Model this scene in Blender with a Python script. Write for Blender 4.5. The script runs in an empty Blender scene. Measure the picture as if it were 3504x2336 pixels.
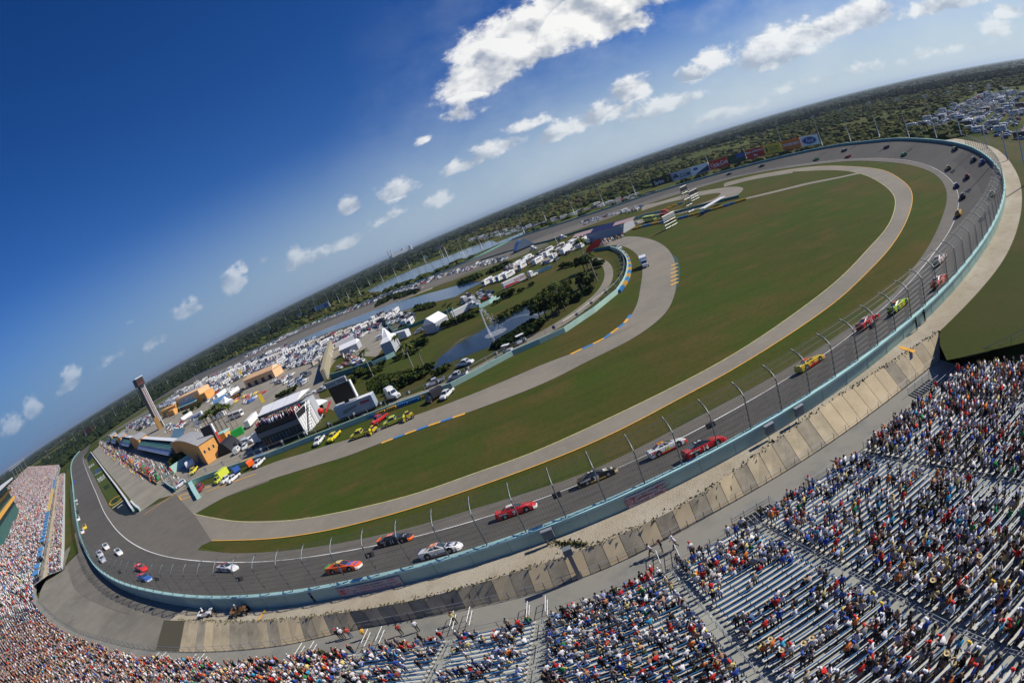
import bpy, math, random
import numpy as np
from mathutils import Vector, Matrix
from mathutils.geometry import tessellate_polygon
C = bpy.context.scene.collection
SC = bpy.context.scene
R = math.radians
rnd = random.Random(7)
# ---------------------------------------------------------------- camera, world, sun, exposure
CA, CB, CF, CH = -0.39901, 0.23650, 1838.0, 38.0
NUP = np.array([math.sin(CA)*math.cos(CB), math.cos(CA)*math.cos(CB), math.sin(CB)])
FWH = np.array([0, 0, -1.0]); FWH = FWH - NUP*(FWH @ NUP); FWH /= np.linalg.norm(FWH)
RTV = np.cross(FWH, NUP)
cam = bpy.data.cameras.new('camera')
cam_o = bpy.data.objects.new('camera', cam); C.objects.link(cam_o)
cam_o.matrix_world = Matrix([list(RTV)+[0], list(FWH)+[0], list(NUP)+[CH], [0, 0, 0, 1]])
cam.type = 'PANO'
cam.panorama_type = 'FISHEYE_EQUISOLID'
cam.sensor_width = 36.0
cam.fisheye_lens = CF/3504*36.0
cam.fisheye_fov = R(170)
cam.clip_start = 0.5; cam.clip_end = 120000
SC.camera = cam_o
SUN_AZ, SUN_EL = R(88), R(38)           # azimuth measured from +y towards +x
W = bpy.data.worlds.new('World'); SC.world = W; W.use_nodes = True
sun = bpy.data.lights.new('sun', 'SUN'); sun.energy = 5.0; sun.angle = R(0.53); sun.color = (1.0, 0.94, 0.84)
sun_o = bpy.data.objects.new('sun', sun); C.objects.link(sun_o)
SDIR = Vector((math.sin(SUN_AZ)*math.cos(SUN_EL), math.cos(SUN_AZ)*math.cos(SUN_EL), math.sin(SUN_EL)))
sun_o.rotation_euler = SDIR.to_track_quat('Z', 'Y').to_euler()
sun_o.location = (0, 0, 300)
SC.view_settings.view_transform = 'Standard'; SC.view_settings.look = 'None'
SC.view_settings.exposure = 0.0; SC.view_settings.gamma = 1.0
SC.cycles.max_bounces = 5; SC.cycles.diffuse_bounces = 2; SC.cycles.glossy_bounces = 2
SC.cycles.transparent_max_bounces = 12; SC.cycles.volume_bounces = 0
SC.cycles.use_denoising = True

def ray(px, py):
    x = px-1752.0; y = 1168.0-py; r = math.hypot(x, y)+1e-9
    th = 2*math.asin(min(1, r/(2*CF)))
    d = np.array([math.sin(th)*x/r, math.sin(th)*y/r, -math.cos(th)])
    return np.array([d @ RTV, d @ FWH, d @ NUP])
def G(px, py, z=0.0):
    """measured photo point -> real ground position in metres at height z"""
    d = ray(px, py); t = (z-CH)/d[2]
    return (t*d[0], t*d[1], z)
def Q(ox, oy, w, pts, z=0.0):
    """points read in a 2352 px wide enlargement of the photo whose corner is ox,oy and width w"""
    s = w/2352.0
    return [G(ox+p[0]*s, oy+p[1]*s, p[2] if len(p) > 2 else z) for p in pts]
def Pq(ox, oy, w, pts): s = w/2352.0; return [(ox+p[0]*s, oy+p[1]*s) for p in pts]

# ---------------------------------------------------------------- sky with cumulus
def world_nodes():
    nt = W.node_tree; N = nt.nodes; L = nt.links; N.clear()
    out = N.new('ShaderNodeOutputWorld'); bg = N.new('ShaderNodeBackground'); L.new(bg.outputs[0], out.inputs[0])
    sky = N.new('ShaderNodeTexSky'); sky.sky_type = 'NISHITA'; sky.sun_disc = False
    sky.sun_elevation = SUN_EL; sky.sun_rotation = SUN_AZ
    sky.altitude = 0; sky.air_density = 1.0; sky.dust_density = 0.2; sky.ozone_density = 2.5
    tc = N.new('ShaderNodeTexCoord'); D = tc.outputs['Generated']
    def M(op, a, b=None, c=None, cl=False):
        n = N.new('ShaderNodeMath'); n.operation = op; n.use_clamp = cl
        for i, v in enumerate((a, b, c)):
            if v is None: continue
            if isinstance(v, (int, float)): n.inputs[i].default_value = v
            else: L.new(v, n.inputs[i])
        return n.outputs[0]
    def dot(v):
        n = N.new('ShaderNodeVectorMath'); n.operation = 'DOT_PRODUCT'; L.new(D, n.inputs[0]); n.inputs[1].default_value = v
        return n.outputs['Value']
    def noise(scale, det, off=(0, 0, 0), rough=.6):
        n = N.new('ShaderNodeTexNoise'); n.inputs['Scale'].default_value = scale; n.inputs['Detail'].default_value = det
        n.inputs['Roughness'].default_value = rough
        a = N.new('ShaderNodeVectorMath'); a.operation = 'MULTIPLY_ADD'; L.new(D, a.inputs[0]); a.inputs[1].default_value = (1, 1, 1.5); a.inputs[2].default_value = off
        L.new(a.outputs[0], n.inputs['Vector']); return n.outputs['Fac']
    blobs = CLOUDS
    acc = None; accs = None
    for (px, py, ax, ay, w) in blobs:
        c = Vector(ray(px, py)); u = Vector((0, 0, 1)); r = c.cross(u).normalized(); u = r.cross(c).normalized()
        a = 1.0/(ax*1.22/1750.0); b = 1.0/(ay*1.32/1750.0)
        v1 = dot(r*a); v2 = dot(u*b)
        v2b = M('MULTIPLY', v2, M('ADD', 1.0, M('MULTIPLY', M('LESS_THAN', v2, 0.0), 0.9)))   # flatter bases
        d = M('SQRT', M('ADD', M('MULTIPLY', v1, v1), M('MULTIPLY', v2b, v2b)))
        m = M('MULTIPLY', M('SUBTRACT', 1.0, d), w)
        h = M('MULTIPLY', M('GREATER_THAN', m, -.2), M('ADD', v2, 0.0))
        acc = m if acc is None else M('SMOOTH_MAX', acc, m, .15)
        accs = M('MULTIPLY', h, 1.0) if accs is None else M('MAXIMUM', accs, h)
    n1 = noise(12, 9, rough=.58); n1a = noise(12, 4, rough=.5); n1s = noise(12, 4, tuple(v*.03 for v in SDIR), .5)
    n2 = noise(46, 6)
    f = M('ADD', acc, M('MULTIPLY', M('SUBTRACT', n1, .5), 1.9))
    f = M('ADD', f, M('MULTIPLY', M('SUBTRACT', n2, .5), .8))
    dens = N.new('ShaderNodeMapRange'); dens.interpolation_type = 'SMOOTHERSTEP'
    L.new(f, dens.inputs[0]); dens.inputs[1].default_value = .06; dens.inputs[2].default_value = .62
    # thin haze of small low cloud near the horizon on the bright side
    sep = N.new('ShaderNodeSeparateXYZ'); L.new(D, sep.inputs[0])
    # lighting: towards the sun the noise falls off -> lit side; undersides greyer
    lit = M('ADD', M('MULTIPLY', M('SUBTRACT', n1a, n1s), 4.0), M('ADD', .48, M('MULTIPLY', M('SUBTRACT', n2, .5), .5)), cl=False)
    lit = M('ADD', lit, M('MULTIPLY', accs, .55))
    lit = M('SUBTRACT', lit, M('MULTIPLY', M('MAXIMUM', M('SUBTRACT', f, .75), 0), .22), cl=True)
    ramp = N.new('ShaderNodeValToRGB'); L.new(lit, ramp.inputs[0])
    ramp.color_ramp.elements[0].position = .1; ramp.color_ramp.elements[0].color = (6.0, 6.7, 7.9, 1)
    ramp.color_ramp.elements[1].position = .95; ramp.color_ramp.elements[1].color = (14.5, 14.4, 14.0, 1)
    # distant cloud is dimmed and blued by the air: mix towards the sky with low elevation
    farm = N.new('ShaderNodeMapRange'); L.new(sep.outputs['Z'], farm.inputs[0]); farm.inputs[1].default_value = 0.0; farm.inputs[2].default_value = .17
    farm.inputs[3].default_value = .25; farm.inputs[4].default_value = 1.0
    azm = N.new('ShaderNodeMapRange'); L.new(dot(Vector((.75, .66, 0))), azm.inputs[0]); azm.inputs[1].default_value = .1; azm.inputs[2].default_value = .9
    azm.inputs[3].default_value = .55; azm.inputs[4].default_value = 1.0
    dm = M('MULTIPLY', M('MULTIPLY', dens.outputs[0], farm.outputs[0]), azm.outputs[0], cl=True)
    # veil: faint thin cloud sheet
    vn = noise(5, 6, (3, 1, 2)); veil = N.new('ShaderNodeMapRange'); L.new(vn, veil.inputs[0]); veil.inputs[1].default_value = .42; veil.inputs[2].default_value = .75
    side = N.new('ShaderNodeMapRange'); L.new(dot(Vector((.80, .60, -.35))), side.inputs[0]); side.inputs[1].default_value = .35; side.inputs[2].default_value = 1.0
    vm = M('MULTIPLY', M('MULTIPLY', veil.outputs[0], side.outputs[0]), .55)
    hs = N.new('ShaderNodeHueSaturation'); L.new(sky.outputs[0], hs.inputs['Color']); hs.inputs['Saturation'].default_value = 1.35; hs.inputs['Value'].default_value = 1.0
    tint = N.new('ShaderNodeMix'); tint.data_type = 'RGBA'; tint.blend_type = 'MULTIPLY'; tint.inputs[0].default_value = 1; L.new(hs.outputs[0], tint.inputs[6]); tint.inputs[7].default_value = (.62, .78, 1.22, 1)
    hf = N.new('ShaderNodeMapRange'); hf.interpolation_type = 'SMOOTHSTEP'; L.new(sep.outputs['Z'], hf.inputs[0]); hf.inputs[1].default_value = -.02; hf.inputs[2].default_value = .27; hf.inputs[3].default_value = .95; hf.inputs[4].default_value = 0
    sd2 = N.new('ShaderNodeMapRange'); L.new(dot(Vector((.92, .39, 0))), sd2.inputs[0]); sd2.inputs[1].default_value = -.55; sd2.inputs[2].default_value = 1.0
    hcol = N.new('ShaderNodeMix'); hcol.data_type = 'RGBA'; L.new(sd2.outputs[0], hcol.inputs[0]); hcol.inputs[6].default_value = (1.5, 3.2, 6.2, 1); hcol.inputs[7].default_value = (8.2, 9.8, 11.0, 1)
    hzm = N.new('ShaderNodeMix'); hzm.data_type = 'RGBA'; L.new(hf.outputs[0], hzm.inputs[0]); L.new(tint.outputs[2], hzm.inputs[6]); L.new(hcol.outputs[2], hzm.inputs[7])
    v1 = N.new('ShaderNodeMix'); v1.data_type = 'RGBA'; L.new(vm, v1.inputs[0]); L.new(hzm.outputs[2], v1.inputs[6]); v1.inputs[7].default_value = (9.5, 10.6, 11.6, 1)
    mx = N.new('ShaderNodeMix'); mx.data_type = 'RGBA'; L.new(dm, mx.inputs[0]); L.new(v1.outputs[2], mx.inputs[6]); L.new(ramp.outputs[0], mx.inputs[7])
    L.new(mx.outputs[2], bg.inputs[0]); bg.inputs[1].default_value = 0.068
S4 = 3504/2352
CLOUDS = [(x*S4, y*S4, a*S4, b*S4, w) for x, y, a, b, w in [
    (1330, 40, 190, 95, 1.5), (1180, 120, 120, 85, 1.4), (1110, 190, 100, 60, 1.3), (1400, 60, 110, 60, 1.0), (1060, 265, 55, 28, .8),
    (1890, 75, 190, 38, 1.15), (1980, 40, 90, 36, 1.1), (2190, 10, 130, 24, 1.0), (1770, 135, 110, 34, 1.05), (1640, 150, 50, 34, .8), (1590, 180, 50, 26, .9),
    (1450, 220, 60, 34, 1.05), (1380, 270, 110, 34, 1.1), (1530, 245, 110, 26, 1.0), (1280, 310, 60, 22, .9), (2290, 70, 50, 24, .8), (2320, 30, 60, 22, .8),
    (1210, 290, 60, 20, .7), (1130, 350, 90, 26, .75), (1060, 385, 60, 22, .8), (970, 325, 30, 16, .8),
    (920, 445, 55, 28, .95), (1010, 460, 40, 24, .8), (900, 495, 50, 20, .8), (805, 480, 26, 20, 1.0), (800, 560, 50, 20, .85),
    (540, 655, 34, 34, 1.15), (560, 620, 14, 22, .8), (680, 605, 55, 28, .9), (735, 590, 40, 20, .7), (430, 715, 34, 26, .85), (440, 690, 14, 18, .6),
    (345, 790, 26, 22, .85), (375, 775, 14, 20, .7), (265, 820, 40, 20, .6), (165, 865, 30, 24, .8), (155, 890, 40, 18, .8), (75, 940, 24, 26, .85), (25, 985, 34, 26, .85),
    (295, 742, 16, 8, .6), (610, 600, 30, 14, .5), (1680, 260, 110, 16, .6), (1900, 180, 160, 16, .55), (2150, 120, 160, 18, .5)]]
world_nodes()
W.cycles.sampling_method = 'NONE'

# ---------------------------------------------------------------- tags
def tag(o, label=None, cat=None, group=None, kind=None):
    if label: o['label'] = label
    if cat: o['category'] = cat
    if group: o['group'] = group
    if kind: o['kind'] = kind
    return o
def empty(name, loc=(0, 0, 0), rz=0.0, label=None, cat=None, group=None, scale=None):
    o = bpy.data.objects.new(name, None); C.objects.link(o); o.location = loc; o.rotation_euler = (0, 0, rz); o.empty_display_size = .3
    if scale: o.scale = (scale,)*3
    return tag(o, label, cat, group)
def copy_tree(o, parent=None):
    c = o.copy(); C.objects.link(c)
    if parent is not None: c.parent = parent
    for ch in list(KIDS.get(o.name, [])):
        copy_tree(ch, c)
    return c
KIDS = {}
ORD = 'first second third fourth fifth sixth seventh eighth ninth tenth eleventh twelfth thirteenth fourteenth fifteenth sixteenth seventeenth eighteenth nineteenth twentieth'.split()
ORD += ['twenty-'+w for w in ORD[:9]]+['thirtieth']+['thirty-'+w for w in ORD[:9]]+['fortieth']+['forty-'+w for w in ORD[:9]]

# ---------------------------------------------------------------- materials
MATS = {}
def mat(name, col, rough=.7, metal=0.0, vary=0.0, vscale=1.0, spec=.3, col2=None, bump=0.0, alpha=None, emis=None, det=6, coat=0, w=(.35, .65)):
    if name in MATS: return MATS[name]
    m = bpy.data.materials.new(name); m.use_nodes = True; nt = m.node_tree; b = nt.nodes['Principled BSDF']
    b.inputs['Roughness'].default_value = rough; b.inputs['Metallic'].default_value = metal
    b.inputs['Specular IOR Level'].default_value = spec
    if coat: b.inputs['Coat Weight'].default_value = coat
    c4 = lambda c: tuple(c[:3])+(1,)
    src = None
    if col == 'obj':
        n = nt.nodes.new('ShaderNodeObjectInfo'); src = n.outputs['Color']
    elif col == 'attr':
        n = nt.nodes.new('ShaderNodeVertexColor'); n.layer_name = 'Col'; src = n.outputs['Color']
    else:
        b.inputs['Base Color'].default_value = c4(col)
    if vary or col2 is not None:
        tc = nt.nodes.new('ShaderNodeTexCoord'); nz = nt.nodes.new('ShaderNodeTexNoise')
        nz.inputs['Scale'].default_value = vscale; nz.inputs['Detail'].default_value = det; nz.inputs['Roughness'].default_value = .65
        nt.links.new(tc.outputs['Object'], nz.inputs['Vector'])
        mr = nt.nodes.new('ShaderNodeMapRange'); nt.links.new(nz.outputs['Fac'], mr.inputs[0]); mr.inputs[1].default_value = w[0]; mr.inputs[2].default_value = w[1]
        mx = nt.nodes.new('ShaderNodeMix'); mx.data_type = 'RGBA'; nt.links.new(mr.outputs[0], mx.inputs[0])
        if src is not None:
            mul = nt.nodes.new('ShaderNodeMix'); mul.data_type = 'RGBA'; mul.blend_type = 'MULTIPLY'; mul.inputs[0].default_value = 1
            nt.links.new(src, mul.inputs[6]); mul.inputs[7].default_value = (1-vary,)*3+(1,)
            nt.links.new(src, mx.inputs[6]); nt.links.new(mul.outputs[2], mx.inputs[7])
        else:
            a = np.array(col[:3])
            mx.inputs[6].default_value = c4(a*(1-vary) if col2 is None else a); mx.inputs[7].default_value = c4(np.minimum(a*(1+vary), 1) if col2 is None else col2)
        src = mx.outputs[2]
        if bump:
            bp = nt.nodes.new('ShaderNodeBump'); bp.inputs['Strength'].default_value = bump; bp.inputs['Distance'].default_value = .3
            nt.links.new(nz.outputs['Fac'], bp.inputs['Height']); nt.links.new(bp.outputs[0], b.inputs['Normal'])
    if src is not None: nt.links.new(src, b.inputs['Base Color'])
    if alpha is not None: b.inputs['Alpha'].default_value = alpha
    if emis: b.inputs['Emission Color'].default_value = c4(emis[0]); b.inputs['Emission Strength'].default_value = emis[1]
    MATS[name] = m; return m
def layered(name, base, layers, rough=.9, spec=.15, bump=0, stretch=None):
    """procedural ground: base colour plus (colour, noise scale, lo, hi, strength) layers"""
    m = bpy.data.materials.new(name); m.use_nodes = True; nt = m.node_tree; b = nt.nodes['Principled BSDF']; L = nt.links
    b.inputs['Roughness'].default_value = rough; b.inputs['Specular IOR Level'].default_value = spec
    tc = nt.nodes.new('ShaderNodeTexCoord'); cur = None; nz = None
    vec = tc.outputs['Object']
    if stretch:
        mp = nt.nodes.new('ShaderNodeMapping'); mp.inputs['Rotation'].default_value = (0, 0, stretch[0]); mp.inputs['Scale'].default_value = (stretch[1], stretch[2], 1)
        L.new(vec, mp.inputs[0]); svec = mp.outputs[0]
    for i, ly in enumerate(layers):
        col, sc, lo, hi, st = ly[:5]; st_ = len(ly) > 5 and ly[5]
        nz = nt.nodes.new('ShaderNodeTexNoise'); nz.inputs['Scale'].default_value = sc; nz.inputs['Detail'].default_value = 7; nz.inputs['Roughness'].default_value = .62
        L.new(svec if st_ else vec, nz.inputs['Vector'])
        mr = nt.nodes.new('ShaderNodeMapRange'); L.new(nz.outputs['Fac'], mr.inputs[0]); mr.inputs[1].default_value = lo; mr.inputs[2].default_value = hi; mr.inputs[4].default_value = st
        mx = nt.nodes.new('ShaderNodeMix'); mx.data_type = 'RGBA'; L.new(mr.outputs[0], mx.inputs[0])
        if cur is None: mx.inputs[6].default_value = tuple(base)+(1,)
        else: L.new(cur, mx.inputs[6])
        mx.inputs[7].default_value = tuple(col)+(1,); cur = mx.outputs[2]
    L.new(cur, b.inputs['Base Color'])
    if bump:
        bp = nt.nodes.new('ShaderNodeBump'); bp.inputs['Strength'].default_value = bump; bp.inputs['Distance'].default_value = .5
        L.new(nz.outputs['Fac'], bp.inputs['Height']); L.new(bp.outputs[0], b.inputs['Normal'])
    MATS[name] = m; return m

# ---------------------------------------------------------------- mesh builder
class MB:
    def __init__(s): s.v = []; s.f = []; s.mi = []; s.mats = []; s.col = []; s.n = 0
    def m(s, mt):
        if mt not in s.mats: s.mats.append(mt)
        return s.mats.index(mt)
    def add(s, verts, faces, mt, col=None):
        i = s.m(mt); o = s.n
        s.v += [tuple(float(c) for c in v) for v in verts]; s.n += len(verts)
        for f in faces: s.f.append(tuple(o+k for k in f)); s.mi.append(i); s.col.append(col)
        return s
    def box(s, c, size, mt, rz=0.0, col=None, M=None, taper=1.0):
        sx, sy, sz = size[0]/2, size[1]/2, size[2]/2; ca, sa = math.cos(rz), math.sin(rz); vs = []
        for z in (-sz, sz):
            t = taper if z > 0 else 1
            for x, y in ((-sx, -sy), (sx, -sy), (sx, sy), (-sx, sy)):
                x *= t; y *= t
                vs.append((c[0]+x*ca-y*sa, c[1]+x*sa+y*ca, c[2]+z))
        if M is not None: vs = [M @ Vector(v) for v in vs]
        return s.add(vs, [(0, 3, 2, 1), (4, 5, 6, 7), (0, 1, 5, 4), (1, 2, 6, 5), (2, 3, 7, 6), (3, 0, 4, 7)], mt, col)
    def tube(s, pts, r, mt, n=6, r2=None, caps=True, col=None):
        pts = [Vector(p) for p in pts]; vs = []; fs = []; K = len(pts)
        for i, p in enumerate(pts):
            d = (pts[min(i+1, K-1)]-pts[max(i-1, 0)]).normalized()
            a = Vector((0, 0, 1)) if abs(d.z) < .9 else Vector((1, 0, 0)); u = d.cross(a).normalized(); w = d.cross(u)
            rr = r if r2 is None else r+(r2-r)*i/(K-1)
            for k in range(n):
                t = 2*math.pi*k/n; vs.append(p+u*math.cos(t)*rr+w*math.sin(t)*rr)
        for i in range(K-1):
            for k in range(n): fs.append((i*n+k, i*n+(k+1) % n, (i+1)*n+(k+1) % n, (i+1)*n+k))
        if caps: fs.append(tuple(range(n))); fs.append(tuple((K-1)*n+k for k in reversed(range(n))))
        return s.add(vs, fs, mt, col)
    def strip(s, A, B, mt, flip=False, col=None):
        n = len(A); fs = [(i, i+1, n+i+1, n+i) for i in range(n-1)]
        if flip: fs = [f[::-1] for f in fs]
        return s.add(list(A)+list(B), fs, mt, col)
    def poly(s, P, mt, col=None):
        vs = [Vector(p) for p in P]; tr = tessellate_polygon([[Vector((p.x, p.y, 0)) for p in vs]])
        fs = []
        for t in tr:
            a, b, c = (vs[k] for k in t)
            fs.append(tuple(t) if (b-a).cross(c-a).z > 0 else tuple(t[::-1]))
        return s.add(vs, fs, mt, col)
    def prism(s, P, z0, z1, mt, mtop=None, col=None):
        n = len(P); ar = sum(P[i][0]*P[(i+1) % n][1]-P[(i+1) % n][0]*P[i][1] for i in range(n))
        if ar < 0: P = P[::-1]
        s.add([(p[0], p[1], z0) for p in P]+[(p[0], p[1], z1) for p in P], [(i, (i+1) % n, n+(i+1) % n, n+i) for i in range(n)], mt, col)
        return s.poly([(p[0], p[1], z1) for p in P], mtop or mt, col)
    def sphere(s, c, r, mt, n=8, m=5, col=None, sz=1.0):
        vs = []; fs = []
        for j in range(m+1):
            ph = math.pi*j/m
            for k in range(n): t = 2*math.pi*k/n; vs.append((c[0]+r*math.sin(ph)*math.cos(t), c[1]+r*math.sin(ph)*math.sin(t), c[2]+r*sz*math.cos(ph)))
        for j in range(m):
            for k in range(n): fs.append((j*n+k, (j+1)*n+k, (j+1)*n+(k+1) % n, j*n+(k+1) % n))
        return s.add(vs, fs, mt, col)
    def mesh(s, name, smooth=False):
        me = bpy.data.meshes.new(name); me.from_pydata(s.v, [], s.f)
        for mt in s.mats: me.materials.append(mt)
        me.polygons.foreach_set('material_index', s.mi)
        if any(c is not None for c in s.col):
            ca = me.color_attributes.new('Col', 'FLOAT_COLOR', 'CORNER'); arr = []
            for f, c in zip(s.f, s.col): arr += (list(c[:3])+[1])*len(f) if c is not None else [1, 1, 1, 1]*len(f)
            ca.data.foreach_set('color', arr)
        if smooth: me.polygons.foreach_set('use_smooth', [True]*len(s.f))
        me.update(); return me
    def build(s, name, parent=None, smooth=False, label=None, cat=None, group=None, kind=None):
        o = bpy.data.objects.new(name, s.mesh(name, smooth)); C.objects.link(o)
        if parent is not None: adopt(o, parent)
        return tag(o, label, cat, group, kind)
def adopt(o, parent): o.parent = parent; KIDS.setdefault(parent.name, []).append(o)
def obj(name, me, parent=None, loc=(0, 0, 0), rz=0.0, **k):
    o = bpy.data.objects.new(name, me); C.objects.link(o); o.location = loc; o.rotation_euler = (0, 0, rz)
    if parent is not None: adopt(o, parent)
    return tag(o, **k) if k else o
def catmull(P, step=None, n=None):
    """smooth curve through points, resampled evenly (tuples of any length)"""
    P = [np.array(p, float) for p in P]; out = []
    for i in range(len(P)-1):
        a = P[max(i-1, 0)]; b = P[i]; c = P[i+1]; d = P[min(i+2, len(P)-1)]
        if i == 0: a = 2*b-c
        if i+2 > len(P)-1: d = 2*c-b
        L1, L2, L3 = (max(np.linalg.norm((q-p)[:2]), 1e-6)**.5 for p, q in ((a, b), (b, c), (c, d)))
        m1 = ((b-a)/L1-(c-a)/(L1+L2)+(c-b)/L2)*L2; m2 = ((c-b)/L2-(d-b)/(L2+L3)+(d-c)/L3)*L2
        for k in range(16):
            t = k/16; out.append((2*t**3-3*t*t+1)*b+(t**3-2*t*t+t)*m1+(-2*t**3+3*t*t)*c+(t**3-t*t)*m2)
    out.append(P[-1]); A = np.array(out); s = np.concatenate([[0], np.cumsum(np.linalg.norm(np.diff(A[:, :2], axis=0), axis=1))])
    if n is None: n = max(2, int(s[-1]/step)+1)
    t = np.linspace(0, s[-1], n)
    return np.stack([np.interp(t, s, A[:, k]) for k in range(A.shape[1])], 1)
def smooth(A, it=3):
    A = A.copy()
    for _ in range(it): A[1:-1] = .25*A[:-2]+.5*A[1:-1]+.25*A[2:]
    return A
def nrm(A):
    """left-hand normals of a curve in plan"""
    d = np.gradient(A[:, :2], axis=0); d /= np.linalg.norm(d, axis=1)[:, None]+1e-9
    return np.stack([-d[:, 1], d[:, 0]], 1)
def nearest(A, B):
    """for each row of A the closest row of B (index)"""
    d = ((A[:, None, :2]-B[None, :, :2])**2).sum(2)
    return d.argmin(1)
def match(A, B, fa=(0, 1), win=.12):
    """like nearest, but only among rows at a similar fraction of the way along; forced to advance"""
    n = len(A); k = len(B); fr = np.arange(n)/(n-1)*(fa[1]-fa[0])+fa[0]
    d = ((A[:, None, :2]-B[None, :, :2])**2).sum(2); fb = np.arange(k)/(k-1)
    d = np.where(np.abs(fr[:, None]-fb[None, :]) > win, 1e12, d); ix = d.argmin(1)
    return np.maximum.accumulate(ix)
def text(name, s, size, mt, parent=None, ext=0.0, M=None, align='CENTER', loc=None, sx=1.0, shear=0, bold=0):
    cu = bpy.data.curves.new(name, 'FONT'); cu.body = s; cu.size = size; cu.align_x = align; cu.align_y = 'CENTER'; cu.extrude = ext
    cu.resolution_u = 2; cu.shear = shear; cu.offset = bold
    tmp = bpy.data.objects.new('tmp', cu); me = bpy.data.meshes.new_from_object(tmp); bpy.data.objects.remove(tmp); bpy.data.curves.remove(cu)
    me.name = name; me.materials.clear(); me.materials.append(mt)
    if sx != 1: me.transform(Matrix.Diagonal((sx, 1, 1, 1)))
    if M is not None: me.transform(M)
    o = bpy.data.objects.new(name, me); C.objects.link(o)
    if loc: o.location = loc
    if parent is not None: adopt(o, parent)
    return o
def inside(P, x, y):
    c = False; n = len(P); j = n-1
    for i in range(n):
        if (P[i][1] > y) != (P[j][1] > y) and x < (P[j][0]-P[i][0])*(y-P[i][1])/(P[j][1]-P[i][1])+P[i][0]: c = not c
        j = i
    return c
# ================================================================ SETTING
asph = layered('asphalt_track', (.150, .135, .108), [((.18, .162, .13), .02, .4, .6, .7), ((.110, .10, .082), .25, .45, .7, .55, True), ((.20, .182, .148), 1.5, .5, .8, .35)], .82, .25, stretch=(0, 1, 1))
asph_dark = layered('asphalt_banking', (.095, .088, .074), [((.122, .112, .092), .03, .4, .6, .7), ((.070, .066, .057), .5, .45, .7, .6)], .8, .25)
conc = layered('road_concrete', (.27, .24, .185), [((.21, .19, .15), .05, .4, .62, .8), ((.32, .29, .23), .6, .5, .75, .5)], .85, .2)
conc_pale = layered('pit_concrete', (.31, .28, .215), [((.23, .21, .165), .08, .4, .62, .8), ((.31, .295, .25), .8, .5, .75, .5)], .85, .2)
grass = layered('turf', (.060, .070, .013), [((.100, .074, .020), .011, .42, .60, .85), ((.050, .080, .010), .028, .44, .60, .85), ((.115, .080, .026), .075, .50, .68, .65), ((.040, .062, .010), .16, .48, .66, .6, True), ((.032, .042, .010), .9, .5, .8, .55)], .95, .1, .3, stretch=(.9, .25, 1.6))
grass2 = layered('turf_dry', (.050, .060, .014), [((.085, .066, .024), .05, .42, .62, .8), ((.036, .058, .010), .2, .5, .7, .6), ((.10, .08, .035), .6, .6, .8, .5)], .95, .1, .25)
wet = layered('wetland_scrub', (.085, .100, .022), [((.030, .046, .010), .004, .42, .6, .8), ((.13, .125, .035), .010, .5, .68, .75), ((.035, .055, .012), .035, .52, .66, .85), ((.075, .075, .026), .09, .55, .75, .5), ((.03, .045, .012), .22, .56, .72, .75)], .95, .05, .6)
gravel = layered('gravel', (.42, .36, .26), [((.52, .47, .37), .12, .4, .65, .8), ((.30, .25, .17), .5, .5, .75, .6), ((.25, .21, .14), 3.0, .55, .75, .55), ((.6, .56, .46), 7.0, .6, .8, .5)], .95, .1, .4)
paint_w = mat('white_paint', (.78, .77, .73), .6, vary=.12, vscale=1)
paint_y = mat('yellow_paint', (.80, .42, .06), .6, vary=.12, vscale=1)
paint_py = mat('pale_yellow_paint', (.55, .50, .22), .6, vary=.2, vscale=1)
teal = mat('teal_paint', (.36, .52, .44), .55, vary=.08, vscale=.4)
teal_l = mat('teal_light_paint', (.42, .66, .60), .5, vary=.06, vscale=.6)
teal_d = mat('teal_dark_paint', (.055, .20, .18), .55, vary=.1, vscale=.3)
steel = mat('galvanised_steel', (.42, .44, .44), .45, .5, vary=.1, vscale=3)
dsteel = mat('dark_steel', (.08, .09, .10), .5, .4)
white = mat('white_coat', (.78, .78, .77), .45, vary=.05, vscale=.7)
black = mat('black_rubber', (.015, .015, .016), .7)
dark = mat('dark_plastic', (.03, .03, .033), .5)
orange = mat('orange_stucco', (.78, .38, .11), .8, vary=.07, vscale=.5)
peach = mat('peach_stucco', (.80, .50, .27), .8, vary=.07, vscale=.5)
roofg = mat('grey_roof', (.38, .38, .37), .7, vary=.1, vscale=.6)
glass = mat('window_glass', (.03, .05, .07), .12, spec=.6)
yellow = mat('yellow_coat', (.72, .50, .04), .5)
lime = mat('lime_coat', (.62, .68, .06), .45)
red = mat('red_coat', (.55, .03, .02), .45)
blue = mat('blue_coat', (.04, .12, .42), .5)
rimm = mat('alloy', (.5, .5, .5), .35, .8)
skinm = mat('skin', (.45, .26, .17), .7)

def water_mat(name, col, r=.12, sc=.9, strength=.18):
    m = mat(name, col, r, spec=.22); nt = m.node_tree; tc = nt.nodes.new('ShaderNodeTexCoord'); nz = nt.nodes.new('ShaderNodeTexNoise'); nz.inputs['Scale'].default_value = sc; nz.inputs['Detail'].default_value = 4
    nt.links.new(tc.outputs['Object'], nz.inputs['Vector']); bp = nt.nodes.new('ShaderNodeBump'); bp.inputs['Strength'].default_value = strength; bp.inputs['Distance'].default_value = .25
    nt.links.new(nz.outputs['Fac'], bp.inputs['Height']); nt.links.new(bp.outputs[0], nt.nodes['Principled BSDF'].inputs['Normal']); return m
water_b = water_mat('lake_water', (.010, .035, .085))
water_d = water_mat('pond_water', (.008, .016, .022), .15)

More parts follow.
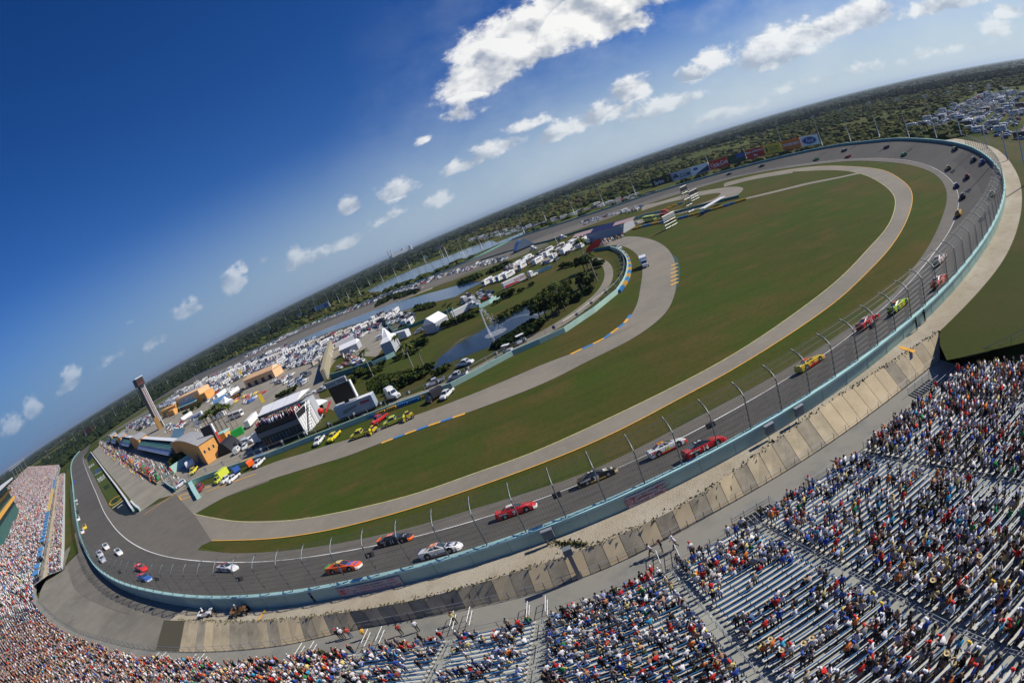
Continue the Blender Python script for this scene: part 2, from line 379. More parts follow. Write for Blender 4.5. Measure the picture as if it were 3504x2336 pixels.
# far ground to the horizon: rings so that the scrub texture stays stable
m = MB()
rings = [0, 60, 200, 500, 1000, 2000, 4000, 9000, 20000, 45000]; NS = 64
vs = [(0, 0, 0)]; 
for r_ in rings[1:]: vs += [(r_*math.sin(2*math.pi*k/NS), r_*math.cos(2*math.pi*k/NS), 0) for k in range(NS)]
fs = [(0, 1+(k+1) % NS, 1+k) for k in range(NS)]
for j in range(len(rings)-2):
    a = 1+j*NS; b = a+NS
    fs += [(a+k, a+(k+1) % NS, b+(k+1) % NS, b+k) for k in range(NS)]
m.add(vs, fs, wet); g_o = m.build('ground', kind='structure')

# ---- track edge curves (photo measurements projected to their real heights)
def resz(pts, z): return [(p[0], p[1], z) for p in pts]
hb = 5.2   # top of banking in the turn
wall_px = ([(316, 1498, 2.4), (287, 1527, 2.4), (266, 1548, 2.4), (251, 1567, 2.4), (243, 1588, 2.4), (242, 1612, 2.4), (247, 1653, 2.4), (251, 1700, 2.4), (256, 1750, 2.4), (263, 1798, 2.5), (275, 1848, 2.7), (296, 1893, 3.0), (330, 1944, 3.6),
    (372, 1975, 4.2), (418, 1998, 4.8), (561, 2033, 5.5), (714, 2048, 6.0), (867, 2044, 6.2), (1020, 2028, 6.3)] +
    [(x, y, 6.3) for x, y in [(1242, 1985), (1456, 1935), (1698, 1863), (1961, 1769), (2227, 1653), (2475, 1528), (2699, 1401), (2886, 1279), (3034, 1165), (3148, 1069), (3240, 983), (3306, 905), (3375, 814), (3415, 741), (3433, 690), (3440, 650), (3438, 615), (3427, 585), (3408, 560), (3383, 536), (3352, 515), (3312, 497), (3264, 485.6), (3207, 478), (3130, 473), (3054, 473)]] +
    [(2967, 482, 6.2), (2865, 494, 6.0), (2712, 525, 5.4), (2610, 550, 4.8), (2457, 591, 3.6), (2304, 637, 2.6), (2237, 657, 2.4), (2089, 707, 2.4), (1910, 765, 2.4), (1757, 816, 2.4), (1620, 882, 2.4), (1365, 988, 2.4), (1110, 1086, 2.4), (855, 1198, 2.4), (600, 1315, 2.4), (510, 1360, 2.4), (408, 1426, 2.4), (330, 1486, 2.4)])
WT = catmull([G(*p) for p in wall_px], step=4.5)
WT = smooth(WT, 4)
wl_px = [(255, 1560), (262, 1562)]
white_px = [(300, 1543, .3), (288, 1556, .3), (284, 1567, .3), (287, 1584, .3), (298.5, 1615, .3), (314, 1653, .3), (331, 1691, .3), (344, 1724, .3), (360, 1758, .3), (380, 1788, .3), (403, 1817, .3), (459, 1862, .3), (561, 1903, .3), (714, 1921, .3), (867, 1924, .3), (1020, 1913, .3), (1150, 1891, .3), (1405, 1842, .3), (1711, 1755, .3), (1992, 1656, .3), (2170, 1582, .3), (2334, 1498, .3), (2559, 1375, .3), (2814, 1220, .3), (3003, 1074, .3), (3130, 951, .3), (3192, 890-20, .3), (3246, 800, .3), (3273, 737, .3), (3283, 690, .3), (3278, 655, .3), (3258, 620, .3), (3222, 589, .3), (3176, 566, .3), (3130, 553, .3), (3075, 545, .3), (3018, 542, .3), (2940, 543, .3), (2865, 548, .3), (2763, 560, .3), (2610, 584, .3), (2457, 618, .3), (2304, 661, .3), (2200, 690, .3), (2060, 738, .3), (1900, 796, .3), (1700, 872, .3), (1365, 1006, .3), (1110, 1106, .3), (855, 1218, .3), (600, 1338, .3), (500, 1392, .3), (400, 1456, .3), (330, 1510, .3)]
WL = smooth(catmull([G(*p) for p in white_px], step=4.5), 4)
apron_px = [(3069, 998), (3100, 950), (3171, 854), (3217, 762), (3240, 686), (3235, 640), (3202, 599), (3146, 573), (3069, 558), (2990, 552), (2916, 551), (2763, 566), (2559, 598), (2477, 618), (2304, 670), (2196, 706), (2060, 756), (1900, 815), (1700, 893), (1400, 1016), (1110, 1126), (855, 1240), (600, 1362), (500, 1415), (420, 1462)]
AP = [(676, 1881), (765, 1892), (918, 1888), (1071, 1873), (1200, 1850), (1405, 1806), (1530, 1767), (1644, 1733), (1750, 1699), (1880, 1660), (2017, 1620), (2160, 1545), (2304, 1467), (2610, 1309), (2865, 1151)]+apron_px
APc = smooth(catmull([G(x, y, .12) for x, y in AP], step=4.5), 3)
# orient so that index order matches: all run front straight -> turn -> backstretch
# racing surface: white line (low) to wall base (high)
wall_h = 1.25
WB = WT.copy(); WB[:, 2] = WT[:, 2]-wall_h
idx = match(WT, WL)
Lm = smooth(WL[idx], 6)
NW = nrm(WT)       # left normals: run order goes anticlockwise seen from above? corrected below
cen = np.array([60.0, 300.0])
sgn = np.sign(((cen-WT[:, :2])*NW).sum(1)); NW = NW*sgn[:, None]      # inward
m = MB()
WBi = WB.copy(); WBi[:, :2] += NW*.55
NB = 8
prev = Lm
for k in range(1, NB+1):
    t = k/NB; z = Lm[:, 2]+(WBi[:, 2]-Lm[:, 2])*(t**1.08)
    cur = np.column_stack([Lm[:, :2]*(1-t)+WBi[:, :2]*t, z])
    m.strip(prev, cur, asph_dark if k > 0 else asph); prev = cur
track_o = m.build('race_track', kind='structure')
BANK = (Lm, WBi)
def bank_pos(px, py, lift=0.0):
    """solve for the point of the banked surface seen at a photo pixel -> (pos, tangent, normal)"""
    z = 1.5
    for _ in range(14):
        p = np.array(G(px, py, z)); A = Lm[:, :2]; B = WBi[:, :2]
        dm = ((A*.5+B*.5-p[:2])**2).sum(1); i = int(dm.argmin()); ab = B[i]-A[i]
        t = min(1.0, max(-.9, float((p[:2]-A[i]) @ ab/(ab @ ab))))
        h = WBi[i, 2]-Lm[i, 2]
        z2 = Lm[i, 2]+h*(max(t, 0)**1.08); z = .5*z+.5*z2
    j = min(i+2, len(A)-1); k0 = max(i-2, 0)
    tan = np.array([*(.5*(A[j]+B[j])-.5*(A[k0]+B[k0])), 0]); tan /= np.linalg.norm(tan)
    sl = math.atan2(h, np.linalg.norm(ab)) if t > .02 else 0.02
    return Vector((p[0], p[1], z+lift)), Vector(tan), sl
# white line
m = MB(); a = WL.copy(); b = WL.copy(); nn = nrm(WL); a[:, :2] += nn*.16; b[:, :2] -= nn*.16; a[:, 2] += .03; b[:, 2] += .03
m.strip(a, b, paint_w); m.build('white_line', kind='structure')
# apron and infield side paving
m = MB()
i0 = int(np.argmin(((WL[:, :2]-APc[0, :2])**2).sum(1)))
i0 = int(np.argmin(((WL[:len(WL)//2, :2]-APc[0, :2])**2).sum(1)))
ix = match(APc, WL, (i0/len(WL), 1.0))
LL = smooth(WL[ix], 6); m.strip(LL, APc, asph); 
m.build('apron', kind='structure')
m = MB()
exit_poly = [(284, 1567), (298, 1615), (314, 1653), (331, 1691), (344, 1724), (360, 1758), (380, 1788), (403, 1817), (459, 1862), (561, 1903), (640, 1916), (714, 1921), (800, 1923), (800, 1892), (676, 1881), (690, 1865), (724, 1850), (918, 1844), (1020, 1829), (1060, 1765), (1020, 1776), (816, 1783), (740, 1770), (663, 1758), (765, 1702), (920, 1646), (945, 1582), (870, 1605), (740, 1652), (640, 1670), (600, 1690), (540, 1720), (478, 1750), (430, 1765), (390, 1750), (372, 1730), (352, 1690), (332, 1650), (305, 1595), (296, 1570)]
m.poly([G(x, y, .10) for x, y in exit_poly], asph); m.build('pit_exit_paving', kind='structure')
# infield turf
turf_px = [(300, 1575), (420, 1468), (600, 1364), (855, 1242), (1110, 1128), (1400, 1018), (1700, 895), (1900, 817), (2060, 758), (2196, 708), (2304, 672), (2477, 620), (2559, 600), (2763, 568), (2916, 553), (2990, 554), (3069, 560), (3146, 575), (3202, 601), (3235, 642), (3240, 688), (3217, 764), (3171, 856), (3100, 952), (2865, 1153), (2610, 1311), (2304, 1469), (2017, 1622), (1750, 1700), (1405, 1807), (1071, 1873), (765, 1890), (640, 1850), (560, 1830), (480, 1800), (400, 1790), (340, 1690)]
m = MB(); P = [G(x, y, .05) for x, y in turf_px]; Pc = catmull(P+[P[0]], step=12)[:-1]
m.poly([tuple(p) for p in Pc], grass); m.build('infield_grass', kind='structure')

def road(name, a_px, b_px, mt, z=.09, n=90, edges=None, ew=.13, smo=2):
    A = smooth(catmull([G(x, y, z) for x, y in a_px], n=n), smo); B = smooth(catmull([G(x, y, z) for x, y in b_px], n=n), smo)
    mm = MB(); mm.strip(A, B, mt); o = mm.build(name, kind='structure')
    for k, (cv, other) in enumerate(((A, B), (B, A))):
        if edges and edges[k]:
            nn = nrm(cv); s = np.sign(((other-cv)[:, :2]*nn).sum(1)); nn = nn*s[:, None]
            c1 = cv.copy(); c2 = cv.copy(); c1[:, 2] += .02; c2[:, 2] += .02; c2[:, :2] += nn*ew*2
            e = MB(); e.strip(c1, c2, edges[k]); e.build('edge_line', kind='structure')
    return A, B
outer_y = [(724, 1850), (820, 1848), (918, 1844), (1020, 1832), (1150, 1809), (1300, 1771), (1456, 1725), (1762, 1620), (1987, 1533), (2150, 1458), (2304, 1375), (2457, 1294), (2661, 1171), (2865, 1029), (2966, 935), (3044, 852), (3100, 762), (3123, 686), (3115, 645), (3069, 604), (3018, 581), (2942, 571), (2814, 568), (2712, 578), (2559, 606), (2477, 627)]
inner_y = [(663, 1756), (740, 1772), (816, 1782), (920, 1783), (1020, 1776), (1150, 1753), (1300, 1720), (1472, 1672), (1644, 1609), (1750, 1575), (1849, 1536), (2060, 1440), (2304, 1322), (2508, 1212), (2763, 1039), (2880, 945), (2967, 854), (3034, 778), (3060, 716), (3058, 670), (3018, 630), (2957, 599), (2886, 584), (2763, 585), (2610, 600), (2490, 630)]
RA, RB = road('road_course', outer_y, inner_y, conc, .13, 160, (paint_y, paint_py))
hair_out = [(663, 1760), (765, 1702), (900, 1648), (1020, 1610), (1110, 1583), (1202, 1555), (1304, 1514), (1569, 1422), (1800, 1336), (1885, 1300), (2012, 1235), (2165, 1158), (2267, 1082), (2306, 1015), (2313, 934), (2303, 878), (2267, 837), (2216, 816), (2165, 809), (2125, 812), (2060, 830)]
hair_in = [(600, 1690), (740, 1652), (870, 1607), (947, 1577), (1030, 1553), (1110, 1526), (1200, 1500), (1314, 1458), (1544, 1376), (1732, 1300), (1859, 1245), (1956, 1209), (2063, 1158), (2135, 1107), (2175, 1051), (2191, 985), (2198, 923), (2188, 883), (2155, 852), (2114, 839), (2055, 842)]
HA, HB = road('infield_road', hair_out, hair_in, conc, .12, 140)
road('link_road', [(2942, 588), (2886, 602), (2760, 626), (2660, 651), (2554, 676)], [(2946, 594), (2880, 608), (2765, 632), (2660, 657), (2554, 682)], conc, .11, 40)
road('far_hairpin_road', [(2196, 704), (2260, 690), (2344, 666), (2471, 643), (2510, 639), (2533, 640), (2543, 648), (2502, 679), (2395, 714), (2320, 733), (2240, 748)], [(2196, 722), (2260, 700), (2344, 680), (2440, 662), (2462, 660), (2466, 662), (2462, 668), (2440, 682), (2370, 706), (2300, 722), (2240, 734)], conc, .11, 80)
road('paddock_road', [(2240, 752), (2150, 776), (2060, 806), (1960, 850), (1850, 905)], [(2240, 740), (2150, 762), (2060, 790), (1960, 828), (1850, 880)], conc, .11, 40)
road('access_strip_road', [(2477, 630), (2560, 607), (2712, 582)], [(2477, 640), (2560, 618), (2712, 592)], conc, .10, 20)
# service road behind the curved inner wall
road('service_road', [(1330, 1400), (1450, 1355), (1585, 1300), (1700, 1240), (1790, 1190), (1900, 1130), (1990, 1070), (2060, 1010), (2092, 965), (2098, 925), (2085, 900), (2060, 885), (2030, 880)], [(1330, 1376), (1450, 1335), (1570, 1285), (1680, 1225), (1780, 1172), (1890, 1112), (1975, 1055), (2040, 1000), (2065, 960), (2068, 930), (2060, 910), (2045, 897), (2025, 890)], conc, .11, 60)
# pit lane and pit paving
def flat(name, px, mt, z, **k):
    mm = MB(); mm.poly([G(x, y, z) for x, y in px], mt); return mm.build(name, kind='structure', **k)
flat('pit_lane', [(316, 1545), (337, 1527), (360, 1530), (470, 1606), (545, 1668), (598, 1692), (545, 1705), (478, 1752), (440, 1700), (400, 1650), (350, 1590)], conc_pale, .14)
flat('paddock_paving', [(345, 1530), (420, 1470), (520, 1430), (700, 1380), (760, 1290), (860, 1255), (960, 1225), (1130, 1150), (1240, 1120), (1300, 1100), (1330, 1160), (1290, 1220), (1160, 1215), (1095, 1310), (1060, 1350), (1100, 1410), (1060, 1470), (900, 1560), (700, 1640), (600, 1690), (540, 1668), (470, 1606), (400, 1558)], conc_pale, .08)
flat('car_park', [(420, 1480), (560, 1388), (700, 1312), (860, 1240), (960, 1200), (1130, 1120), (1290, 1060), (1400, 1040), (1420, 1090), (1300, 1160), (1130, 1200), (900, 1290), (700, 1380), (500, 1470)], mat('car_park_ground', (.13, .125, .10), .9, col2=(.06, .07, .03), vscale=.03), .07)
flat('far_car_park', [(880, 1215), (1100, 1118), (1350, 1012), (1560, 925), (1700, 880), (1860, 820), (1880, 840), (1700, 905), (1480, 985), (1200, 1100), (960, 1205)], mat('sand_track', (.17, .15, .10), .9, col2=(.08, .09, .04), vscale=.05), .07)
road('perimeter_track', [(950, 1192), (1110, 1122), (1365, 1026), (1480, 982)], [(950, 1196), (1110, 1127), (1365, 1031), (1480, 987)], mat('sand', (.40, .33, .20), .9, vary=.1), .10, 30)
flat('paddock_lane', [(1060, 1345), (1100, 1255), (1120, 1225), (1150, 1225), (1130, 1260), (1090, 1350), (1110, 1400), (1060, 1400)], conc, .12)
flat('screen_apron', [(1050, 1385), (1120, 1360), (1180, 1345), (1260, 1420), (1200, 1420), (1130, 1400)], conc, .12)
# lakes
flat('lake', [(852, 1238), (880, 1215), (960, 1180), (1050, 1142), (1130, 1108), (1220, 1072), (1310, 1045), (1400, 1022), (1480, 1000), (1560, 978), (1625, 962), (1650, 966), (1600, 990), (1560, 1015), (1480, 1035), (1400, 1055), (1310, 1080), (1240, 1100), (1120, 1138), (1000, 1190), (900, 1235)], water_b, .12)
flat('pond', [(1470, 1265), (1512, 1215), (1570, 1175), (1640, 1135), (1700, 1100), (1760, 1065), (1815, 1040), (1860, 1020), (1895, 1018), (1905, 1030), (1870, 1065), (1810, 1108), (1740, 1150), (1680, 1185), (1600, 1215), (1540, 1240), (1500, 1262)], water_d, .12)
flat('far_lake', [(1255, 995), (1330, 958), (1420, 918), (1520, 882), (1600, 850), (1680, 822), (1700, 830), (1800, 790), (1790, 802), (1700, 838), (1620, 872), (1500, 922), (1365, 978), (1290, 1008)], water_b, .12)
# dark verge under bank of bushes on near shore etc. (different turf)
flat('pond_bank_grass', [(1440, 1280), (1500, 1195), (1640, 1115), (1800, 1030), (1880, 990), (1990, 960), (2040, 905), (2055, 945), (2020, 1005), (1900, 1100), (1700, 1215), (1560, 1282), (1400, 1350), (1330, 1370), (1290, 1330)], grass2, .08)
# pit road grass panel (front stretch)
flat('pit_grass', [(303, 1558), (312, 1565), (345, 1615), (375, 1650), (410, 1700), (424, 1706), (383, 1736), (370, 1712), (350, 1680), (325, 1635), (306, 1600), (300, 1580)], layered('pit_turf', (.05, .085, .012), [((.075, .08, .02), .05, .4, .6, .7)]), .13)
flat('black_pit_panel', [(424, 1707), (440, 1720), (478, 1746), (460, 1760), (430, 1762), (405, 1758), (384, 1737)], mat('black_panel', (.008, .012, .010), .6), .14)
flat('black_pit_panel', [(308, 1550), (318, 1562), (306, 1578), (300, 1578), (300, 1560)], MATS['black_panel'], .14)

# ---------------------------------------------------------------- outer wall + catch fence
m = MB()
top_o = WT.copy(); top_i = WT.copy(); top_i[:, :2] += NW*.55
base_i = top_i.copy(); base_i[:, 2] -= wall_h+.02
outz = np.interp(np.arange(len(WT)), [0, len(WT)], [0, 0])
# height of the ground outside the wall
def out_ground(x, y):
    if y > 150 and x > -150: return max(0.0, 4.5*(1-min(1, (y-150)/160.0)))
    if x < -30: return max(1.3, 4.5-(-30-x)*.030)
    return 4.5
og = np.array([out_ground(p[0], p[1]) for p in WT]); og = np.minimum(og, WT[:, 2]-1.6); og = np.maximum(og, 0)
OG = og
base_o = top_o.copy(); base_o[:, 2] = og-.05
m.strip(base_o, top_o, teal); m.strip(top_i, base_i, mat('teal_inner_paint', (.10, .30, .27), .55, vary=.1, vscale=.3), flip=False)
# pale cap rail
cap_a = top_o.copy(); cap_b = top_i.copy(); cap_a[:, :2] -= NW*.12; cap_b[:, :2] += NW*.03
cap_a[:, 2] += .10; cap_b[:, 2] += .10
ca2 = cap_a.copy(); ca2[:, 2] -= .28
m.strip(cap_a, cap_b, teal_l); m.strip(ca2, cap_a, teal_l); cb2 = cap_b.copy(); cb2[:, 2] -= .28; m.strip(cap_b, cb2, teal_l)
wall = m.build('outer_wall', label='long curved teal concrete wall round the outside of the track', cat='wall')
# sag joints
m = MB()
for i in range(2, len(WT)-2, 1):
    p = WT[i]; 
    if abs(p[0]) < 130 and p[1] < 120:
        t = Vector((NW[i][0], NW[i][1], 0))
        m.box((p[0]-NW[i][0]*.012, p[1]-NW[i][1]*.012, (p[2]+og[i])/2-.1), (.03, .03, p[2]-og[i]-.3), mat('joint', (.16, .28, .25), .8), rz=math.atan2(NW[i][1], NW[i][0]))
m.build('panel_joints', wall)
# ================================================================ GROUND OUTSIDE THE WALL, GRANDSTANDS
def ip(A, key, col): return None
rail_px = [(125, 2035, 2), (145, 2068, 2), (168, 2092, 2), (205, 2124, 2), (245, 2150, 2), (310, 2176, 2), (383, 2196, 2), (510, 2223, 2), (640, 2230, 2), (765, 2227, 2), (918, 2214, 2), (1071, 2192, 2), (1150, 2163, 2), (1354, 2128, 2), (1584, 2082, 2), (1864, 2021, 2), (2017, 1968, 2), (2170, 1908, 2), (2350, 1806, 2), (2661, 1631, 2), (2830, 1525, 2), (2967, 1427, 2), (3100, 1325, 2), (3217, 1230, 2)]
RAIL = smooth(catmull([G(*p) for p in rail_px], step=2.0), 8)
# gravel edge, panel embankment
edge_px = [(560, 2120, 4.2), (700, 2125, 4.3), (820, 2128, 4.3), (960, 2121, 4.4), (1150, 2100, 4.4), (1456, 2046, 4.4), (1711, 1975, 4.4), (2017, 1873, 4.4), (2350, 1725, 4.4), (2712, 1462, 4.4), (2967, 1294, 4.4), (3212, 1136, 4.4)]
EDGE = smooth(catmull([G(*p) for p in edge_px], step=2.0), 6)
wt0 = int(np.argmin(((WT[:, :2]-np.array(G(262, 1798, 1)[:2]))**2).sum(1)))
near = range(0, 0)
def wall_base(i0, i1):
    A = WT[i0:i1].copy(); A[:, 2] = OG[i0:i1]; return A
iE = int(np.argmin(((WT[:, :2]-EDGE[0, :2])**2).sum(1))); iF = int(np.argmin(((WT[:, :2]-EDGE[-1, :2])**2).sum(1)))
# gravel service road between the wall and the embankment
m = MB(); A = wall_base(iE, iF+1); e = EDGE[np.linspace(0, len(EDGE)-1, len(A)).astype(int)]
jx = [int(np.argmin(((EDGE[:, :2]-a[:2])**2).sum(1))) for a in A]; e = EDGE[np.maximum.accumulate(jx)]
m.strip(e, A, gravel); m.build('gravel_road', kind='structure')
# gravel road continues round the outside of the right hand turn, with a grassy bank beyond
gr_out = [(3212, 1136, 4.4), (3300, 1050, 4.5), (3390, 950, 4.5), (3440, 880, 4.5), (3482, 780, 4.5), (3497, 690, 4.4), (3490, 620, 4.3), (3470, 575, 4.0), (3440, 535, 3.6), (3400, 505, 3.0), (3340, 487, 2.4), (3270, 474, 1.8)]
GO = smooth(catmull([G(*p) for p in gr_out], step=3.0), 4)
ii = [int(np.argmin(((WT[:, :2]-g[:2])**2).sum(1))) for g in GO]
A = WT[np.maximum.accumulate(ii)].copy(); A[:, 2] = OG[np.maximum.accumulate(ii)]
m = MB(); m.strip(GO, A, gravel); m.build('gravel_road', kind='structure')
nn = nrm(GO); s_ = np.sign(((GO-A)[:, :2]*nn).sum(1)); nn = nn*s_[:, None]
m = MB(); prev = GO
for k, (dd, dz) in enumerate([(3, -.2), (9, -.9), (18, -2.2), (34, -3.9), (60, -5)]):
    c = GO.copy(); c[:, :2] += nn*dd; c[:, 2] = np.maximum(GO[:, 2]+dz, .03); m.strip(c, prev, grass2); prev = c
m.build('grass_bank', kind='structure')
# bank between the panels' end and the grandstand side
flatv = lambda name, P, mt: (lambda mm: (mm.poly(P, mt), mm.build(name, kind='structure')))(MB())
flatv('grass_slope', [G(*p, 4.35) for p in [(3214, 1136), (3300, 1052), (3390, 952), (3440, 882), (3482, 782), (3700, 860), (3900, 1100), (3760, 1130), (3620, 1148), (3504, 1172), (3400, 1196), (3290, 1222), (3240, 1232), (3216, 1180)]], grass2)
# stepped concrete panels
pan_t = [mat('panel_tan', (.58, .47, .29), .9, vary=.12, vscale=.35), mat('panel_grey', (.33, .29, .21), .9, vary=.25, vscale=.5), mat('panel_mid', (.46, .385, .25), .9, vary=.2, vscale=.45)]
iR = [int(np.argmin(((RAIL[:, :2]-a[:2])**2).sum(1))) for a in EDGE]; Rr = RAIL[np.maximum.accumulate(iR)]
root = empty('panel_embankment', tuple(EDGE[len(EDGE)//2]), label='sloping bank of tan and grey concrete panels above the grandstand walkway', cat='embankment')
L0 = Vector(EDGE[len(EDGE)//2])
pr_ = random.Random(3); s_len = 2.0; i = 1; kk = 0; st = MB()
E1 = catmull(EDGE, step=.5); iR = [int(np.argmin(((RAIL[:, :2]-a[:2])**2).sum(1))) for a in E1]; 
Rd = catmull(RAIL, step=.25); iR = [int(np.argmin(((Rd[:, :2]-a[:2])**2).sum(1))) for a in E1]; R1 = smooth(Rd[np.maximum.accumulate(iR)], 4)
step_i = 4
for a in range(14, len(E1)-1, step_i):
    b = min(a+step_i, len(E1)-1); x = E1[a][0]
    c = kk % 2 if x < 12 else pr_.choice([0, 2, 2, 0, 1])
    if x < -42: c = pr_.choice([2, 2, 1])
    if pr_.random() < .12: c = pr_.choice([0, 1, 2])
    p0, p1, q0, q1 = (np.array(E1[a]), np.array(E1[b]), np.array(R1[a]), np.array(R1[b]))
    g = (p1-p0)*.015; tp = [p0+g, p1-g, q1-g, q0+g]
    m = MB(); L = [tuple(v-np.array(L0)) for v in tp]; up = [(v[0], v[1], v[2]+.10) for v in L]
    m.add(up+L, [(3, 2, 1, 0), (0, 1, 5, 4), (2, 3, 7, 6), (1, 2, 6, 5), (3, 0, 4, 7)], pan_t[c])
    if kk < 100: o = m.build('concrete_panel', root)
    else: [st.add(m.v, m.f, pan_t[c])]
    kk += 1
if st.v: st.build('concrete_panels', root, kind='stuff')
m = MB(); e2 = E1.copy(); r2 = R1.copy(); e2[:, 2] -= .02; r2[:, 2] -= .02; m.strip(r2, e2, mat('seam_earth', (.10, .09, .06), .95)); o = m.build('backing', root); 
for v in o.data.vertices: v.co -= L0
# weeds along the top of the panels
wd = mat('dry_weeds', (.12, .10, .04), .95, col2=(.07, .085, .02), vscale=2)
m = MB()
for k in range(900):
    a = E1[pr_.randrange(10, len(E1))]; x, y = a[0]+pr_.gauss(0, .15), a[1]+pr_.gauss(.15, .22); h = pr_.uniform(.08, .3); t = pr_.uniform(0, 3.1)
    m.add([(x-.15*math.cos(t), y-.15*math.sin(t), a[2]), (x+.15*math.cos(t), y+.15*math.sin(t), a[2]), (x+pr_.gauss(0, .1), y+pr_.gauss(0, .1), a[2]+h)], [(0, 1, 2)], wd)
for k in range(160):
    g_ = G(1150+1560*.5102+pr_.gauss(0, 30), 1536+635*.5102+pr_.gauss(0, 6)-0, 4.45); x, y, z = g_; t = pr_.uniform(0, 3.1)
    m.add([(x-.2*math.cos(t), y-.2*math.sin(t), z), (x+.2*math.cos(t), y+.2*math.sin(t), z), (x+pr_.gauss(0, .1), y, z+.25)], [(0, 1, 2)], wd)
m.build('weeds', label='strip of dry weeds along the top edge of the concrete panels', cat='weeds', kind='stuff')
# paved concourse on the left, between wall and stand
conc_l = layered('concourse_paving', (.24, .22, .175), [((.17, .16, .13), .07, .42, .6, .85), ((.28, .26, .21), .3, .5, .7, .6), ((.12, .11, .09), .9, .6, .75, .5)], .9, .15)
iA = wt0; A = wall_base(iA, iE+3)
jr = [int(np.argmin(((RAIL[:, :2]-a_[:2])**2).sum(1))) for a_ in A]; Bq = RAIL[np.maximum.accumulate(jr)].copy(); Bq = smooth(Bq, 6)
c0_ = [G(219, 1946, 1.9), G(196, 1954, 2.0), G(172, 1966, 2.0), G(155, 1984, 2.0), G(146, 2005, 2.0)]
fx = catmull([tuple(c) for c in c0_]+[tuple(r) for r in RAIL[2::6] if r[0] < A[-1][0]+2], n=len(A)); Bq = smooth(fx, 3); Bq[:, 2] = 2.0
def con_at(t): return np.column_stack([A[:, :2]*(1-t)+Bq[:, :2]*t, (A[:, 2]-.02)*(1-t)+Bq[:, 2]*t])
m = MB(); prev = con_at(0)
for k in range(1, 13): cur = con_at(k/12); m.strip(cur, prev, conc_l); prev = cur
m.build('concourse', kind='structure')
n0, n1 = int(len(A)*.10), int(len(A)*.80); tt = np.interp(np.arange(len(A)), [n0, (n0+n1)/2, n1], [.30, .52, .42])
m = MB(); P0 = con_at(.015)[n0:n1]; P0[:, 2] += .05; prev = P0
for k in range(1, 7):
    f_ = tt*k/6; cur = np.column_stack([A[:, :2]*(1-f_[:, None])+Bq[:, :2]*f_[:, None], (A[:, 2]-.02)*(1-f_)+Bq[:, 2]*f_+.05])[n0:n1]; m.strip(cur, prev, mat('patch_paving', (.17, .155, .125), .9, vary=.15, vscale=.2)); prev = cur
m.build('patched_paving', kind='structure')
flatv('verge', [G(219, 1940, 1.5), G(268, 1884, 1.8), G(256, 1830, 1.5), G(247, 1790, 1.35), G(241, 1740, 1.3), G(238, 1700, 1.3), G(237, 1650, 1.3), G(237, 1600, 1.3), G(228, 1605, 1.3), G(222, 1650, 1.3), G(221, 1700, 1.3), G(220, 1800, 1.3)], grass)

# ---------------------------------------------------------------- grandstands
walk_m = layered('walkway_concrete', (.26, .25, .21), [((.18, .18, .165), .2, .45, .62, .7), ((.27, .265, .24), .9, .5, .7, .5)], .85, .2)
tread_m = layered('tread_concrete', (.36, .365, .315), [((.29, .295, .25), .25, .42, .62, .7), ((.43, .425, .37), 1.2, .5, .75, .5)], .6, .35)
alu = mat('bench_aluminium', (.58, .57, .51), .5, 0, vary=.08, vscale=.8)
bblue = mat('bench_blue', (.035, .15, .34), .45)
FR = RAIL.copy(); nr = nrm(FR); s_ = np.sign(((FR[:, :2]-cen)*nr).sum(1)); nr = nr*s_[:, None]   # outward, away from the track
off = np.interp(FR[:, 0], [-140, -60, -25], [2.4, 3.0, 4.7])
FRONT = FR.copy(); FRONT[:, :2] += nr*off[:, None]; FRONT[:, 2] = 2.05
# left: front of the upper tier of the front straight stand
upx = [(203, 1592, 5), (191, 1634, 5), (178, 1682, 5), (166, 1730, 5), (156, 1800, 4.6), (148, 1860, 4.2), (138, 1907, 3.6), (124, 1955, 3.0)]
UP = [np.array(G(*p)) for p in upx]
cc = [tuple(u) for u in UP]+[tuple(f) for f in FRONT[6::4]]
FRONT = smooth(catmull(cc, step=1.6), 14)
NF = nrm(FRONT); s_ = np.sign(((FRONT[:, :2]-cen)*NF).sum(1)); NF = NF*s_[:, None]; NF = smooth(NF, 12); NF /= np.linalg.norm(NF, axis=1)[:, None]
SARC = np.concatenate([[0], np.cumsum(np.linalg.norm(np.diff(FRONT[:, :2], axis=0), axis=1))])
PITCH = .76
def prof(x, d):
    """height above the front at depth d"""
    s1 = float(np.interp(x, [-260, -90], [.45, .28]))
    return s1*d if d < 30 else s1*30+(.46)*(d-30)
NROW = 58
def at(s, d):
    x = np.interp(s, SARC, FRONT[:, 0]); y = np.interp(s, SARC, FRONT[:, 1]); z = np.interp(s, SARC, FRONT[:, 2]); nx = np.interp(s, SARC, NF[:, 0]); ny = np.interp(s, SARC, NF[:, 1])
    l = math.hypot(nx, ny); nx /= l; ny /= l
    return x+nx*d, y+ny*d, z+prof(x, d), nx, ny
def s_of_x(x0):   # arc position where the front passes x0 (near part)
    k = np.where(FRONT[:, 0] < x0)[0][-1]; return float(SARC[k])
SEND = float(SARC[-1])
aisle_x = [-16.6, -7.1, 5.9, 16.4, 30.0, 43.5]
aisles = [s_of_x(x) for x in aisle_x]
s = aisles[0]-11.2
while s > 12: aisles.insert(0, s); s -= 11.2
AW = .75
stand = empty('grandstand', tuple(FRONT[len(FRONT)-40]), label='long curving bleacher grandstand with blue rails full of spectators in the foreground', cat='grandstand')
SO = np.array(stand.location)
def rel(p): return (p[0]-SO[0], p[1]-SO[1], p[2]-SO[2])
deck = MB(); sidx = list(range(0, len(FRONT), 2))+[len(FRONT)-1]
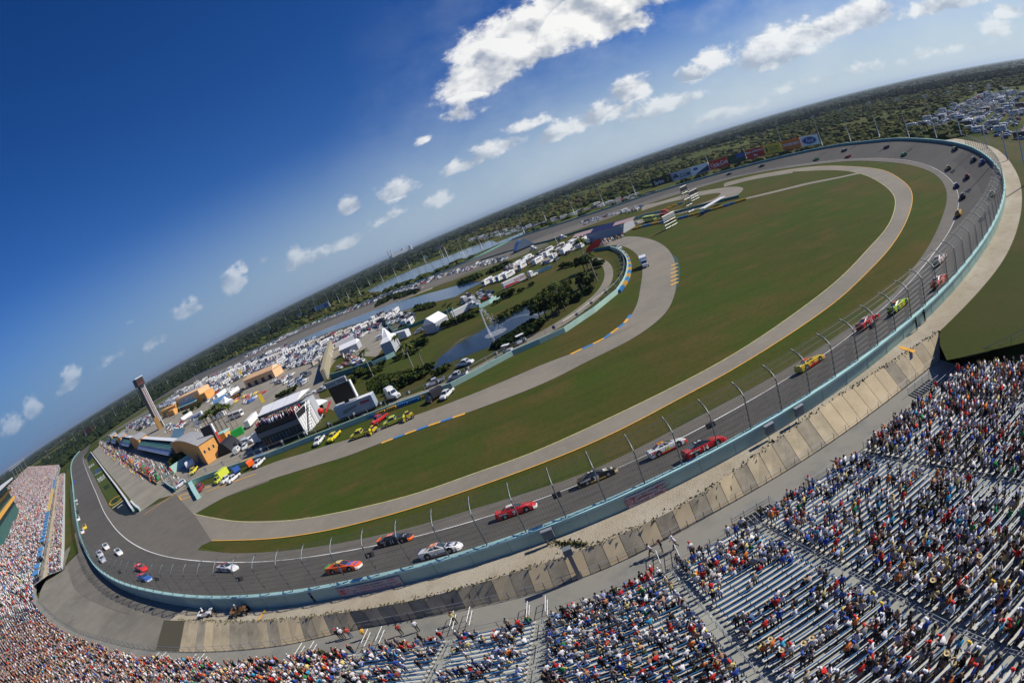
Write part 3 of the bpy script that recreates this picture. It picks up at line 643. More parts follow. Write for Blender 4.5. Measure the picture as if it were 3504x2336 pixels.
for r in range(NROW):
    d0, d1 = r*PITCH, (r+1)*PITCH
    A = []; B = []; Cc = []
    for k in sidx:
        x, y = FRONT[k, 0]+NF[k, 0]*d0, FRONT[k, 1]+NF[k, 1]*d0; x1, y1 = FRONT[k, 0]+NF[k, 0]*d1, FRONT[k, 1]+NF[k, 1]*d1
        z = FRONT[k, 2]+prof(FRONT[k, 0], d0)+.12; zp = FRONT[k, 2]+prof(FRONT[k, 0], d0-PITCH)+.12 if r else FRONT[k, 2]-.3
        A.append(rel((x, y, zp))); B.append(rel((x, y, z))); Cc.append(rel((x1, y1, z)))
    deck.strip(A, B, tread_m, flip=True); deck.strip(B, Cc, tread_m, flip=True)
deck.build('deck', stand)
# walkway between rail and seats
iF2 = [int(np.argmin(((FRONT[:, :2]-r[:2])**2).sum(1))) for r in RAIL]; Fm = FRONT[np.maximum.accumulate(iF2)].copy(); Fm[:, 2] = 2.04; Rw = RAIL.copy(); Rw[:, 2] = 2.04
m = MB(); m.strip(Fm, Rw, walk_m); m.build('walkway', kind='structure')
# benches
def bench_mesh(s0, s1, r, fine):
    n = max(2, int((s1-s0)/(1.6 if fine else 4))+1); ss = np.linspace(s0, s1, n); mm = MB(); bk = MB(); zt = None
    def line(d, dz):
        out = []
        for q in ss:
            x, y, z, nx, ny = at(q, 0); zz = z+prof(x, r*PITCH)+.12
            out.append(rel((x+nx*(r*PITCH+d), y+ny*(r*PITCH+d), zz+dz)))
        return out
    a, b = line(.40, .43), line(.68, .43); c = line(.40, .38); e_ = line(.68, .38)
    mm.strip(a, b, alu, flip=True); mm.strip(c, a, alu, flip=True); mm.strip(b, e_, alu, flip=True)
    t0, t1 = line(.72, .80), line(.75, .90); t2 = line(.72, .90); t3 = line(.79, .88)
    bk.strip(t0, t2, bblue, flip=True); bk.strip(t2, t3, bblue, flip=True); t4 = line(.79, .80); bk.strip(t3, t4, bblue, flip=True)
    nn_ = int((s1-s0)/1.9)
    for j in range(nn_+1):
        q = s0+.25+(s1-s0-.5)*j/max(nn_, 1); x, y, z, nx, ny = at(q, 0); zz = z+prof(x, r*PITCH)+.12; dd = r*PITCH+.755
        bk.box(rel((x+nx*dd, y+ny*dd, zz+.44)), (.05, .05, .88), dsteel, rz=math.atan2(ny, nx))
        if fine: mm.box(rel((x+nx*(dd-.22), y+ny*(dd-.22), zz+.19)), (.08, .05, .38), dsteel, rz=math.atan2(ny, nx))
    return mm, bk
secs = []
bounds = [2.0]+aisles+[SEND]
for i in range(len(bounds)-1): secs.append((bounds[i]+AW, bounds[i+1]-AW))
def sec_end(r): return SEND+0
allb = []
for si, (a, b) in enumerate(secs):
    for r in range(NROW-1):
        mx_, my_, mz_, _, _ = at((a+b)/2, r*PITCH)
        dist = math.sqrt(mx_**2+my_**2+(mz_-CH)**2)
        if dist < 330: allb.append((dist, si, r, a, b))
        elif r % 3 == 0: allb.append((dist, si, r, a, b))
allb.sort()
rest = MB(); restb = MB(); shown = 0
for dist, si, r, a, b in allb:
    x, y, z, nx, ny = at((a+b)/2, r*PITCH)
    v = np.array([x, y, z-CH]); el = math.degrees(math.asin(v[2]/np.linalg.norm(v)))
    if r > 1 and math.hypot(x, y) < 9: continue        # right under the photographer
    behind = y < -2
    if behind: continue
    mm, bk = bench_mesh(a, b, r, dist < 90)
    if shown < 50 and el > -56:
        o = mm.build('bench', stand); adopt(bk.build('backrest', None), o); shown += 1
    else:
        for src, dst in ((mm, rest), (bk, restb)):
            off_ = dst.n
            for t in src.mats: dst.m(t)
            dst.v += src.v; dst.n += src.n; dst.f += [tuple(off_+k for k in f) for f in src.f]; dst.mi += [dst.mats.index(src.mats[k]) for k in src.mi]; dst.col += src.col
rest.build('benches', stand, kind='stuff'); restb.build('backrests', stand, kind='stuff')
# aisle handrails and step edges
for ai, sa in enumerate(aisles):
    if at(sa, 0)[0] < -150: continue
    hr = MB()
    for d0 in np.arange(.6, 40, 3.9):
        x, y, z, nx, ny = at(sa, d0)
        if y < 0: break
        x2, y2, z2, _, _ = at(sa, d0+3.0)
        for zz in (.95, .55):
            pts = [rel((x, y, z+.1)), rel((x, y, z+zz-.1)), rel((x+nx*.15, y+ny*.15, z+zz)), rel((x2-nx*.15, y2-ny*.15, z2+zz)), rel((x2, y2, z2+zz-.1)), rel((x2, y2, z2+.1))] if zz > .9 else [rel((x, y, z+zz)), rel((x2, y2, z2+zz))]
            hr.tube(pts, .032, steel, n=5)
        xm, ym, zm, _, _ = at(sa, d0+1.5); hr.tube([rel((xm, ym, zm+.1)), rel((xm, ym, zm+.95))], .028, steel, n=4)
    if hr.v: hr.build('handrail', stand)
    sp = MB()
    for r in range(0, NROW-1):
        for h in (.5,):
            x, y, z, nx, ny = at(sa, (r+h)*PITCH)
            if y < 0: break
            tx, ty = -ny, nx; zz = FRONT[0, 2]
            zb = at(sa, r*PITCH)[2]+.12
            sp.box(rel((x+nx*.19, y+ny*.19, zb+.06)), (.38, AW*2-.1, .10), tread_m, rz=math.atan2(ny, nx))
    if sp.v: sp.build('aisle_steps', stand)
# railing on the walkway edge (above the panels) and in front of the seats
def each(name, parent, items, mesh, limit=100):
    """items = (loc, rz): one object per piece sharing a mesh; beyond the limit merged as stuff"""
    for it in items[:limit]:
        o = bpy.data.objects.new(name, mesh); C.objects.link(o); o.location = it[0]; o.rotation_euler = (0, 0, it[1]); adopt(o, parent)
    if len(items) > limit:
        mm = MB(); vv = [tuple(v.co) for v in mesh.vertices]; ff = [tuple(p.vertices) for p in mesh.polygons]; mi = [p.material_index for p in mesh.polygons]
        for loc, rz in items[limit:]:
            c_, s_ = math.cos(rz), math.sin(rz); o0 = mm.n
            for mt in mesh.materials: mm.m(mt)
            mm.v += [(loc[0]+v[0]*c_-v[1]*s_, loc[1]+v[0]*s_+v[1]*c_, loc[2]+v[2]) for v in vv]; mm.n += len(vv); mm.f += [tuple(o0+k for k in f) for f in ff]; mm.mi += mi; mm.col += [None]*len(ff)
        mm.build(name+'s', parent, kind='stuff')
def post_mesh(h, r=.035, mt=None):
    k = 'post_%.2f_%.3f_%s' % (h, r, (mt or dsteel).name)
    if k not in PM: PM[k] = MB().tube([(0, 0, 0), (0, 0, h)], r, mt or dsteel, n=4).mesh('post')
    return PM[k]
PM = {}
def railing(P, name, label, h=1.05, post=2.0, mt=steel, cat='railing', mid=True, gap=None, parent=None):
    P = catmull(P, step=post); m1 = MB(); m2 = MB(); o0 = np.array(P[len(P)//2]); root = empty(name, tuple(o0), label=label, cat=cat)
    Q_ = [tuple(p-o0) for p in P]
    for hh, rr in ((h, .035), (h*.5, .024)): MB().tube([(p[0], p[1], p[2]+hh) for p in Q_], rr, mt, n=4, caps=False).build('rail', root)
    each('post', root, [(p, 0.0) for p in Q_], post_mesh(h)); return root
railing(RAIL[4:], 'railing', 'steel pipe railing between the grandstand walkway and the sloping concrete panels')
for k in range(len(aisle_x)):
    a0 = s_of_x(aisle_x[k])+1.4; a1 = (s_of_x(aisle_x[k+1])-1.4) if k+1 < len(aisle_x) else SEND-1
    nth = ['second', 'third', 'fourth', 'fifth', 'sixth', 'last'][k]
    railing([(x, y, 2.05) for x, y, z, nx, ny in [at(q, -.45) for q in np.linspace(a0, a1, 6)]], 'seat_front_railing', 'low double railing before the lowest seats, %s section from the left' % nth, h=.95, post=2.4)
x, y, z, nx, ny = at(SEND, 0)
railing([(x+.9, y+.6, 2.2)]+[(x+.7*d, y-.72*d, 2.2+prof(0, d)) for d in (2, 8, 16, 30)], 'side_railing', 'thin cable railing down the right hand side of the grandstand', h=1.3, post=3.5)
m = MB(); Es = [at(SEND, d) for d in np.linspace(0, 44, 24)]
m.strip([(e[0], e[1], 0) for e in Es], [(e[0], e[1], e[2]+.2) for e in Es], walk_m); o = m.build('end_wall', stand)
for v in o.data.vertices: v.co -= Vector(SO)
# stairwell opening in the walkway
def stairwell(px, py, label):
    x, y, z = G(px, py, 2.05); o = empty('stairwell', (x, y, z), R(2), label=label, cat='stairwell'); m = MB()
    m.box((0, 0, .012), (4.6, 1.7, .02), mat('stair_void', (.012, .014, .014), .9)); m.build('opening', o)
    m = MB()
    for k in range(9): m.box((-2.0+k*.5, 0, .03+.012*k), (.10, 1.5, .02), steel)
    m.build('steps', o)
    m = MB()
    for a, b in (((-2.3, .9), (2.3, .9)), ((2.3, .9), (2.3, -.9)), ((2.3, -.9), (-2.3, -.9))):
        for h in (1.05, .7, .35): m.tube([(a[0], a[1], h), (b[0], b[1], h)], .03, steel, n=4)
    for x_, y_ in ((-2.3, .9), (-.8, .9), (.8, .9), (2.3, .9), (2.3, -.9), (.8, -.9), (-.8, -.9), (-2.3, -.9)): m.tube([(x_, y_, 0), (x_, y_, 1.05)], .03, dsteel, n=4)
    m.build('guard_rail', o)
stairwell(2585, 1772, 'dark stairwell with pipe guard rails cut into the lowest rows of seats near the bend')
stairwell(3160, 1330, 'stairwell with guard rails near the right hand end of the grandstand walkway')
def gate_frame(px, py, label):
    x, y, z = G(px, py, 2.05); o = empty('aisle_gate', (x, y, z), R(-6), label=label, cat='handrail')
    for sx_ in (-.95, .95):
        m = MB()
        for h in (1.25, .65): m.tube([(sx_, -1.5, h+.1), (sx_, 1.2, h-.25)], .04, white, n=4)
        for yy in (-1.5, -.6, .3, 1.2): m.tube([(sx_, yy, 0), (sx_, yy, 1.35-.13*(yy+1.5))], .035, steel, n=4)
        m.build('ramp_rail', o)
for i, (px, py) in enumerate([(1848, 2095), (2290, 1915), (1590, 2128), (1290, 2190), (1060, 2236), (690, 2270), (560, 2262)]):
    gate_frame(px, py, 'white pipe ramp rails at an aisle foot, ' + ['left of the long concrete post', 'right beside the dark stairwell', 'third pair from the stairwell', 'beside the man in the orange vest', 'fifth pair from the stairwell', 'second pair from the paved concourse', 'nearest the paved concourse'][i])

# ---------------------------------------------------------------- lower terrace of the front straight stand
tan = mat('terrace_concrete', (.50, .42, .29), .9, vary=.12, vscale=.3)
lf = [(222, 1620, 2.0), (221, 1660, 2.0), (221, 1700, 2.0), (220, 1740, 2.0), (219, 1800, 2.0), (218, 1860, 2.0), (216, 1905, 2.0), (214, 1948, 2.0)]
LF = catmull([G(*p) for p in lf], step=3.0); NL = nrm(LF); s_ = np.sign(((LF[:, :2]-cen)*NL).sum(1)); NL = NL*s_[:, None]
terr = empty('lower_terrace', tuple(LF[len(LF)//2]), label='low terrace of seats and pale walkway in front of the packed far stand', cat='terrace'); TO = np.array(terr.location)
m = MB()
prev = LF.copy(); w0 = LF.copy(); w0[:, 2] = 1.2; w1 = LF.copy(); w1[:, 2] = 2.9; wb = MB(); wb.strip(w0-TO, w1-TO, mat('pale_wall', (.6, .62, .58), .7, vary=.08, vscale=.3)); w2 = w1.copy(); w2[:, :2] += NL*.3; wb.strip(w1-TO, w2-TO, white); wb.build('front_wall', terr)
for r in range(7):
    c0 = LF.copy(); c0[:, :2] += NL*(.4+r*.8); c0[:, 2] = 2.1+r*.18; c1 = c0.copy(); c1[:, :2] += NL*.8; pz = c0.copy(); pz[:, 2] -= .18
    m.strip(pz-TO, c0-TO, tread_m); m.strip(c0-TO, c1-TO, tread_m)
m.build('terrace_deck', terr)
m = MB(); c0 = LF.copy(); c0[:, :2] += NL*6.0; c0[:, 2] = 3.3; c1 = c0.copy(); c1[:, :2] += NL*3.2; m.strip(c0-TO, c1-TO, tan); m.build('terrace_walkway', terr)
m = MB(); c2 = c1.copy(); c2[:, 2] -= .02; c3 = c2.copy(); c3[:, :2] += NL*14; m.strip(c2-TO, c3-TO, walk_m); m.build('back_paving', terr)
cb = mat('canopy_blue', (.07, .24, .48), .6, vary=.06, vscale=2); cy = mat('canopy_yellow', (.75, .52, .16), .6)
k0 = len(LF)-3; nc = 0
for j, k in enumerate(range(len(LF)-2, 6, -3)):
    p = LF[k]+np.array([NL[k, 0]*10.6, NL[k, 1]*10.6, 0]); ang = math.atan2(NL[k, 1], NL[k, 0])
    if j in (2, 5): continue
    col = cy if 16 <= j < 30 else cb
    o = empty('canopy', (p[0], p[1], 3.3), ang, label='%s flat canopy, %s along the terrace from the concourse' % ('yellow' if col is cy else 'blue', ORD[j]), cat='canopy', group='canopies along the lower terrace'); nc += 1
    m = MB(); m.add([(-1.3, -3.2, 2.3), (1.5, -3.2, 2.9), (1.5, 3.2, 2.9), (-1.3, 3.2, 2.3)], [(0, 1, 2, 3)], col); m.add([(-1.3, -3.2, 2.2), (1.5, -3.2, 2.8), (1.5, 3.2, 2.8), (-1.3, 3.2, 2.2)], [(3, 2, 1, 0)], col); m.box((-1.3, 0, 2.2), (.05, 6.4, .25), white); m.build('roof', o)
    for xx, hh in ((-1.2, 2.3), (1.4, 2.85)):
        for yy in (-3.1, 3.1): obj('post', post_mesh(hh, .05, steel), o, (xx, yy, 0))
# front wall of the upper tier
m = MB(); sel = [k for k in range(len(FRONT)) if FRONT[k, 0] < -108]; A = FRONT[sel].copy(); B = A.copy(); A[:, 2] = 1.5; B[:, 2] += .9; B2 = B.copy(); B2[:, :2] += NF[sel]*.35
A -= SO; B -= SO; B2 -= SO
m.strip(A, B, mat('tier_wall', (.30, .31, .30), .8, vary=.1, vscale=.3)); m.strip(B, B2, MATS['tier_wall']); m.build('tier_wall', stand)
# ================================================================ CATCH FENCE, LIGHT POLES, BILLBOARDS, WALL SIGNS
def fence_top(i, t):
    """profile of a fence post at wall index i: t 0..1"""
    h = 5.4*min(1, t*1.25) if t < .8 else 5.4
    if t < .62: return 0.0, 5.1*t/.62*.8
    u = (t-.62)/.38; return 2.4*u**1.5, 5.1*.8+1.25*math.sin(u*1.35)
WF = catmull(WT, step=4.55); nf = nrm(WF); s_ = np.sign(((cen-WF[:, :2])*nf).sum(1)); nf = nf*s_[:, None]
kin = [i for i in range(len(WF)) if not (WF[i, 1] > 330 and WF[i, 0] > -300)]
f0 = int(np.argmin(((WF[:, :2]-np.array(G(247, 1690, 2)[:2]))**2).sum(1))); f1 = int(np.argmin(((WF[:, :2]-np.array(G(3310, 497, 6)[:2]))**2).sum(1)))
mid = (f0+f1)//2
fence = empty('catch_fence', tuple(WF[mid]), label='tall curved catch fence of posts and cables leaning over the track along the outer wall', cat='fence'); FO = np.array(fence.location)
pole_m = mat('fence_post_steel', (.20, .23, .23), .45, .6, vary=.15, vscale=1)
def post_curve():
    m = MB(); pts = [(fence_top(0, t)[0], 0, fence_top(0, t)[1]) for t in np.linspace(0, 1, 13)]
    m.tube(pts, .085, pole_m, n=6, r2=.06)
    for t in np.linspace(.06, .95, 9): a = fence_top(0, t); m.box((a[0]+.12, 0, a[1]), (.16, .12, .10), dsteel)
    for t in np.linspace(.72, .97, 6): a = fence_top(0, t); m.box((a[0]+.10, 0, a[1]-.08), (.05, .05, .2), pole_m)
    return m.mesh('post', True)
pm = post_curve()
order = sorted(range(f0, f1+1), key=lambda i: WF[i, 0]**2+WF[i, 1]**2)
each('post', fence, [((WF[i, 0]+nf[i, 0]*.28-FO[0], WF[i, 1]+nf[i, 1]*.28-FO[1], WF[i, 2]+.1-FO[2]), math.atan2(nf[i, 1], nf[i, 0])) for i in order], pm)
for t in list(np.linspace(.10, .93, 9)):
    a = fence_top(0, t); MB().tube([(WF[i, 0]+nf[i, 0]*(.40+a[0])-FO[0], WF[i, 1]+nf[i, 1]*(.40+a[0])-FO[1], WF[i, 2]+.1+a[1]-FO[2]) for i in range(f0, f1+1)], .016, dsteel, n=3, caps=False).build('cable', fence)
# wire mesh: square grid pattern cut by alpha
mw = mat('wire_mesh', (.10, .105, .10), .7, 0)
def mesh_alpha(m, sc, th):
    nt = m.node_tree; b = nt.nodes['Principled BSDF']; uv = nt.nodes.new('ShaderNodeUVMap'); uv.uv_map = 'UV'; sp = nt.nodes.new('ShaderNodeSeparateXYZ'); nt.links.new(uv.outputs[0], sp.inputs[0]); o = []
    for ax in (0, 1):
        a = nt.nodes.new('ShaderNodeMath'); a.operation = 'MULTIPLY'; nt.links.new(sp.outputs[ax], a.inputs[0]); a.inputs[1].default_value = sc
        f = nt.nodes.new('ShaderNodeMath'); f.operation = 'FRACT'; nt.links.new(a.outputs[0], f.inputs[0])
        l = nt.nodes.new('ShaderNodeMath'); l.operation = 'LESS_THAN'; nt.links.new(f.outputs[0], l.inputs[0]); l.inputs[1].default_value = th; o.append(l.outputs[0])
    mx = nt.nodes.new('ShaderNodeMath'); mx.operation = 'MAXIMUM'; nt.links.new(o[0], mx.inputs[0]); nt.links.new(o[1], mx.inputs[1]); nt.links.new(mx.outputs[0], b.inputs['Alpha'])
mesh_alpha(mw, 1/.30, .05)
ts = list(np.linspace(0.0, .98, 9)); vs = []; fs = []; uvs = []
arc = np.concatenate([[0], np.cumsum(np.linalg.norm(np.diff(WF[:, :2], axis=0), axis=1))])
for i in range(f0, f1+1):
    l = 0; pa = None
    for t in ts:
        a = fence_top(0, t); l += math.hypot(a[0]-pa[0], a[1]-pa[1]) if pa else 0; pa = a
        vs.append((WF[i, 0]+nf[i, 0]*(.44+a[0])-FO[0], WF[i, 1]+nf[i, 1]*(.44+a[0])-FO[1], WF[i, 2]+.1+a[1]-FO[2])); uvs.append((arc[i], l))
K = len(ts)
for i in range(f1-f0):
    for k in range(K-1): fs.append((i*K+k, (i+1)*K+k, (i+1)*K+k+1, i*K+k+1))
me = bpy.data.meshes.new('wire_mesh'); me.from_pydata(vs, [], fs); me.materials.append(mw); uvl = me.uv_layers.new(name='UV')
uvl.data.foreach_set('uv', [c for p in me.polygons for v in p.vertices for c in uvs[v]]); obj('wire_mesh', me, fence)
# loudspeaker / light boxes hung on the fence
for i, (px, py) in enumerate([(1932, 1700), (2470-0, 1110+282), (1380-73, 1905), (3023, 1110), (543, 1983), (818, 1978), (395, 1958)]):
    p = None
    for k in range(f0, f1+1):
        a = fence_top(0, .42); q = np.array([WF[k, 0]+nf[k, 0]*(.28+a[0]), WF[k, 1]+nf[k, 1]*(.28+a[0]), WF[k, 2]+a[1]])
        v = q-np.array([0, 0, CH]); v /= np.linalg.norm(v); w = ray(px, py); e = 1-float(v @ w)
        if p is None or e < p[0]: p = (e, q, k)
    q, k = p[1], p[2]
    o = MB().box((0, 0, 0), (.7, .9, .6), dark).build('speaker_box'); o.location = tuple(q+np.array([nf[k, 0]*.55, nf[k, 1]*.55, 0])); o.rotation_euler = (0, .5, math.atan2(nf[k, 1], nf[k, 0]))
    tag(o, 'black box hung on a fence post, '+['beside the red car numbered 9', 'between the yellow car and the red and black car', 'below the black and orange car', 'beside the red car ahead of the lime car', 'below the red and blue cars', 'below the red and white car on the bend', 'leftmost on the bend'][i], 'speaker', 'boxes hung on the catch fence')
    m = MB(); m.box((-.42, 0, 0), (.2, .1, .1), steel); m.build('bracket', o)
# grey cabinets mounted on the outer face of the wall
for i, (px, py, lb) in enumerate([(1939, 1800, 'grey cabinet on a short pole against the teal wall by the weeds'), (2672, 1445, 'open grey cabinet door standing against the teal wall'), (2715, 1410, 'second grey cabinet door against the teal wall, nearer the yellow car')]):
    x, y, z = G(px, py, 5.3); k = int(np.argmin(((WT[:, :2]-[x, y])**2).sum(1))); p = WT[k]
    o = empty('wall_cabinet', (p[0]-NW[k, 0]*.75, p[1]-NW[k, 1]*.75, OG[k]), math.atan2(NW[k, 1], NW[k, 0]), label=lb, cat='cabinet')
    MB().box((0, 0, 1.35), (.35, 1.2, 1.1), mat('cabinet_grey', (.17, .20, .20), .5)).box((.02, 0, 1.92), (.5, 1.3, .06), steel).build('box', o); MB().tube([(0, .3, 0), (0, .3, .8)], .06, steel).build('post', o)
# ---- floodlight poles
pole_s = mat('pole_steel', (.50, .52, .52), .5, .3)
def light_pole_mesh(h=25.5, w=4.2):
    m = MB(); m.tube([(0, 0, 0), (0, 0, h*.5), (0, 0, h)], .34, pole_s, n=8, r2=.17)
    g = MB()
    g.box((0, 0, h), (w, .16, .16), pole_s); g.box((0, 0, h-1.1), (w*.8, .16, .16), pole_s); g.box((0, 0, h-.55), (.12, .12, 1.1), pole_s)
    out = []
    for z, n in ((h+.25, 6), (h-.85, 5)):
        l = MB(); lm = mat('lamp_housing', (.62, .64, .66), .4, .3); l.box((0, -.1, z), (n*w/6, .1, .1), lm)
        for k in range(n): l.box(((k-(n-1)/2)*(w/6), -.3, z), (.5, .35, .42), lm)
        out.append(l.mesh('lamp_bank'))
    g2 = MB(); g2.box((0, 0, h-1.1), (w*.8, .16, .16), pole_s)
    return m.mesh('pole', True), g.mesh('crossarm'), out[0], out[1]
LPM = light_pole_mesh(); LPB = light_pole_mesh(27, 4.8)
def light_pole(px, py, z, label, group, M=LPM, s=1.0, rz=None):
    x, y, z = G(px, py, z); s = s*.97; o = empty('floodlight_pole', (x, y, z), math.atan2(-x, y)*.4 if rz is None else rz, label, 'light pole', group, scale=s)
    obj('pole', M[0], o); obj('crossarm', M[1], o); obj('lamp_bank', M[2], o); obj('lamp_bank', M[3], o); return o
bk = [(158+150, 0)] and []
z1 = lambda x, y: (x*.5102, 1100+y*.5102); z2 = lambda x, y: (600+x*.5102, 800+y*.5102); z3 = lambda x, y: (1400+x*.5102, 500+y*.5102); z4 = lambda x, y: (2304+x*.5102, 150+y*.5102)
z5 = lambda x, y: (2304+x*.5102, 850+y*.5102); z6 = lambda x, y: (x*.5102, 1536+y*.5102); z7 = lambda x, y: (1150+x*.5102, 1536+y*.5102); z8 = lambda x, y: (2304+x*.5102, 1536+y*.5102)
r1 = lambda x, y: (3054+x*.19133, 300+y*.19133); r2 = lambda x, y: (3054+x*.19133, 600+y*.19133)
back = [z1(345, 940), z1(445, 870), z1(520, 822), z1(590, 782), z1(655, 745), z1(715, 703), z1(790, 655), z1(865, 602), z1(950, 545), z1(1040, 480), z1(1135, 435), z1(1230, 378), z1(1327, 325), z1(1430, 265), z1(1525, 215), z2(545, 708), z2(645, 657), z2(755, 603), z2(850, 542), z2(947, 497), z2(1042, 487), z2(1106, 464), z2(1168, 440), z2(1245, 413), z2(1308, 350), z2(1395, 322), z2(1481, 284), z2(1576, 238), z2(1680, 196)]
for i, p in enumerate(back): light_pole(p[0], p[1], 1, '%s floodlight pole along the far straight, counting from the far left' % ORD[i], 'floodlight poles along the far straight')
back2 = [z3(235, 752), z3(372, 740), z3(492, 690), z3(614, 610), z3(776, 588), z3(920, 500), z3(1110, 457), z3(1310, 402), z3(1522, 328), z3(1772, 240), z4(237, 812), z4(493, 772), z4(735, 690), z4(1000, 682), z4(1190, 655), z4(1384, 625), z4(1582, 625), z4(1766, 630), r1(1232, 850)]
zs = [1]*10+[3]*3+[4, 4.5, 4.5, 4, 3.5, 3]
for i, p in enumerate(back2): light_pole(p[0], p[1], zs[i], '%s floodlight pole rightward from the flagpole, behind the far wall' % ORD[i], 'floodlight poles behind the far turn', s=.96)
for i, (p, z) in enumerate([(r1(1700, 1085), 3.5), (r1(2060, 1290), 4), (r1(2420, 1720), 4.2)]): light_pole(p[0], p[1], z, ['slim floodlight pole beside the gravel road at the right hand bend', 'floodlight pole on the grass bank casting a shadow over the gravel', 'tallest floodlight pole at the right edge of the picture'][i], 'floodlight poles on the right bank', LPB, rz=.9)
for i, p in enumerate([(94, 1602), (84, 1615), (76, 1622), (66, 1632), (55, 1638)]):
    d = ray(*p); t = (16-CH)/d[2]; t = min(t, 640-i*45); 
    o = empty('floodlight_pole', (d[0]*t, d[1]*t, 0), .6, '%s floodlight pole behind the top of the far stand' % ORD[i], 'light pole', 'floodlight poles behind the far stand')
    for me_, n_ in zip(LPB, ('pole', 'crossarm', 'lamp_bank', 'lamp_bank')): obj(n_, me_, o)
    o.scale = (1.15, 1.15, 1.38)
for i, (p, lb) in enumerate([(z1(1330, 420), 'floodlight pole rising from the packed infield car park beside the orange building'), (z1(1975, 268), 'floodlight pole in the middle of the infield car park'), (z1(1700, 352), 'floodlight pole behind the small peach building'), (z2(1025, 975), 'pale pole on the grass beside the ramped wall')]):
    light_pole(p[0], p[1], .1, lb, 'floodlight poles in the infield', s=.62 if i < 3 else .42)
# ---- billboards behind the wall
def billboard(pl, pr, h, face, label, name='billboard', z=3.2, bottom=1.4):
    a = Vector(G(*pl, z)); b = Vector(G(*pr, z)); c = (a+b)/2; w = (b-a).length; ang = math.atan2(b.y-a.y, b.x-a.x)
    o = empty(name, tuple(c), ang, label, 'billboard'); m = MB(); m.box((0, .25, bottom+h/2), (w-.3, .35, h), face); m.build('panel', o)
    nP = max(2, int(w/4)); 
    for k in range(nP): obj('post', post_mesh(bottom+3+z, .12, steel), o, ((k+.5)/nP*w-w/2, .6, -z))
    return o, w, h, bottom
def btext(o, s, size, mt, x, z, sx=1.0, shear=0, bold=0, name='lettering'):
    M = Matrix.Translation((x, .02, z)) @ Matrix.Rotation(R(90), 4, 'X'); return text(name, s, size, mt, o, M=M, sx=sx, shear=shear, bold=bold)
def bdisc(o, mt, x, z, rx, rz_, y=.04, name='emblem', n=28, shape=None):
    m = MB(); P = shape or [(math.cos(2*math.pi*k/n)*rx, math.sin(2*math.pi*k/n)*rz_) for k in range(n)]
    m.add([(x+p[0], y, z+p[1]) for p in P], [tuple(range(len(P)))], mt); return m.build(name, o)
pB = lambda x, y: (2200+x*.2806, 440+y*.2806)
w_ = mat('sign_white', (.82, .82, .82), .5); k_ = mat('sign_black', (.012, .012, .013), .5); r_ = mat('sign_red', (.60, .03, .025), .5); n_ = mat('sign_navy', (.02, .035, .12), .5); y_ = mat('sign_yellow', (.80, .55, .05), .5); o_ = mat('sign_orange', (.80, .20, .03), .5); g_ = mat('sign_grey', (.45, .48, .55), .5); b_ = mat('sign_blue', (.03, .10, .35), .5); gr_ = mat('sign_green', (.015, .05, .03), .5)
H = 8.2
o, w, h, b = billboard(pB(130, 735), pB(370, 668), H, k_, 'black billboard reading Sprint with a yellow wing mark, leftmost of the far row'); btext(o, 'Sprint', 5.2, w_, -w*.13, b+h*.42, 1.0, bold=.05)
for k in range(5): bdisc(o, y_, w*.33, b+h*.5, 1, 1, .03+.002*k, 'wing_mark', shape=[(-1.6+k*.15, 3.2-k*1.5), (2.4-k*.5, .1*(2-k)), (-1.0+k*.1, 2.4-k*1.3)])
o, w, h, b = billboard(pB(370, 665), pB(605, 596), H, g_, 'pale billboard reading .COM beside the Sprint one'); btext(o, '.COM', 4.6, n_, w*.18, b+h*.38, 1.1, bold=.1); bdisc(o, n_, -w*.26, b+h*.5, 1, 1, name='car_mark', shape=[(-3, -1.5), (3, -1.5), (3, .2), (1.6, .4), (1.3, 2.2), (-1.2, 2.2), (-1.6, .4), (-3, .2)])
o, w, h, b = billboard(pB(610, 594), pB(832, 530), H, w_, 'white and blue billboard left of the red Coca-Cola one'); bdisc(o, n_, 0, b+h*.25, 1, 1, name='blue_wedge', shape=[(-w*.35, -h*.22), (w*.47, -h*.22), (w*.47, h*.45)]); bdisc(o, b_, -w*.22, b+h*.66, 2.6, 1.2, name='car_mark')
o, w, h, b = billboard(pB(836, 528), pB(1058, 462), H, r_, 'red billboard reading Coca-Cola in white script'); btext(o, 'Coca-Cola', 4.7, w_, 0, b+h*.5, .86, .35, bold=.05)
bdisc(o, w_, 0, b+h*.22, 1, 1, .035, 'swash', shape=[(-6, -.3), (-2, .25), (3, -.2), (6, .5), (3, .15), (-2, .6), (-6, .1)])
o, w, h, b = billboard(pB(1062, 461), pB(1270, 402), H, gr_, 'dark green billboard with a blue patch between two red ones'); bdisc(o, b_, w*.22, b+h*.7, 1, 1, name='blue_patch', shape=[(-4.5, -1.8), (4.5, -1.8), (3.2, 2), (-2.6, 2)])
btext(o, 'SPEEDWAY', 2.2, mat('sign_dim_green', (.05, .14, .09), .5), -w*.08, b+h*.32)
o, w, h, b = billboard(pB(1278, 400), pB(1500, 338), H, r_, 'red billboard reading Bank of America above a white flag emblem'); btext(o, 'Bank of America', 2.6, w_, 0, b+h*.72, .95, bold=.05)
for k in range(3): bdisc(o, w_, 0, b+h*.28, 1, 1, .03+.003*k, 'flag_emblem', shape=[(-2.0+k*1.3, -.2-k*.3), (-1.1+k*1.3, .9-k*.3), (.0+k*1.1, .6-k*.3), (-.8+k*1.1, -.6-k*.3)])
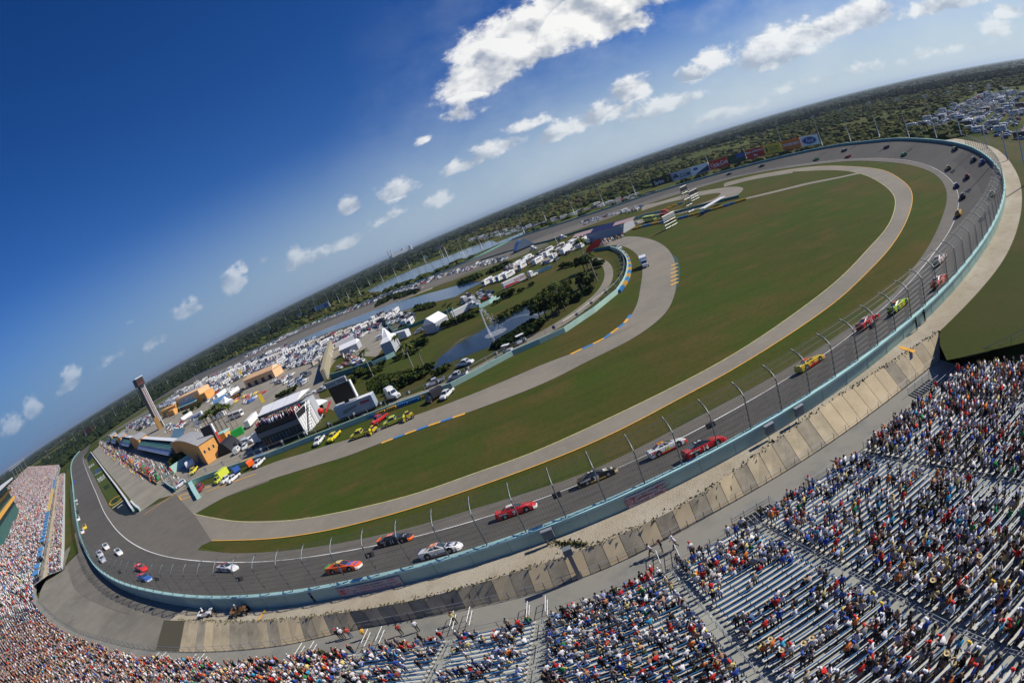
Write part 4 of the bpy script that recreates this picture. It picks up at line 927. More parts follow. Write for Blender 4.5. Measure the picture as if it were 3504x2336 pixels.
o, w, h, b = billboard(pB(1504, 337), pB(1712, 290), H, y_, 'yellow billboard with two lines of dark lettering'); btext(o, 'STATE FARM', 2.1, gr_, w*.06, b+h*.62, 1.0, bold=.05); btext(o, 'INSURANCE', 1.9, gr_, w*.04, b+h*.36, 1.0, bold=.05); bdisc(o, k_, -w*.36, b+h*.5, 1.0, 2.4, name='dark_mark')
o, w, h, b = billboard(pB(1716, 289), pB(1940, 244), H, o_, 'orange billboard reading THE HOME DEPOT'); btext(o, 'THE HOME DEPOT', 3.0, w_, 0, b+h*.5, .82, bold=.08)
o, w, h, b = billboard(pB(1944, 242), pB(2168, 208), H, w_, 'white billboard with a blue oval reading Ford, rightmost of the row'); bdisc(o, mat('oval_blue', (.02, .07, .28), .4), 0, b+h*.52, w*.39, h*.38, .05); bdisc(o, w_, 0, b+h*.52, w*.365, h*.345, .045, 'oval_ring'); bdisc(o, MATS['oval_blue'], 0, b+h*.52, w*.355, h*.33, .04, 'oval'); btext(o, 'Ford', 4.6, w_, 0, b+h*.5, 1.15, .3)
pC = lambda x, y: (900+x*.12755, 900+y*.12755)
o, w, h, b = billboard(pC(1450, 1310), pC(1800, 1172), 9, g_, 'grey billboard with a blue oval behind the far straight', z=1.2); bdisc(o, MATS['oval_blue'], w*.28, b+h*.5, w*.16, h*.36, .05, 'oval'); btext(o, 'Ford', 3.4, w_, w*.28, b+h*.5, 1.1, .3).data.transform(Matrix.Translation((0, -.03, 0)))
o, w, h, b = billboard(pC(1290, 1372), pC(1445, 1312), 9, g_, 'grey billboard with a green patch left of the one with the blue oval', z=1.2); bdisc(o, mat('sign_leaf', (.25, .38, .08), .5), w*.1, b+h*.5, 4, 2.6, name='green_patch')
o, w, h, b = billboard(pC(895, 1535), pC(1078, 1458), 9, g_, 'small pale billboard standing alone left of the two joined ones', z=1.2); bdisc(o, b_, 0, b+h*.5, 4, 1.4, name='blue_swirl')
o, w, h, b = billboard(z2(597, 680), z2(650, 657), 10, g_, 'pale billboard with blue lettering towards the far left of the straight', z=1.2); btext(o, '.COM', 6, n_, 0, b+h*.5)
o, w, h, b = billboard(z1(574, 784), z1(632, 754), 14, r_, 'red Coca-Cola billboard at the far left bend', z=1.2); btext(o, 'Coca-Cola', 7.5, w_, 0, b+h*.5, .8, .35)
# ---- help banners on the teal wall
def banner(pa, pb, label, lines, h=1.35):
    a = Vector(G(*pa, 6.1)); b2 = Vector(G(*pb, 6.1)); ka = int(np.argmin(((WT[:, :2]-[a.x, a.y])**2).sum(1))); kb = int(np.argmin(((WT[:, :2]-[b2.x, b2.y])**2).sum(1)))
    A = Vector((WT[ka][0], WT[ka][1])); B = Vector((WT[kb][0], WT[kb][1])); c = (A+B)/2; w = (B-A).length; ang = math.atan2(B.y-A.y, B.x-A.x)
    nx, ny = NW[(ka+kb)//2]; o = empty('banner', (c.x-nx*.07-nx*.12, c.y-ny*.07-ny*.12, 5.22), ang, label, 'banner')
    MB().box((0, .02, 0), (w, .02, h), mat('banner_grey', (.44, .41, .43), .6)).build('sheet', o)
    rd = mat('banner_red', (.50, .04, .04), .6)
    for s, size, x, z, mt in lines: 
        M = Matrix.Translation((x*w, -.005, z)) @ Matrix.Rotation(R(90), 4, 'X'); text('lettering', s, size, rd if mt else k_, o, M=M)
LNS = [('NEED', .52, -.43, .28, 1), ('HELP', .52, -.43, -.22, 1), ('?', 1.0, -.325, .02, 1), ('Send a text message to', .42, .03, .40, 0), ('69050', .42, .37, .40, 1), ('Type', .42, -.24, 0, 0), ('HMSFAN', .42, -.06, 0, 1), ('followed by <space>', .42, .25, 0, 0), ('Then enter', .42, -.17, -.42, 0), ('Issue & Location', .42, .10, -.42, 1), ('Press', .42, .30, -.42, 0), ('Send', .42, .43, -.42, 1)]
banner(z7(1850, 380), z7(2225, 215), 'grey help banner with red and black lettering on the teal wall, unobstructed', LNS)
banner(z7(20, 940), z7(310, 878), 'grey help banner on the teal wall partly hidden by photographers', LNS)
# ================================================================ VEHICLES
paint = mat('car_paint', 'obj', .28, spec=.5, coat=.4)
panel = mat('painted_panel', 'obj', .45, spec=.4)
tyre_m = MB().tube([(0, -.14, 0), (0, .14, 0)], .35, black, n=14).mesh('tyre', False)
rim_m = MB().tube([(0, -.15, 0), (0, .15, 0)], .19, rimm, n=8).mesh('rim')
def loft(m, secs, mt, close=True):
    """secs: list of rings (equal length)"""
    n = len(secs[0]); vs = [p for s_ in secs for p in s_]; fs = []
    for i in range(len(secs)-1):
        for k in range(n-1): fs.append((i*n+k, i*n+k+1, (i+1)*n+k+1, (i+1)*n+k))
    if close: fs.append(tuple(reversed(range(n)))); fs.append(tuple((len(secs)-1)*n+k for k in range(n)))
    m.add(vs, [f[::-1] for f in fs], mt)
def body_sec(x, w, zb, zm, zt, wt, crown=.03):
    return [(x, -w*.96, zb), (x, -w, zm), (x, -w*.97, zt-.05), (x, -wt, zt), (x, 0, zt+crown), (x, wt, zt), (x, w*.97, zt-.05), (x, w, zm), (x, w*.96, zb)]
# ---- stock car
sb = MB(); loft(sb, [body_sec(-2.62, .86, .30, .55, .93, .80), body_sec(-2.45, .93, .16, .55, .98, .84), body_sec(-1.7, .97, .13, .5, .99, .86), body_sec(-.8, .97, .12, .5, .95, .86), body_sec(.4, .97, .12, .5, .92, .86), body_sec(1.0, .97, .12, .5, .90, .85), body_sec(1.8, .96, .12, .48, .80, .82), body_sec(2.3, .90, .11, .42, .66, .74), body_sec(2.56, .74, .12, .36, .52, .6), body_sec(2.68, .5, .14, .3, .40, .42)], paint)
for x in (-1.42, 1.42):
    for s in (-1, 1): sb.tube([(x, s*.80, .40), (x, s*.975, .40)], .43, black, n=14)
SB = sb.mesh('body', False)
gh = MB(); B = [(-1.95, .80), (.95, .80)]; 
gv = [(-1.9, -.80, .95), (.92, -.80, .90), (.92, .80, .90), (-1.9, .80, .95), (-1.0, -.58, 1.30), (-.15, -.60, 1.33), (-.15, .60, 1.33), (-1.0, .58, 1.30)]
gh.add(gv, [(0, 1, 5, 4), (1, 2, 6, 5), (2, 3, 7, 6), (3, 0, 4, 7)], paint); GH = gh.mesh('cabin')
rf = MB(); rf.box((-.575, 0, 1.345), (.92, 1.16, .045), panel); ROOF = rf.mesh('roof')
def lerp3(a, b, t): return tuple(a[i]+(b[i]-a[i])*t for i in range(3))
def quad_on(v, f, mu, mv, off, mt, mu2=None):
    a, b, c, d = (Vector(v[k]) for k in f); n = (b-a).cross(d-a).normalized()
    P = lambda u, w: (a*(1-u)+b*u)*(1-w)+(d*(1-u)+c*u)*w+n*off
    mu2 = mu if mu2 is None else mu2
    m = MB(); m.add([tuple(P(mu, mv)), tuple(P(1-mu2, mv)), tuple(P(1-mu2, 1-mv)), tuple(P(mu, 1-mv))], [(0, 1, 2, 3)], mt); return m
WS = quad_on(gv, (1, 2, 6, 5), .06, .07, .012, glass).mesh('windshield'); RW = quad_on(gv, (3, 0, 4, 7), .10, .08, .012, glass).mesh('rear_window')
def sidew(f, u0, u1):
    a, b, c, d = (Vector(gv[k]) for k in f); n = (b-a).cross(d-a).normalized(); P = lambda u, w: (a*(1-u)+b*u)*(1-w)+(d*(1-u)+c*u)*w+n*.012
    m = MB(); m.add([tuple(P(u0, .12)), tuple(P(u1, .12)), tuple(P(u1, .9)), tuple(P(u0, .9))], [(0, 1, 2, 3)], glass); return m.mesh('side_window')
SWs = [sidew((0, 1, 5, 4), .22, .52), sidew((0, 1, 5, 4), .56, .86), sidew((2, 3, 7, 6), .14, .44), sidew((2, 3, 7, 6), .48, .78)]
SP = MB().box((-2.55, 0, 1.06), (.04, 1.56, .20), panel).mesh('spoiler')
hd = MB(); hd.add([(1.0, -.70, .945), (2.25, -.56, .72), (2.25, .56, .72), (1.0, .70, .945)], [(0, 1, 2, 3)], panel); HOOD = hd.mesh('hood')
bm_ = MB(); loft(bm_, [body_sec(2.30, .925, .09, .38, .60, .72), body_sec(2.58, .77, .10, .34, .47, .6), body_sec(2.73, .52, .12, .28, .36, .42)], panel); BUMP = bm_.mesh('front_bumper')
rb = MB(); loft(rb, [body_sec(-2.66, .85, .20, .4, .62, .8, 0), body_sec(-2.4, .95, .12, .4, .6, .9, 0)], panel); RBUMP = rb.mesh('rear_bumper')
sk = MB()
for s in (-1, 1): sk.box((0, s*.962, .24), (2.1, .03, .20), panel)
SKIRT = sk.mesh('side_skirt')
def wheel(root, x, y, z=.35, s=1.0):
    w = bpy.data.objects.new('tyre', tyre_m); C.objects.link(w); w.location = (x, y, z); w.scale = (s, s, s); w.name = 'wheel'; adopt(w, root)
    r = bpy.data.objects.new('rim', rim_m); C.objects.link(r); adopt(r, w)
def col_o(name, me, parent, c): o = obj(name, me, parent); o.color = tuple(c)+(1,); return o
WHT, RED, BLK, NVY, ORG, YEL, LIM, GRN, BLU, GLD, SIL, TAN_ = (.75, .75, .73), (.55, .02, .02), (.012, .012, .014), (.015, .02, .10), (.85, .12, .02), (.80, .55, .03), (.45, .70, .03), (.02, .28, .06), (.03, .12, .50), (.45, .30, .06), (.45, .46, .48), (.30, .2, .1)
tm_ = {}
def tmat(c):
    k = 'number_paint_%d_%d_%d' % tuple(int(v*255) for v in c)
    return mat(k, c, .45)
def race_car(px, py, label, body, roof=None, nose=None, tail=None, num=None, numc=WHT, hood=None, side=None, hoodt=None, rev=False, skirt=None, detail=True, hoodtc=WHT, turn=0.0):
    p, tan, sl = bank_pos(px, py, .04); hd_ = math.atan2(tan.y, tan.x)+turn
    o = empty('race_car', tuple(p), 0, label, 'race car', 'stock cars racing round the oval')
    # tilt with the banking: outside of the turn is higher
    k = int(np.argmin(((WT[:, :2]-[p.x, p.y])**2).sum(1))); inward = Vector((NW[k, 0], NW[k, 1], 0)); fwd = Vector((math.cos(hd_), math.sin(hd_), 0)); 
    up = (Vector((0, 0, 1))*math.cos(sl)+inward*math.sin(sl)); fwd = (fwd-up*fwd.dot(up)).normalized(); lat = up.cross(fwd)
    o.matrix_world = Matrix((( fwd.x, lat.x, up.x, p.x), (fwd.y, lat.y, up.y, p.y), (fwd.z, lat.z, up.z, p.z), (0, 0, 0, 1)))
    o.scale = (1.06, 1.06, 1.06)
    b_ = col_o('body', SB, o, body); col_o('cabin', GH, o, side or body); col_o('roof', ROOF, o, roof or body)
    obj('windshield', WS, o); obj('rear_window', RW, o)
    for s in SWs: obj('side_window', s, o)
    col_o('spoiler', SP, o, tail or body)
    if hood or hoodt: col_o('hood', HOOD, o, hood or body)
    if nose: col_o('front_bumper', BUMP, o, nose)
    if tail: col_o('rear_bumper', RBUMP, o, tail)
    if skirt: col_o('side_skirt', SKIRT, o, skirt)
    for x in (-1.42, 1.42):
        for y in (-.84, .84): wheel(o, x, y)
    if num:
        mt = tmat(numc)
        M = Matrix.Translation((-.18, -.985, .53)) @ Matrix.Rotation(R(90), 4, 'X'); text('door_number', num, .74, mt, o, M=M, shear=.1, bold=.02)
        M = Matrix.Translation((-.18, .985, .53)) @ Matrix.Rotation(R(180), 4, 'Z') @ Matrix.Rotation(R(90), 4, 'X'); text('door_number', num, .74, mt, o, M=M, shear=.1, bold=.02)
        M = Matrix.Translation((-.575, 0, 1.375)); text('roof_number', num, .95, mt, o, M=M, bold=.03)
    if hoodt: text('hood_lettering', hoodt, .42, tmat(hoodtc), o, M=Matrix.Translation((1.62, 0, .845)) @ Matrix.Rotation(R(10.2), 4, 'Y') @ Matrix.Rotation(R(90), 4, 'Z'), bold=.015)
    return o
def side_text(o, s, size, c, x=-1.55, z=.74, bold=.012):
    for sg in (-1, 1):
        M = Matrix.Translation((x, sg*.99, z)) @ (Matrix.Rotation(R(180), 4, 'Z') if sg > 0 else Matrix.Identity(4)) @ Matrix.Rotation(R(90), 4, 'X'); text('side_lettering', s, size, tmat(c), o, M=M, bold=bold)
race_car(1182, 1951, 'orange stock car numbered 18 with yellow roof, green tail and blue hood', ORG, YEL, WHT, GRN, '18', (.7, .7, .72), BLU, side=ORG, skirt=(.3, .1, .05))
o = race_car(1358, 1856, 'black stock car numbered 11 with orange roof and bright orange bumpers', BLK, ORG, (.9, .16, .04), (.9, .16, .04), '11', hoodt='FedEx', hood=BLK); side_text(o, 'FedEx', .34, WHT)
o = race_car(1512, 1895, 'white stock car numbered 47 with navy nose and tail and orange roof', WHT, (.85, .2, .06), WHT, NVY, '47', (.75, .72, .6), NVY, side=WHT, skirt=(.25, .2, .25), hoodt='')
o = race_car(1771, 1757, 'red stock car numbered 9 with a white front bumper', RED, (.7, .66, .6), WHT, None, '9', WHT, RED, side=RED, hoodt='9'); side_text(o, 'Budweiser', .26, WHT)
o = race_car(2047, 1641, 'black and gold stock car numbered 39 reading U.S. ARMY on its side', BLK, BLK, (.45, .36, .2), GLD, '39', hood=(.7, .68, .6), skirt=GLD); side_text(o, 'U.S.ARMY', .34, WHT)
o = race_car(2286, 1542, 'white and red stock car with yellow-green number 16 and 3M on its tail', WHT, RED, RED, None, '16', (.6, .72, .02), WHT, side=WHT, skirt=RED, hoodt='3M', hoodtc=RED); side_text(o, '3M', .5, RED, -2.0, .7)
o = race_car(2414, 1541, 'red stock car numbered 14 with black roof reading Office Depot on its side', RED, BLK, RED, RED, '14', hood=RED, side=BLK, hoodt='14', skirt=BLK); side_text(o, 'Office Depot', .27, WHT, -1.5)
race_car(2776, 1252, 'yellow and orange stock car with red door disc and yellow spoiler', YEL, ORG, (.8, .4, .3), (.55, .5, .03), '26', RED, YEL, skirt=RED)
race_car(2974, 1110, 'red stock car numbered 12 with a white tail patch', RED, (.6, .3, .3), RED, (.35, .02, .02), '12', hood=RED)
race_car(3078, 1055, 'lime green stock car with a dark spoiler', LIM, (.1, .2, .05), (.7, .5, .05), (.05, .10, .02), '88', ORG, (.6, .72, .03))
race_car(3219, 970, 'orange-red stock car with a white hood near the right hand wall', (.75, .12, .05), (.6, .55, .5), WHT, None, '29', hood=WHT)
race_car(3219, 896, 'white and gold stock car with an orange hood beside the white line', (.7, .6, .5), (.7, .68, .65), ORG, (.4, .3, .1), '2', ORG, hood=(.75, .3, .1))
race_car(3283, 735, 'yellow and orange stock car crossing the white line in the right turn', (.7, .4, .03), YEL, YEL, (.15, .05, .02), '31', BLK)
race_car(3297, 675, 'black stock car with a tan roof low on the right turn', BLK, (.5, .35, .2), BLK, BLK)
race_car(3275, 639, 'dark blue stock car with a white roof on the inner edge of the turn', NVY, WHT, (.5, .5, .6), NVY)
race_car(3310, 608, 'dark red stock car in mid track ahead of the blue and white one', (.30, .03, .03), (.5, .08, .06), BLK, BLK)
race_car(3399, 668, 'tan stock car running highest against the wall in the right turn', TAN_, (.5, .4, .3), (.3, .2, .08), (.10, .06, .02))
race_car(3246, 578, 'orange and yellow stock car with a pale green roof', (.55, .35, .04), (.6, .65, .4), ORG, BLK)
race_car(3333, 549, 'black stock car with a pale roof beside the blue one', BLK, (.5, .45, .4), BLK, BLK)
race_car(3363, 558, 'bright blue stock car nearest the wall in the right turn', (.03, .05, .40), (.5, .55, .75), BLU, NVY)
race_car(3268, 513, 'black and yellow stock car high on the banking at the top of the turn', BLK, LIM, (.3, .35, .03), BLK)
race_car(3094, 531, 'green stock car in the middle of the far turn', GRN, (.3, .6, .3), GRN, GRN)
race_car(3034, 506, 'dark maroon stock car high in the far turn', (.18, .03, .04), (.3, .12, .12), BLK, BLK)
race_car(2902, 538, 'red stock car low in the far turn', (.6, .04, .03), (.7, .2, .15), RED, RED)
race_car(2889, 517, 'dark green stock car with a white roof above the red one', (.03, .08, .05), (.6, .65, .6), GRN, BLK)
race_car(2793, 548, 'green and black stock car entering the far turn', (.03, .30, .08), BLK, GRN, BLK)
race_car(2607, 570, 'black stock car with a white nose on the far straight under the red billboards', BLK, BLK, WHT, BLK)
race_car(2495, 598, 'dark green stock car with a white nose farthest back on the straight', (.02, .1, .05), BLK, (.6, .8, .7), BLK)
race_car(487, 1950, 'red stock car with a white ring on its hood on the left bend', (.7, .04, .03), (.7, .04, .03), RED, None, '42', hood=(.7, .04, .03))
race_car(499, 1984, 'blue stock car with a red roof beside the red one on the bend', (.04, .12, .45), (.6, .06, .05), (.5, .6, .75), RED, '5', hood=(.05, .2, .5))
race_car(783, 1951, 'white stock car with black roof and dark rear, alone above the fence', (.7, .7, .7), BLK, WHT, (.1, .02, .02), '33', RED, (.75, .75, .73))
race_car(353, 1918, 'silver stock car nearest the wall of the left hand cluster', (.5, .5, .55), WHT, (.6, .6, .65), SIL)
race_car(345, 1900, 'white stock car with a purple tail in the left hand cluster', (.7, .7, .7), (.6, .6, .7), WHT, (.3, .2, .5))
race_car(366, 1875, 'white stock car with a black windshield band and red skirt leading the cluster', WHT, BLK, (.7, .5, .5), WHT, skirt=RED)
race_car(409, 1894, 'white stock car with a black roof and red side, lowest on the track', WHT, BLK, WHT, (.6, .6, .6), skirt=(.6, .03, .02))
race_car(284, 1822, 'white stock car beside the yellow one on the left straight', WHT, BLK, (.7, .4, .4), WHT)
race_car(292, 1806, 'yellow stock car beside the white one on the left straight', YEL, BLK, YEL, YEL)
race_car(270, 1778, 'plain white stock car between the dark one and the yellow one', WHT, BLK, WHT, WHT)
race_car(266, 1753, 'dark grey stock car with a yellow stripe on the left straight', (.05, .06, .05), (.3, .35, .1), BLK, BLK)
race_car(264, 1724, 'black stock car with a white hood on the left straight', BLK, BLK, WHT, BLK, hood=WHT)
race_car(262, 1714, 'second black and white stock car close behind another on the left straight', (.6, .6, .6), BLK, WHT, BLK)
race_car(256, 1650, 'purple-blue stock car farthest away on the left straight', (.12, .08, .45), (.1, .1, .4), BLU, NVY)

# ---- road vehicles (facing +x), each kind: (body, glass, wheel positions, wheel scale)
def cabin(m, x0, x1, xt0, xt1, z0, z1, w, wt, mt, g=None, pillars=None):
    v = [(x0, -w, z0), (x1, -w, z0), (x1, w, z0), (x0, w, z0), (xt0, -wt, z1), (xt1, -wt, z1), (xt1, wt, z1), (xt0, wt, z1)]
    m.add(v, [(0, 1, 5, 4), (1, 2, 6, 5), (2, 3, 7, 6), (3, 0, 4, 7), (4, 5, 6, 7)], mt)
    if g is not None:
        for f, a in (((0, 1, 5, 4), .07), ((1, 2, 6, 5), .06), ((2, 3, 7, 6), .07), ((3, 0, 4, 7), .08)):
            q = quad_on(v, f, a, .12, .012, glass); g.add(q.v, q.f, glass)
def kind(name):
    b = MB(); g = MB(); W_ = None; s = 1.0
    if name == 'sedan':
        loft(b, [body_sec(-2.25, .80, .3, .5, .82, .7), body_sec(-2.0, .88, .2, .5, .92, .78), body_sec(.7, .89, .18, .5, .90, .8), body_sec(1.9, .86, .2, .48, .76, .72), body_sec(2.28, .7, .28, .42, .6, .55)], paint); cabin(b, -1.75, 1.05, -1.05, .25, .90, 1.42, .78, .58, paint, g); W_ = (-1.35, 1.4, .80); s = .92
    elif name == 'suv':
        loft(b, [body_sec(-2.35, .88, .35, .6, 1.05, .82), body_sec(-2.2, .93, .25, .6, 1.08, .86), body_sec(.9, .93, .25, .6, 1.06, .86), body_sec(2.1, .90, .28, .55, .95, .8), body_sec(2.4, .78, .35, .5, .75, .7)], paint); cabin(b, -2.25, 1.2, -2.0, .35, 1.06, 1.78, .86, .70, paint, g); W_ = (-1.4, 1.5, .84); s = 1.05
    elif name == 'pickup':
        loft(b, [body_sec(-2.75, .93, .45, .7, 1.10, .9, 0), body_sec(.6, .95, .35, .65, 1.10, .9), body_sec(1.3, .95, .35, .65, 1.15, .88), body_sec(2.5, .92, .38, .6, 1.05, .84), body_sec(2.75, .84, .42, .6, .85, .78)], paint); cabin(b, -.75, 1.45, -.6, .75, 1.10, 1.85, .88, .74, paint, g); b.box((-1.75, 0, 1.12), (1.85, 1.5, .03), dark); W_ = (-1.75, 1.8, .86); s = 1.1
    elif name == 'van':
        loft(b, [body_sec(-2.6, .95, .35, 1.0, 2.1, .85), body_sec(1.2, .97, .3, 1.0, 2.1, .85), body_sec(1.9, .95, .3, .8, 1.25, .85), body_sec(2.7, .88, .35, .6, .95, .75)], paint); cabin(b, 1.15, 1.95, 1.15, 1.3, 1.22, 2.02, .93, .84, paint, g); g.box((-.4, 0, 1.6), (2.4, 1.93, .4), glass); W_ = (-1.7, 1.75, .86); s = 1.05
    elif name == 'motorhome':
        b.box((-.3, 0, 1.95), (8.6, 2.45, 2.9), panel); b.add([(4.0, -1.22, .5), (4.75, -1.15, .55), (4.75, 1.15, .55), (4.0, 1.22, .5), (4.0, -1.22, 3.38), (4.5, -1.15, 3.0), (4.5, 1.15, 3.0), (4.0, 1.22, 3.38)], [(0, 1, 5, 4), (1, 2, 6, 5), (2, 3, 7, 6), (4, 5, 6, 7)], panel)
        g.add([(4.75, -1.0, 1.6), (4.75, 1.0, 1.6), (4.56, 1.0, 2.75), (4.56, -1.0, 2.75)], [(0, 1, 2, 3)], glass); g.box((-.3, 0, 2.4), (6.0, 2.48, .55), glass); b.box((-.8, 0, 1.35), (7.4, 2.475, .28), mat('stripe_tan', (.35, .25, .18), .5))
        b.box((-2, 0, 3.5), (1.0, .9, .25), white); b.box((1.5, 0, 3.5), (1.0, .9, .25), white); W_ = (-2.6, 3.0, 1.1); s = 1.3
    elif name == 'trailer':
        b.box((0, 0, 2.0), (12.5, 2.5, 2.8), panel); b.box((0, 0, 3.42), (12.3, 2.3, .05), white); b.box((5.2, 0, .45), (1.5, .9, .25), dark); W_ = (-4.2, -3.1, 1.05); s = 1.35
    elif name == 'camper':
        b.box((0, 0, 1.65), (6.2, 2.3, 2.3), panel); b.box((0, 0, 1.2), (6.22, 2.32, .2), mat('stripe_blue', (.06, .12, .3), .5)); g.box((0, 0, 2.0), (3.4, 2.33, .5), glass); b.box((3.6, 0, .5), (1.1, .2, .15), dark); b.box((.5, 0, 2.9), (.9, .8, .22), white); W_ = (-.6, .35, 1.0); s = 1.0
    elif name == 'box_truck':
        b.box((-1.2, 0, 2.0), (4.8, 2.3, 2.4), panel); loft(b, [body_sec(1.3, 1.0, .5, .9, 1.5, .95), body_sec(2.2, 1.0, .5, .9, 1.45, .93), body_sec(3.3, .92, .5, .8, 1.25, .8)], paint); cabin(b, 1.3, 2.7, 1.3, 2.2, 1.45, 2.35, .98, .85, paint, g); W_ = (-2.2, 2.3, .95); s = 1.3
    elif name == 'semi_tractor':
        b.box((-.1, 0, 2.3), (2.0, 2.4, 2.9), paint); b.add([(-1.1, -1.15, 3.75), (.9, -1.15, 3.75), (.9, 1.15, 3.75), (-1.1, 1.15, 3.75), (-1.0, -1.0, 4.0), (.2, -1.0, 4.0), (.2, 1.0, 4.0), (-1.0, 1.0, 4.0)], [(0, 1, 5, 4), (1, 2, 6, 5), (2, 3, 7, 6), (3, 0, 4, 7), (4, 5, 6, 7)], paint)
        cabin(b, .9, 2.4, .9, 1.9, 1.9, 3.1, 1.1, .95, paint, g); loft(b, [body_sec(.9, 1.1, .6, 1.2, 1.95, 1.0), body_sec(2.4, 1.05, .6, 1.2, 1.9, .95), body_sec(4.0, .9, .6, 1.1, 1.55, .75), body_sec(4.2, .8, .65, 1.0, 1.3, .6)], paint); b.box((-2.3, 0, .95), (3.2, .9, .3), dark); g.box((-.4, 0, 2.9), (.6, 2.43, .5), glass); b.box((4.2, 0, 1.15), (.06, 1.0, .7), steel)
        W_ = (-3.1, 3.0, .95); s = 1.45
    elif name == 'bus':
        b.box((0, 0, 1.95), (11.8, 2.5, 3.0), panel); g.box((-.2, 0, 2.5), (10.6, 2.53, .9), glass); g.box((5.9, 0, 2.2), (.06, 2.2, 1.3), glass); W_ = (-3.8, 3.9, 1.08); s = 1.35
    elif name == 'loader':
        b.box((-.6, 0, 1.2), (2.2, 1.2, .9), paint); b.box((-.2, 0, 2.1), (1.1, 1.1, 1.1), paint); g.box((-.2, 0, 2.15), (1.14, 1.14, .7), glass); b.box((1.5, 0, .6), (.5, 2.1, .8), paint); b.box((.9, -.5, 1.0), (1.4, .14, .18), paint); b.box((.9, .5, 1.0), (1.4, .14, .18), paint); W_ = (-1.1, .7, .75); s = 1.5
    elif name == 'golf_cart':
        b.box((0, 0, .55), (2.2, 1.1, .5), paint); b.box((-.1, 0, 1.85), (1.8, 1.15, .07), white)
        for x in (-.9, .7):
            for y in (-.5, .5): b.tube([(x, y, .8), (x, y, 1.85)], .03, dark, n=4)
        b.box((-.3, 0, .95), (.5, 1.0, .4), dark); W_ = (-.8, .8, .5); s = .6
    wm = MB()
    for x in W_[:2]:
        for y in (-W_[2], W_[2]): wm.tube([(x, y-.12*s, .35*s), (x, y+.12*s, .35*s)], .35*s, black, n=8); wm.tube([(x, y-.13*s, .35*s), (x, y+.13*s, .35*s)], .18*s, rimm, n=6)
    one = MB()
    for src in (b, g, wm): 
        o0 = one.n
        for t in src.mats: one.m(t)
        one.v += src.v; one.n += src.n; one.f += [tuple(o0+k for k in f) for f in src.f]; one.mi += [one.mats.index(src.mats[k]) for k in src.mi]; one.col += src.col
    return dict(body=b.mesh('body'), glass=g.mesh('windows') if g.v else None, W=W_, s=s, one=one.mesh(name), mb=one)
KN = {k: kind(k) for k in ('sedan', 'suv', 'pickup', 'van', 'motorhome', 'trailer', 'camper', 'box_truck', 'semi_tractor', 'bus', 'loader', 'golf_cart')}
NAME = dict(sedan='parked_car', suv='parked_car', pickup='pickup_truck', van='van', motorhome='motorhome', trailer='trailer', camper='camper_trailer', box_truck='box_truck', semi_tractor='semi_truck', bus='coach', loader='loader', golf_cart='golf_cart')
CATG = dict(sedan='car', suv='car', pickup='pickup truck', van='van', motorhome='motorhome', trailer='trailer', camper='camper', box_truck='truck', semi_tractor='truck', bus='coach', loader='loader', golf_cart='golf cart')
def vehicle(k, loc, ang, c, label, group=None, parts=True, s=1.0, name=None):
    K = KN[k]; o = empty(name or NAME[k], tuple(loc), ang, label, CATG[k], group, scale=s)
    b_ = obj('body', K['body'], o); b_.color = tuple(c)+(1,)
    if K['glass']: obj('windows', K['glass'], o)
    for x in K['W'][:2]:
        for y in (-K['W'][2], K['W'][2]): wheel(o, x, y, .35*K['s'], K['s'])
    return o
def vpx(k, rear, front, c, label, z=.14, s=1.0, group=None, name=None):
    a = Vector(G(*rear, z)); b = Vector(G(*front, z)); s = s*(.86 if k in ('pickup', 'loader', 'golf_cart') else .93); return vehicle(k, (a+b)/2, math.atan2(b.y-a.y, b.x-a.x), c, label, group, s=s, name=name)
q3 = lambda x, y: (790+x*.33482, 1340+y*.33482); q4 = lambda x, y: (1090+x*.33482, 1200+y*.33482); q2 = lambda x, y: (340+x*.33482, 1440+y*.33482); q1 = lambda x, y: (440+x*.33482, 1240+y*.33482)
q5 = lambda x, y: (1100+x*.33482, 1000+y*.33482); q6 = lambda x, y: (1500+x*.33482, 900+y*.33482); q7 = lambda x, y: (1780+x*.33482, 760+y*.33482); q8 = lambda x, y: (2080+x*.33482, 620+y*.33482)
GS = 'safety vehicles lined up along the infield road'
o = vpx('box_truck', z1(1530, 1030), z1(1455, 1095), (.62, .68, .06), 'lime yellow box truck with a white roof at the left end of the infield road', group=GS)
vpx('pickup', z1(1560, 1040), z1(1500, 1090), WHT, 'white pickup truck directly beside the lime box truck', group=GS, s=1.12)
vpx('pickup', z1(1600, 1040), z1(1545, 1085), WHT, 'white pickup truck with blue equipment behind its cab', group=GS, s=1.12)
m = MB(); p = G(*z1(1600, 1022), .1); o = MB().box((0, 0, 1.7), (2.4, 1.8, 1.3), blue).box((-.9, 0, 2.6), (.3, 1.4, .9), blue).box((0, 0, .8), (2.6, .9, .5), dark).build('equipment_skid'); o.location = p; o.rotation_euler = (0, 0, .8); tag(o, 'blue equipment skid behind the white pickup trucks', 'equipment')
vpx('pickup', z1(1775, 930), z1(1712, 990), WHT, 'white pickup truck in front of the orange jet dryer', group=GS, s=1.12)
p = G(*z1(1690, 975), .1); o = empty('jet_dryer', p, .9, 'bright orange wheeled dryer unit next to a white pickup', 'machine'); m = MB(); m.box((0, 0, 1.1), (2.4, 1.7, .9), mat('safety_orange', (.85, .14, .02), .5)); m.tube([(-1.2, 0, 1.9), (1.2, 0, 1.9)], .55, MATS['safety_orange'], n=10); m.build('housing', o)
for y in (-.8, .8): wheel(o, 0, y, .35, 1.0)
vpx('pickup', q3(970, 450), q3(855, 590), WHT, 'white pickup truck with red door lettering parked left of the yellow one', group=GS, s=1.12)
vpx('pickup', q3(1130, 410), q3(1000, 545), (.78, .62, .02), 'yellow pickup truck with a wide tail between a white one and the road', group=GS, s=1.15)
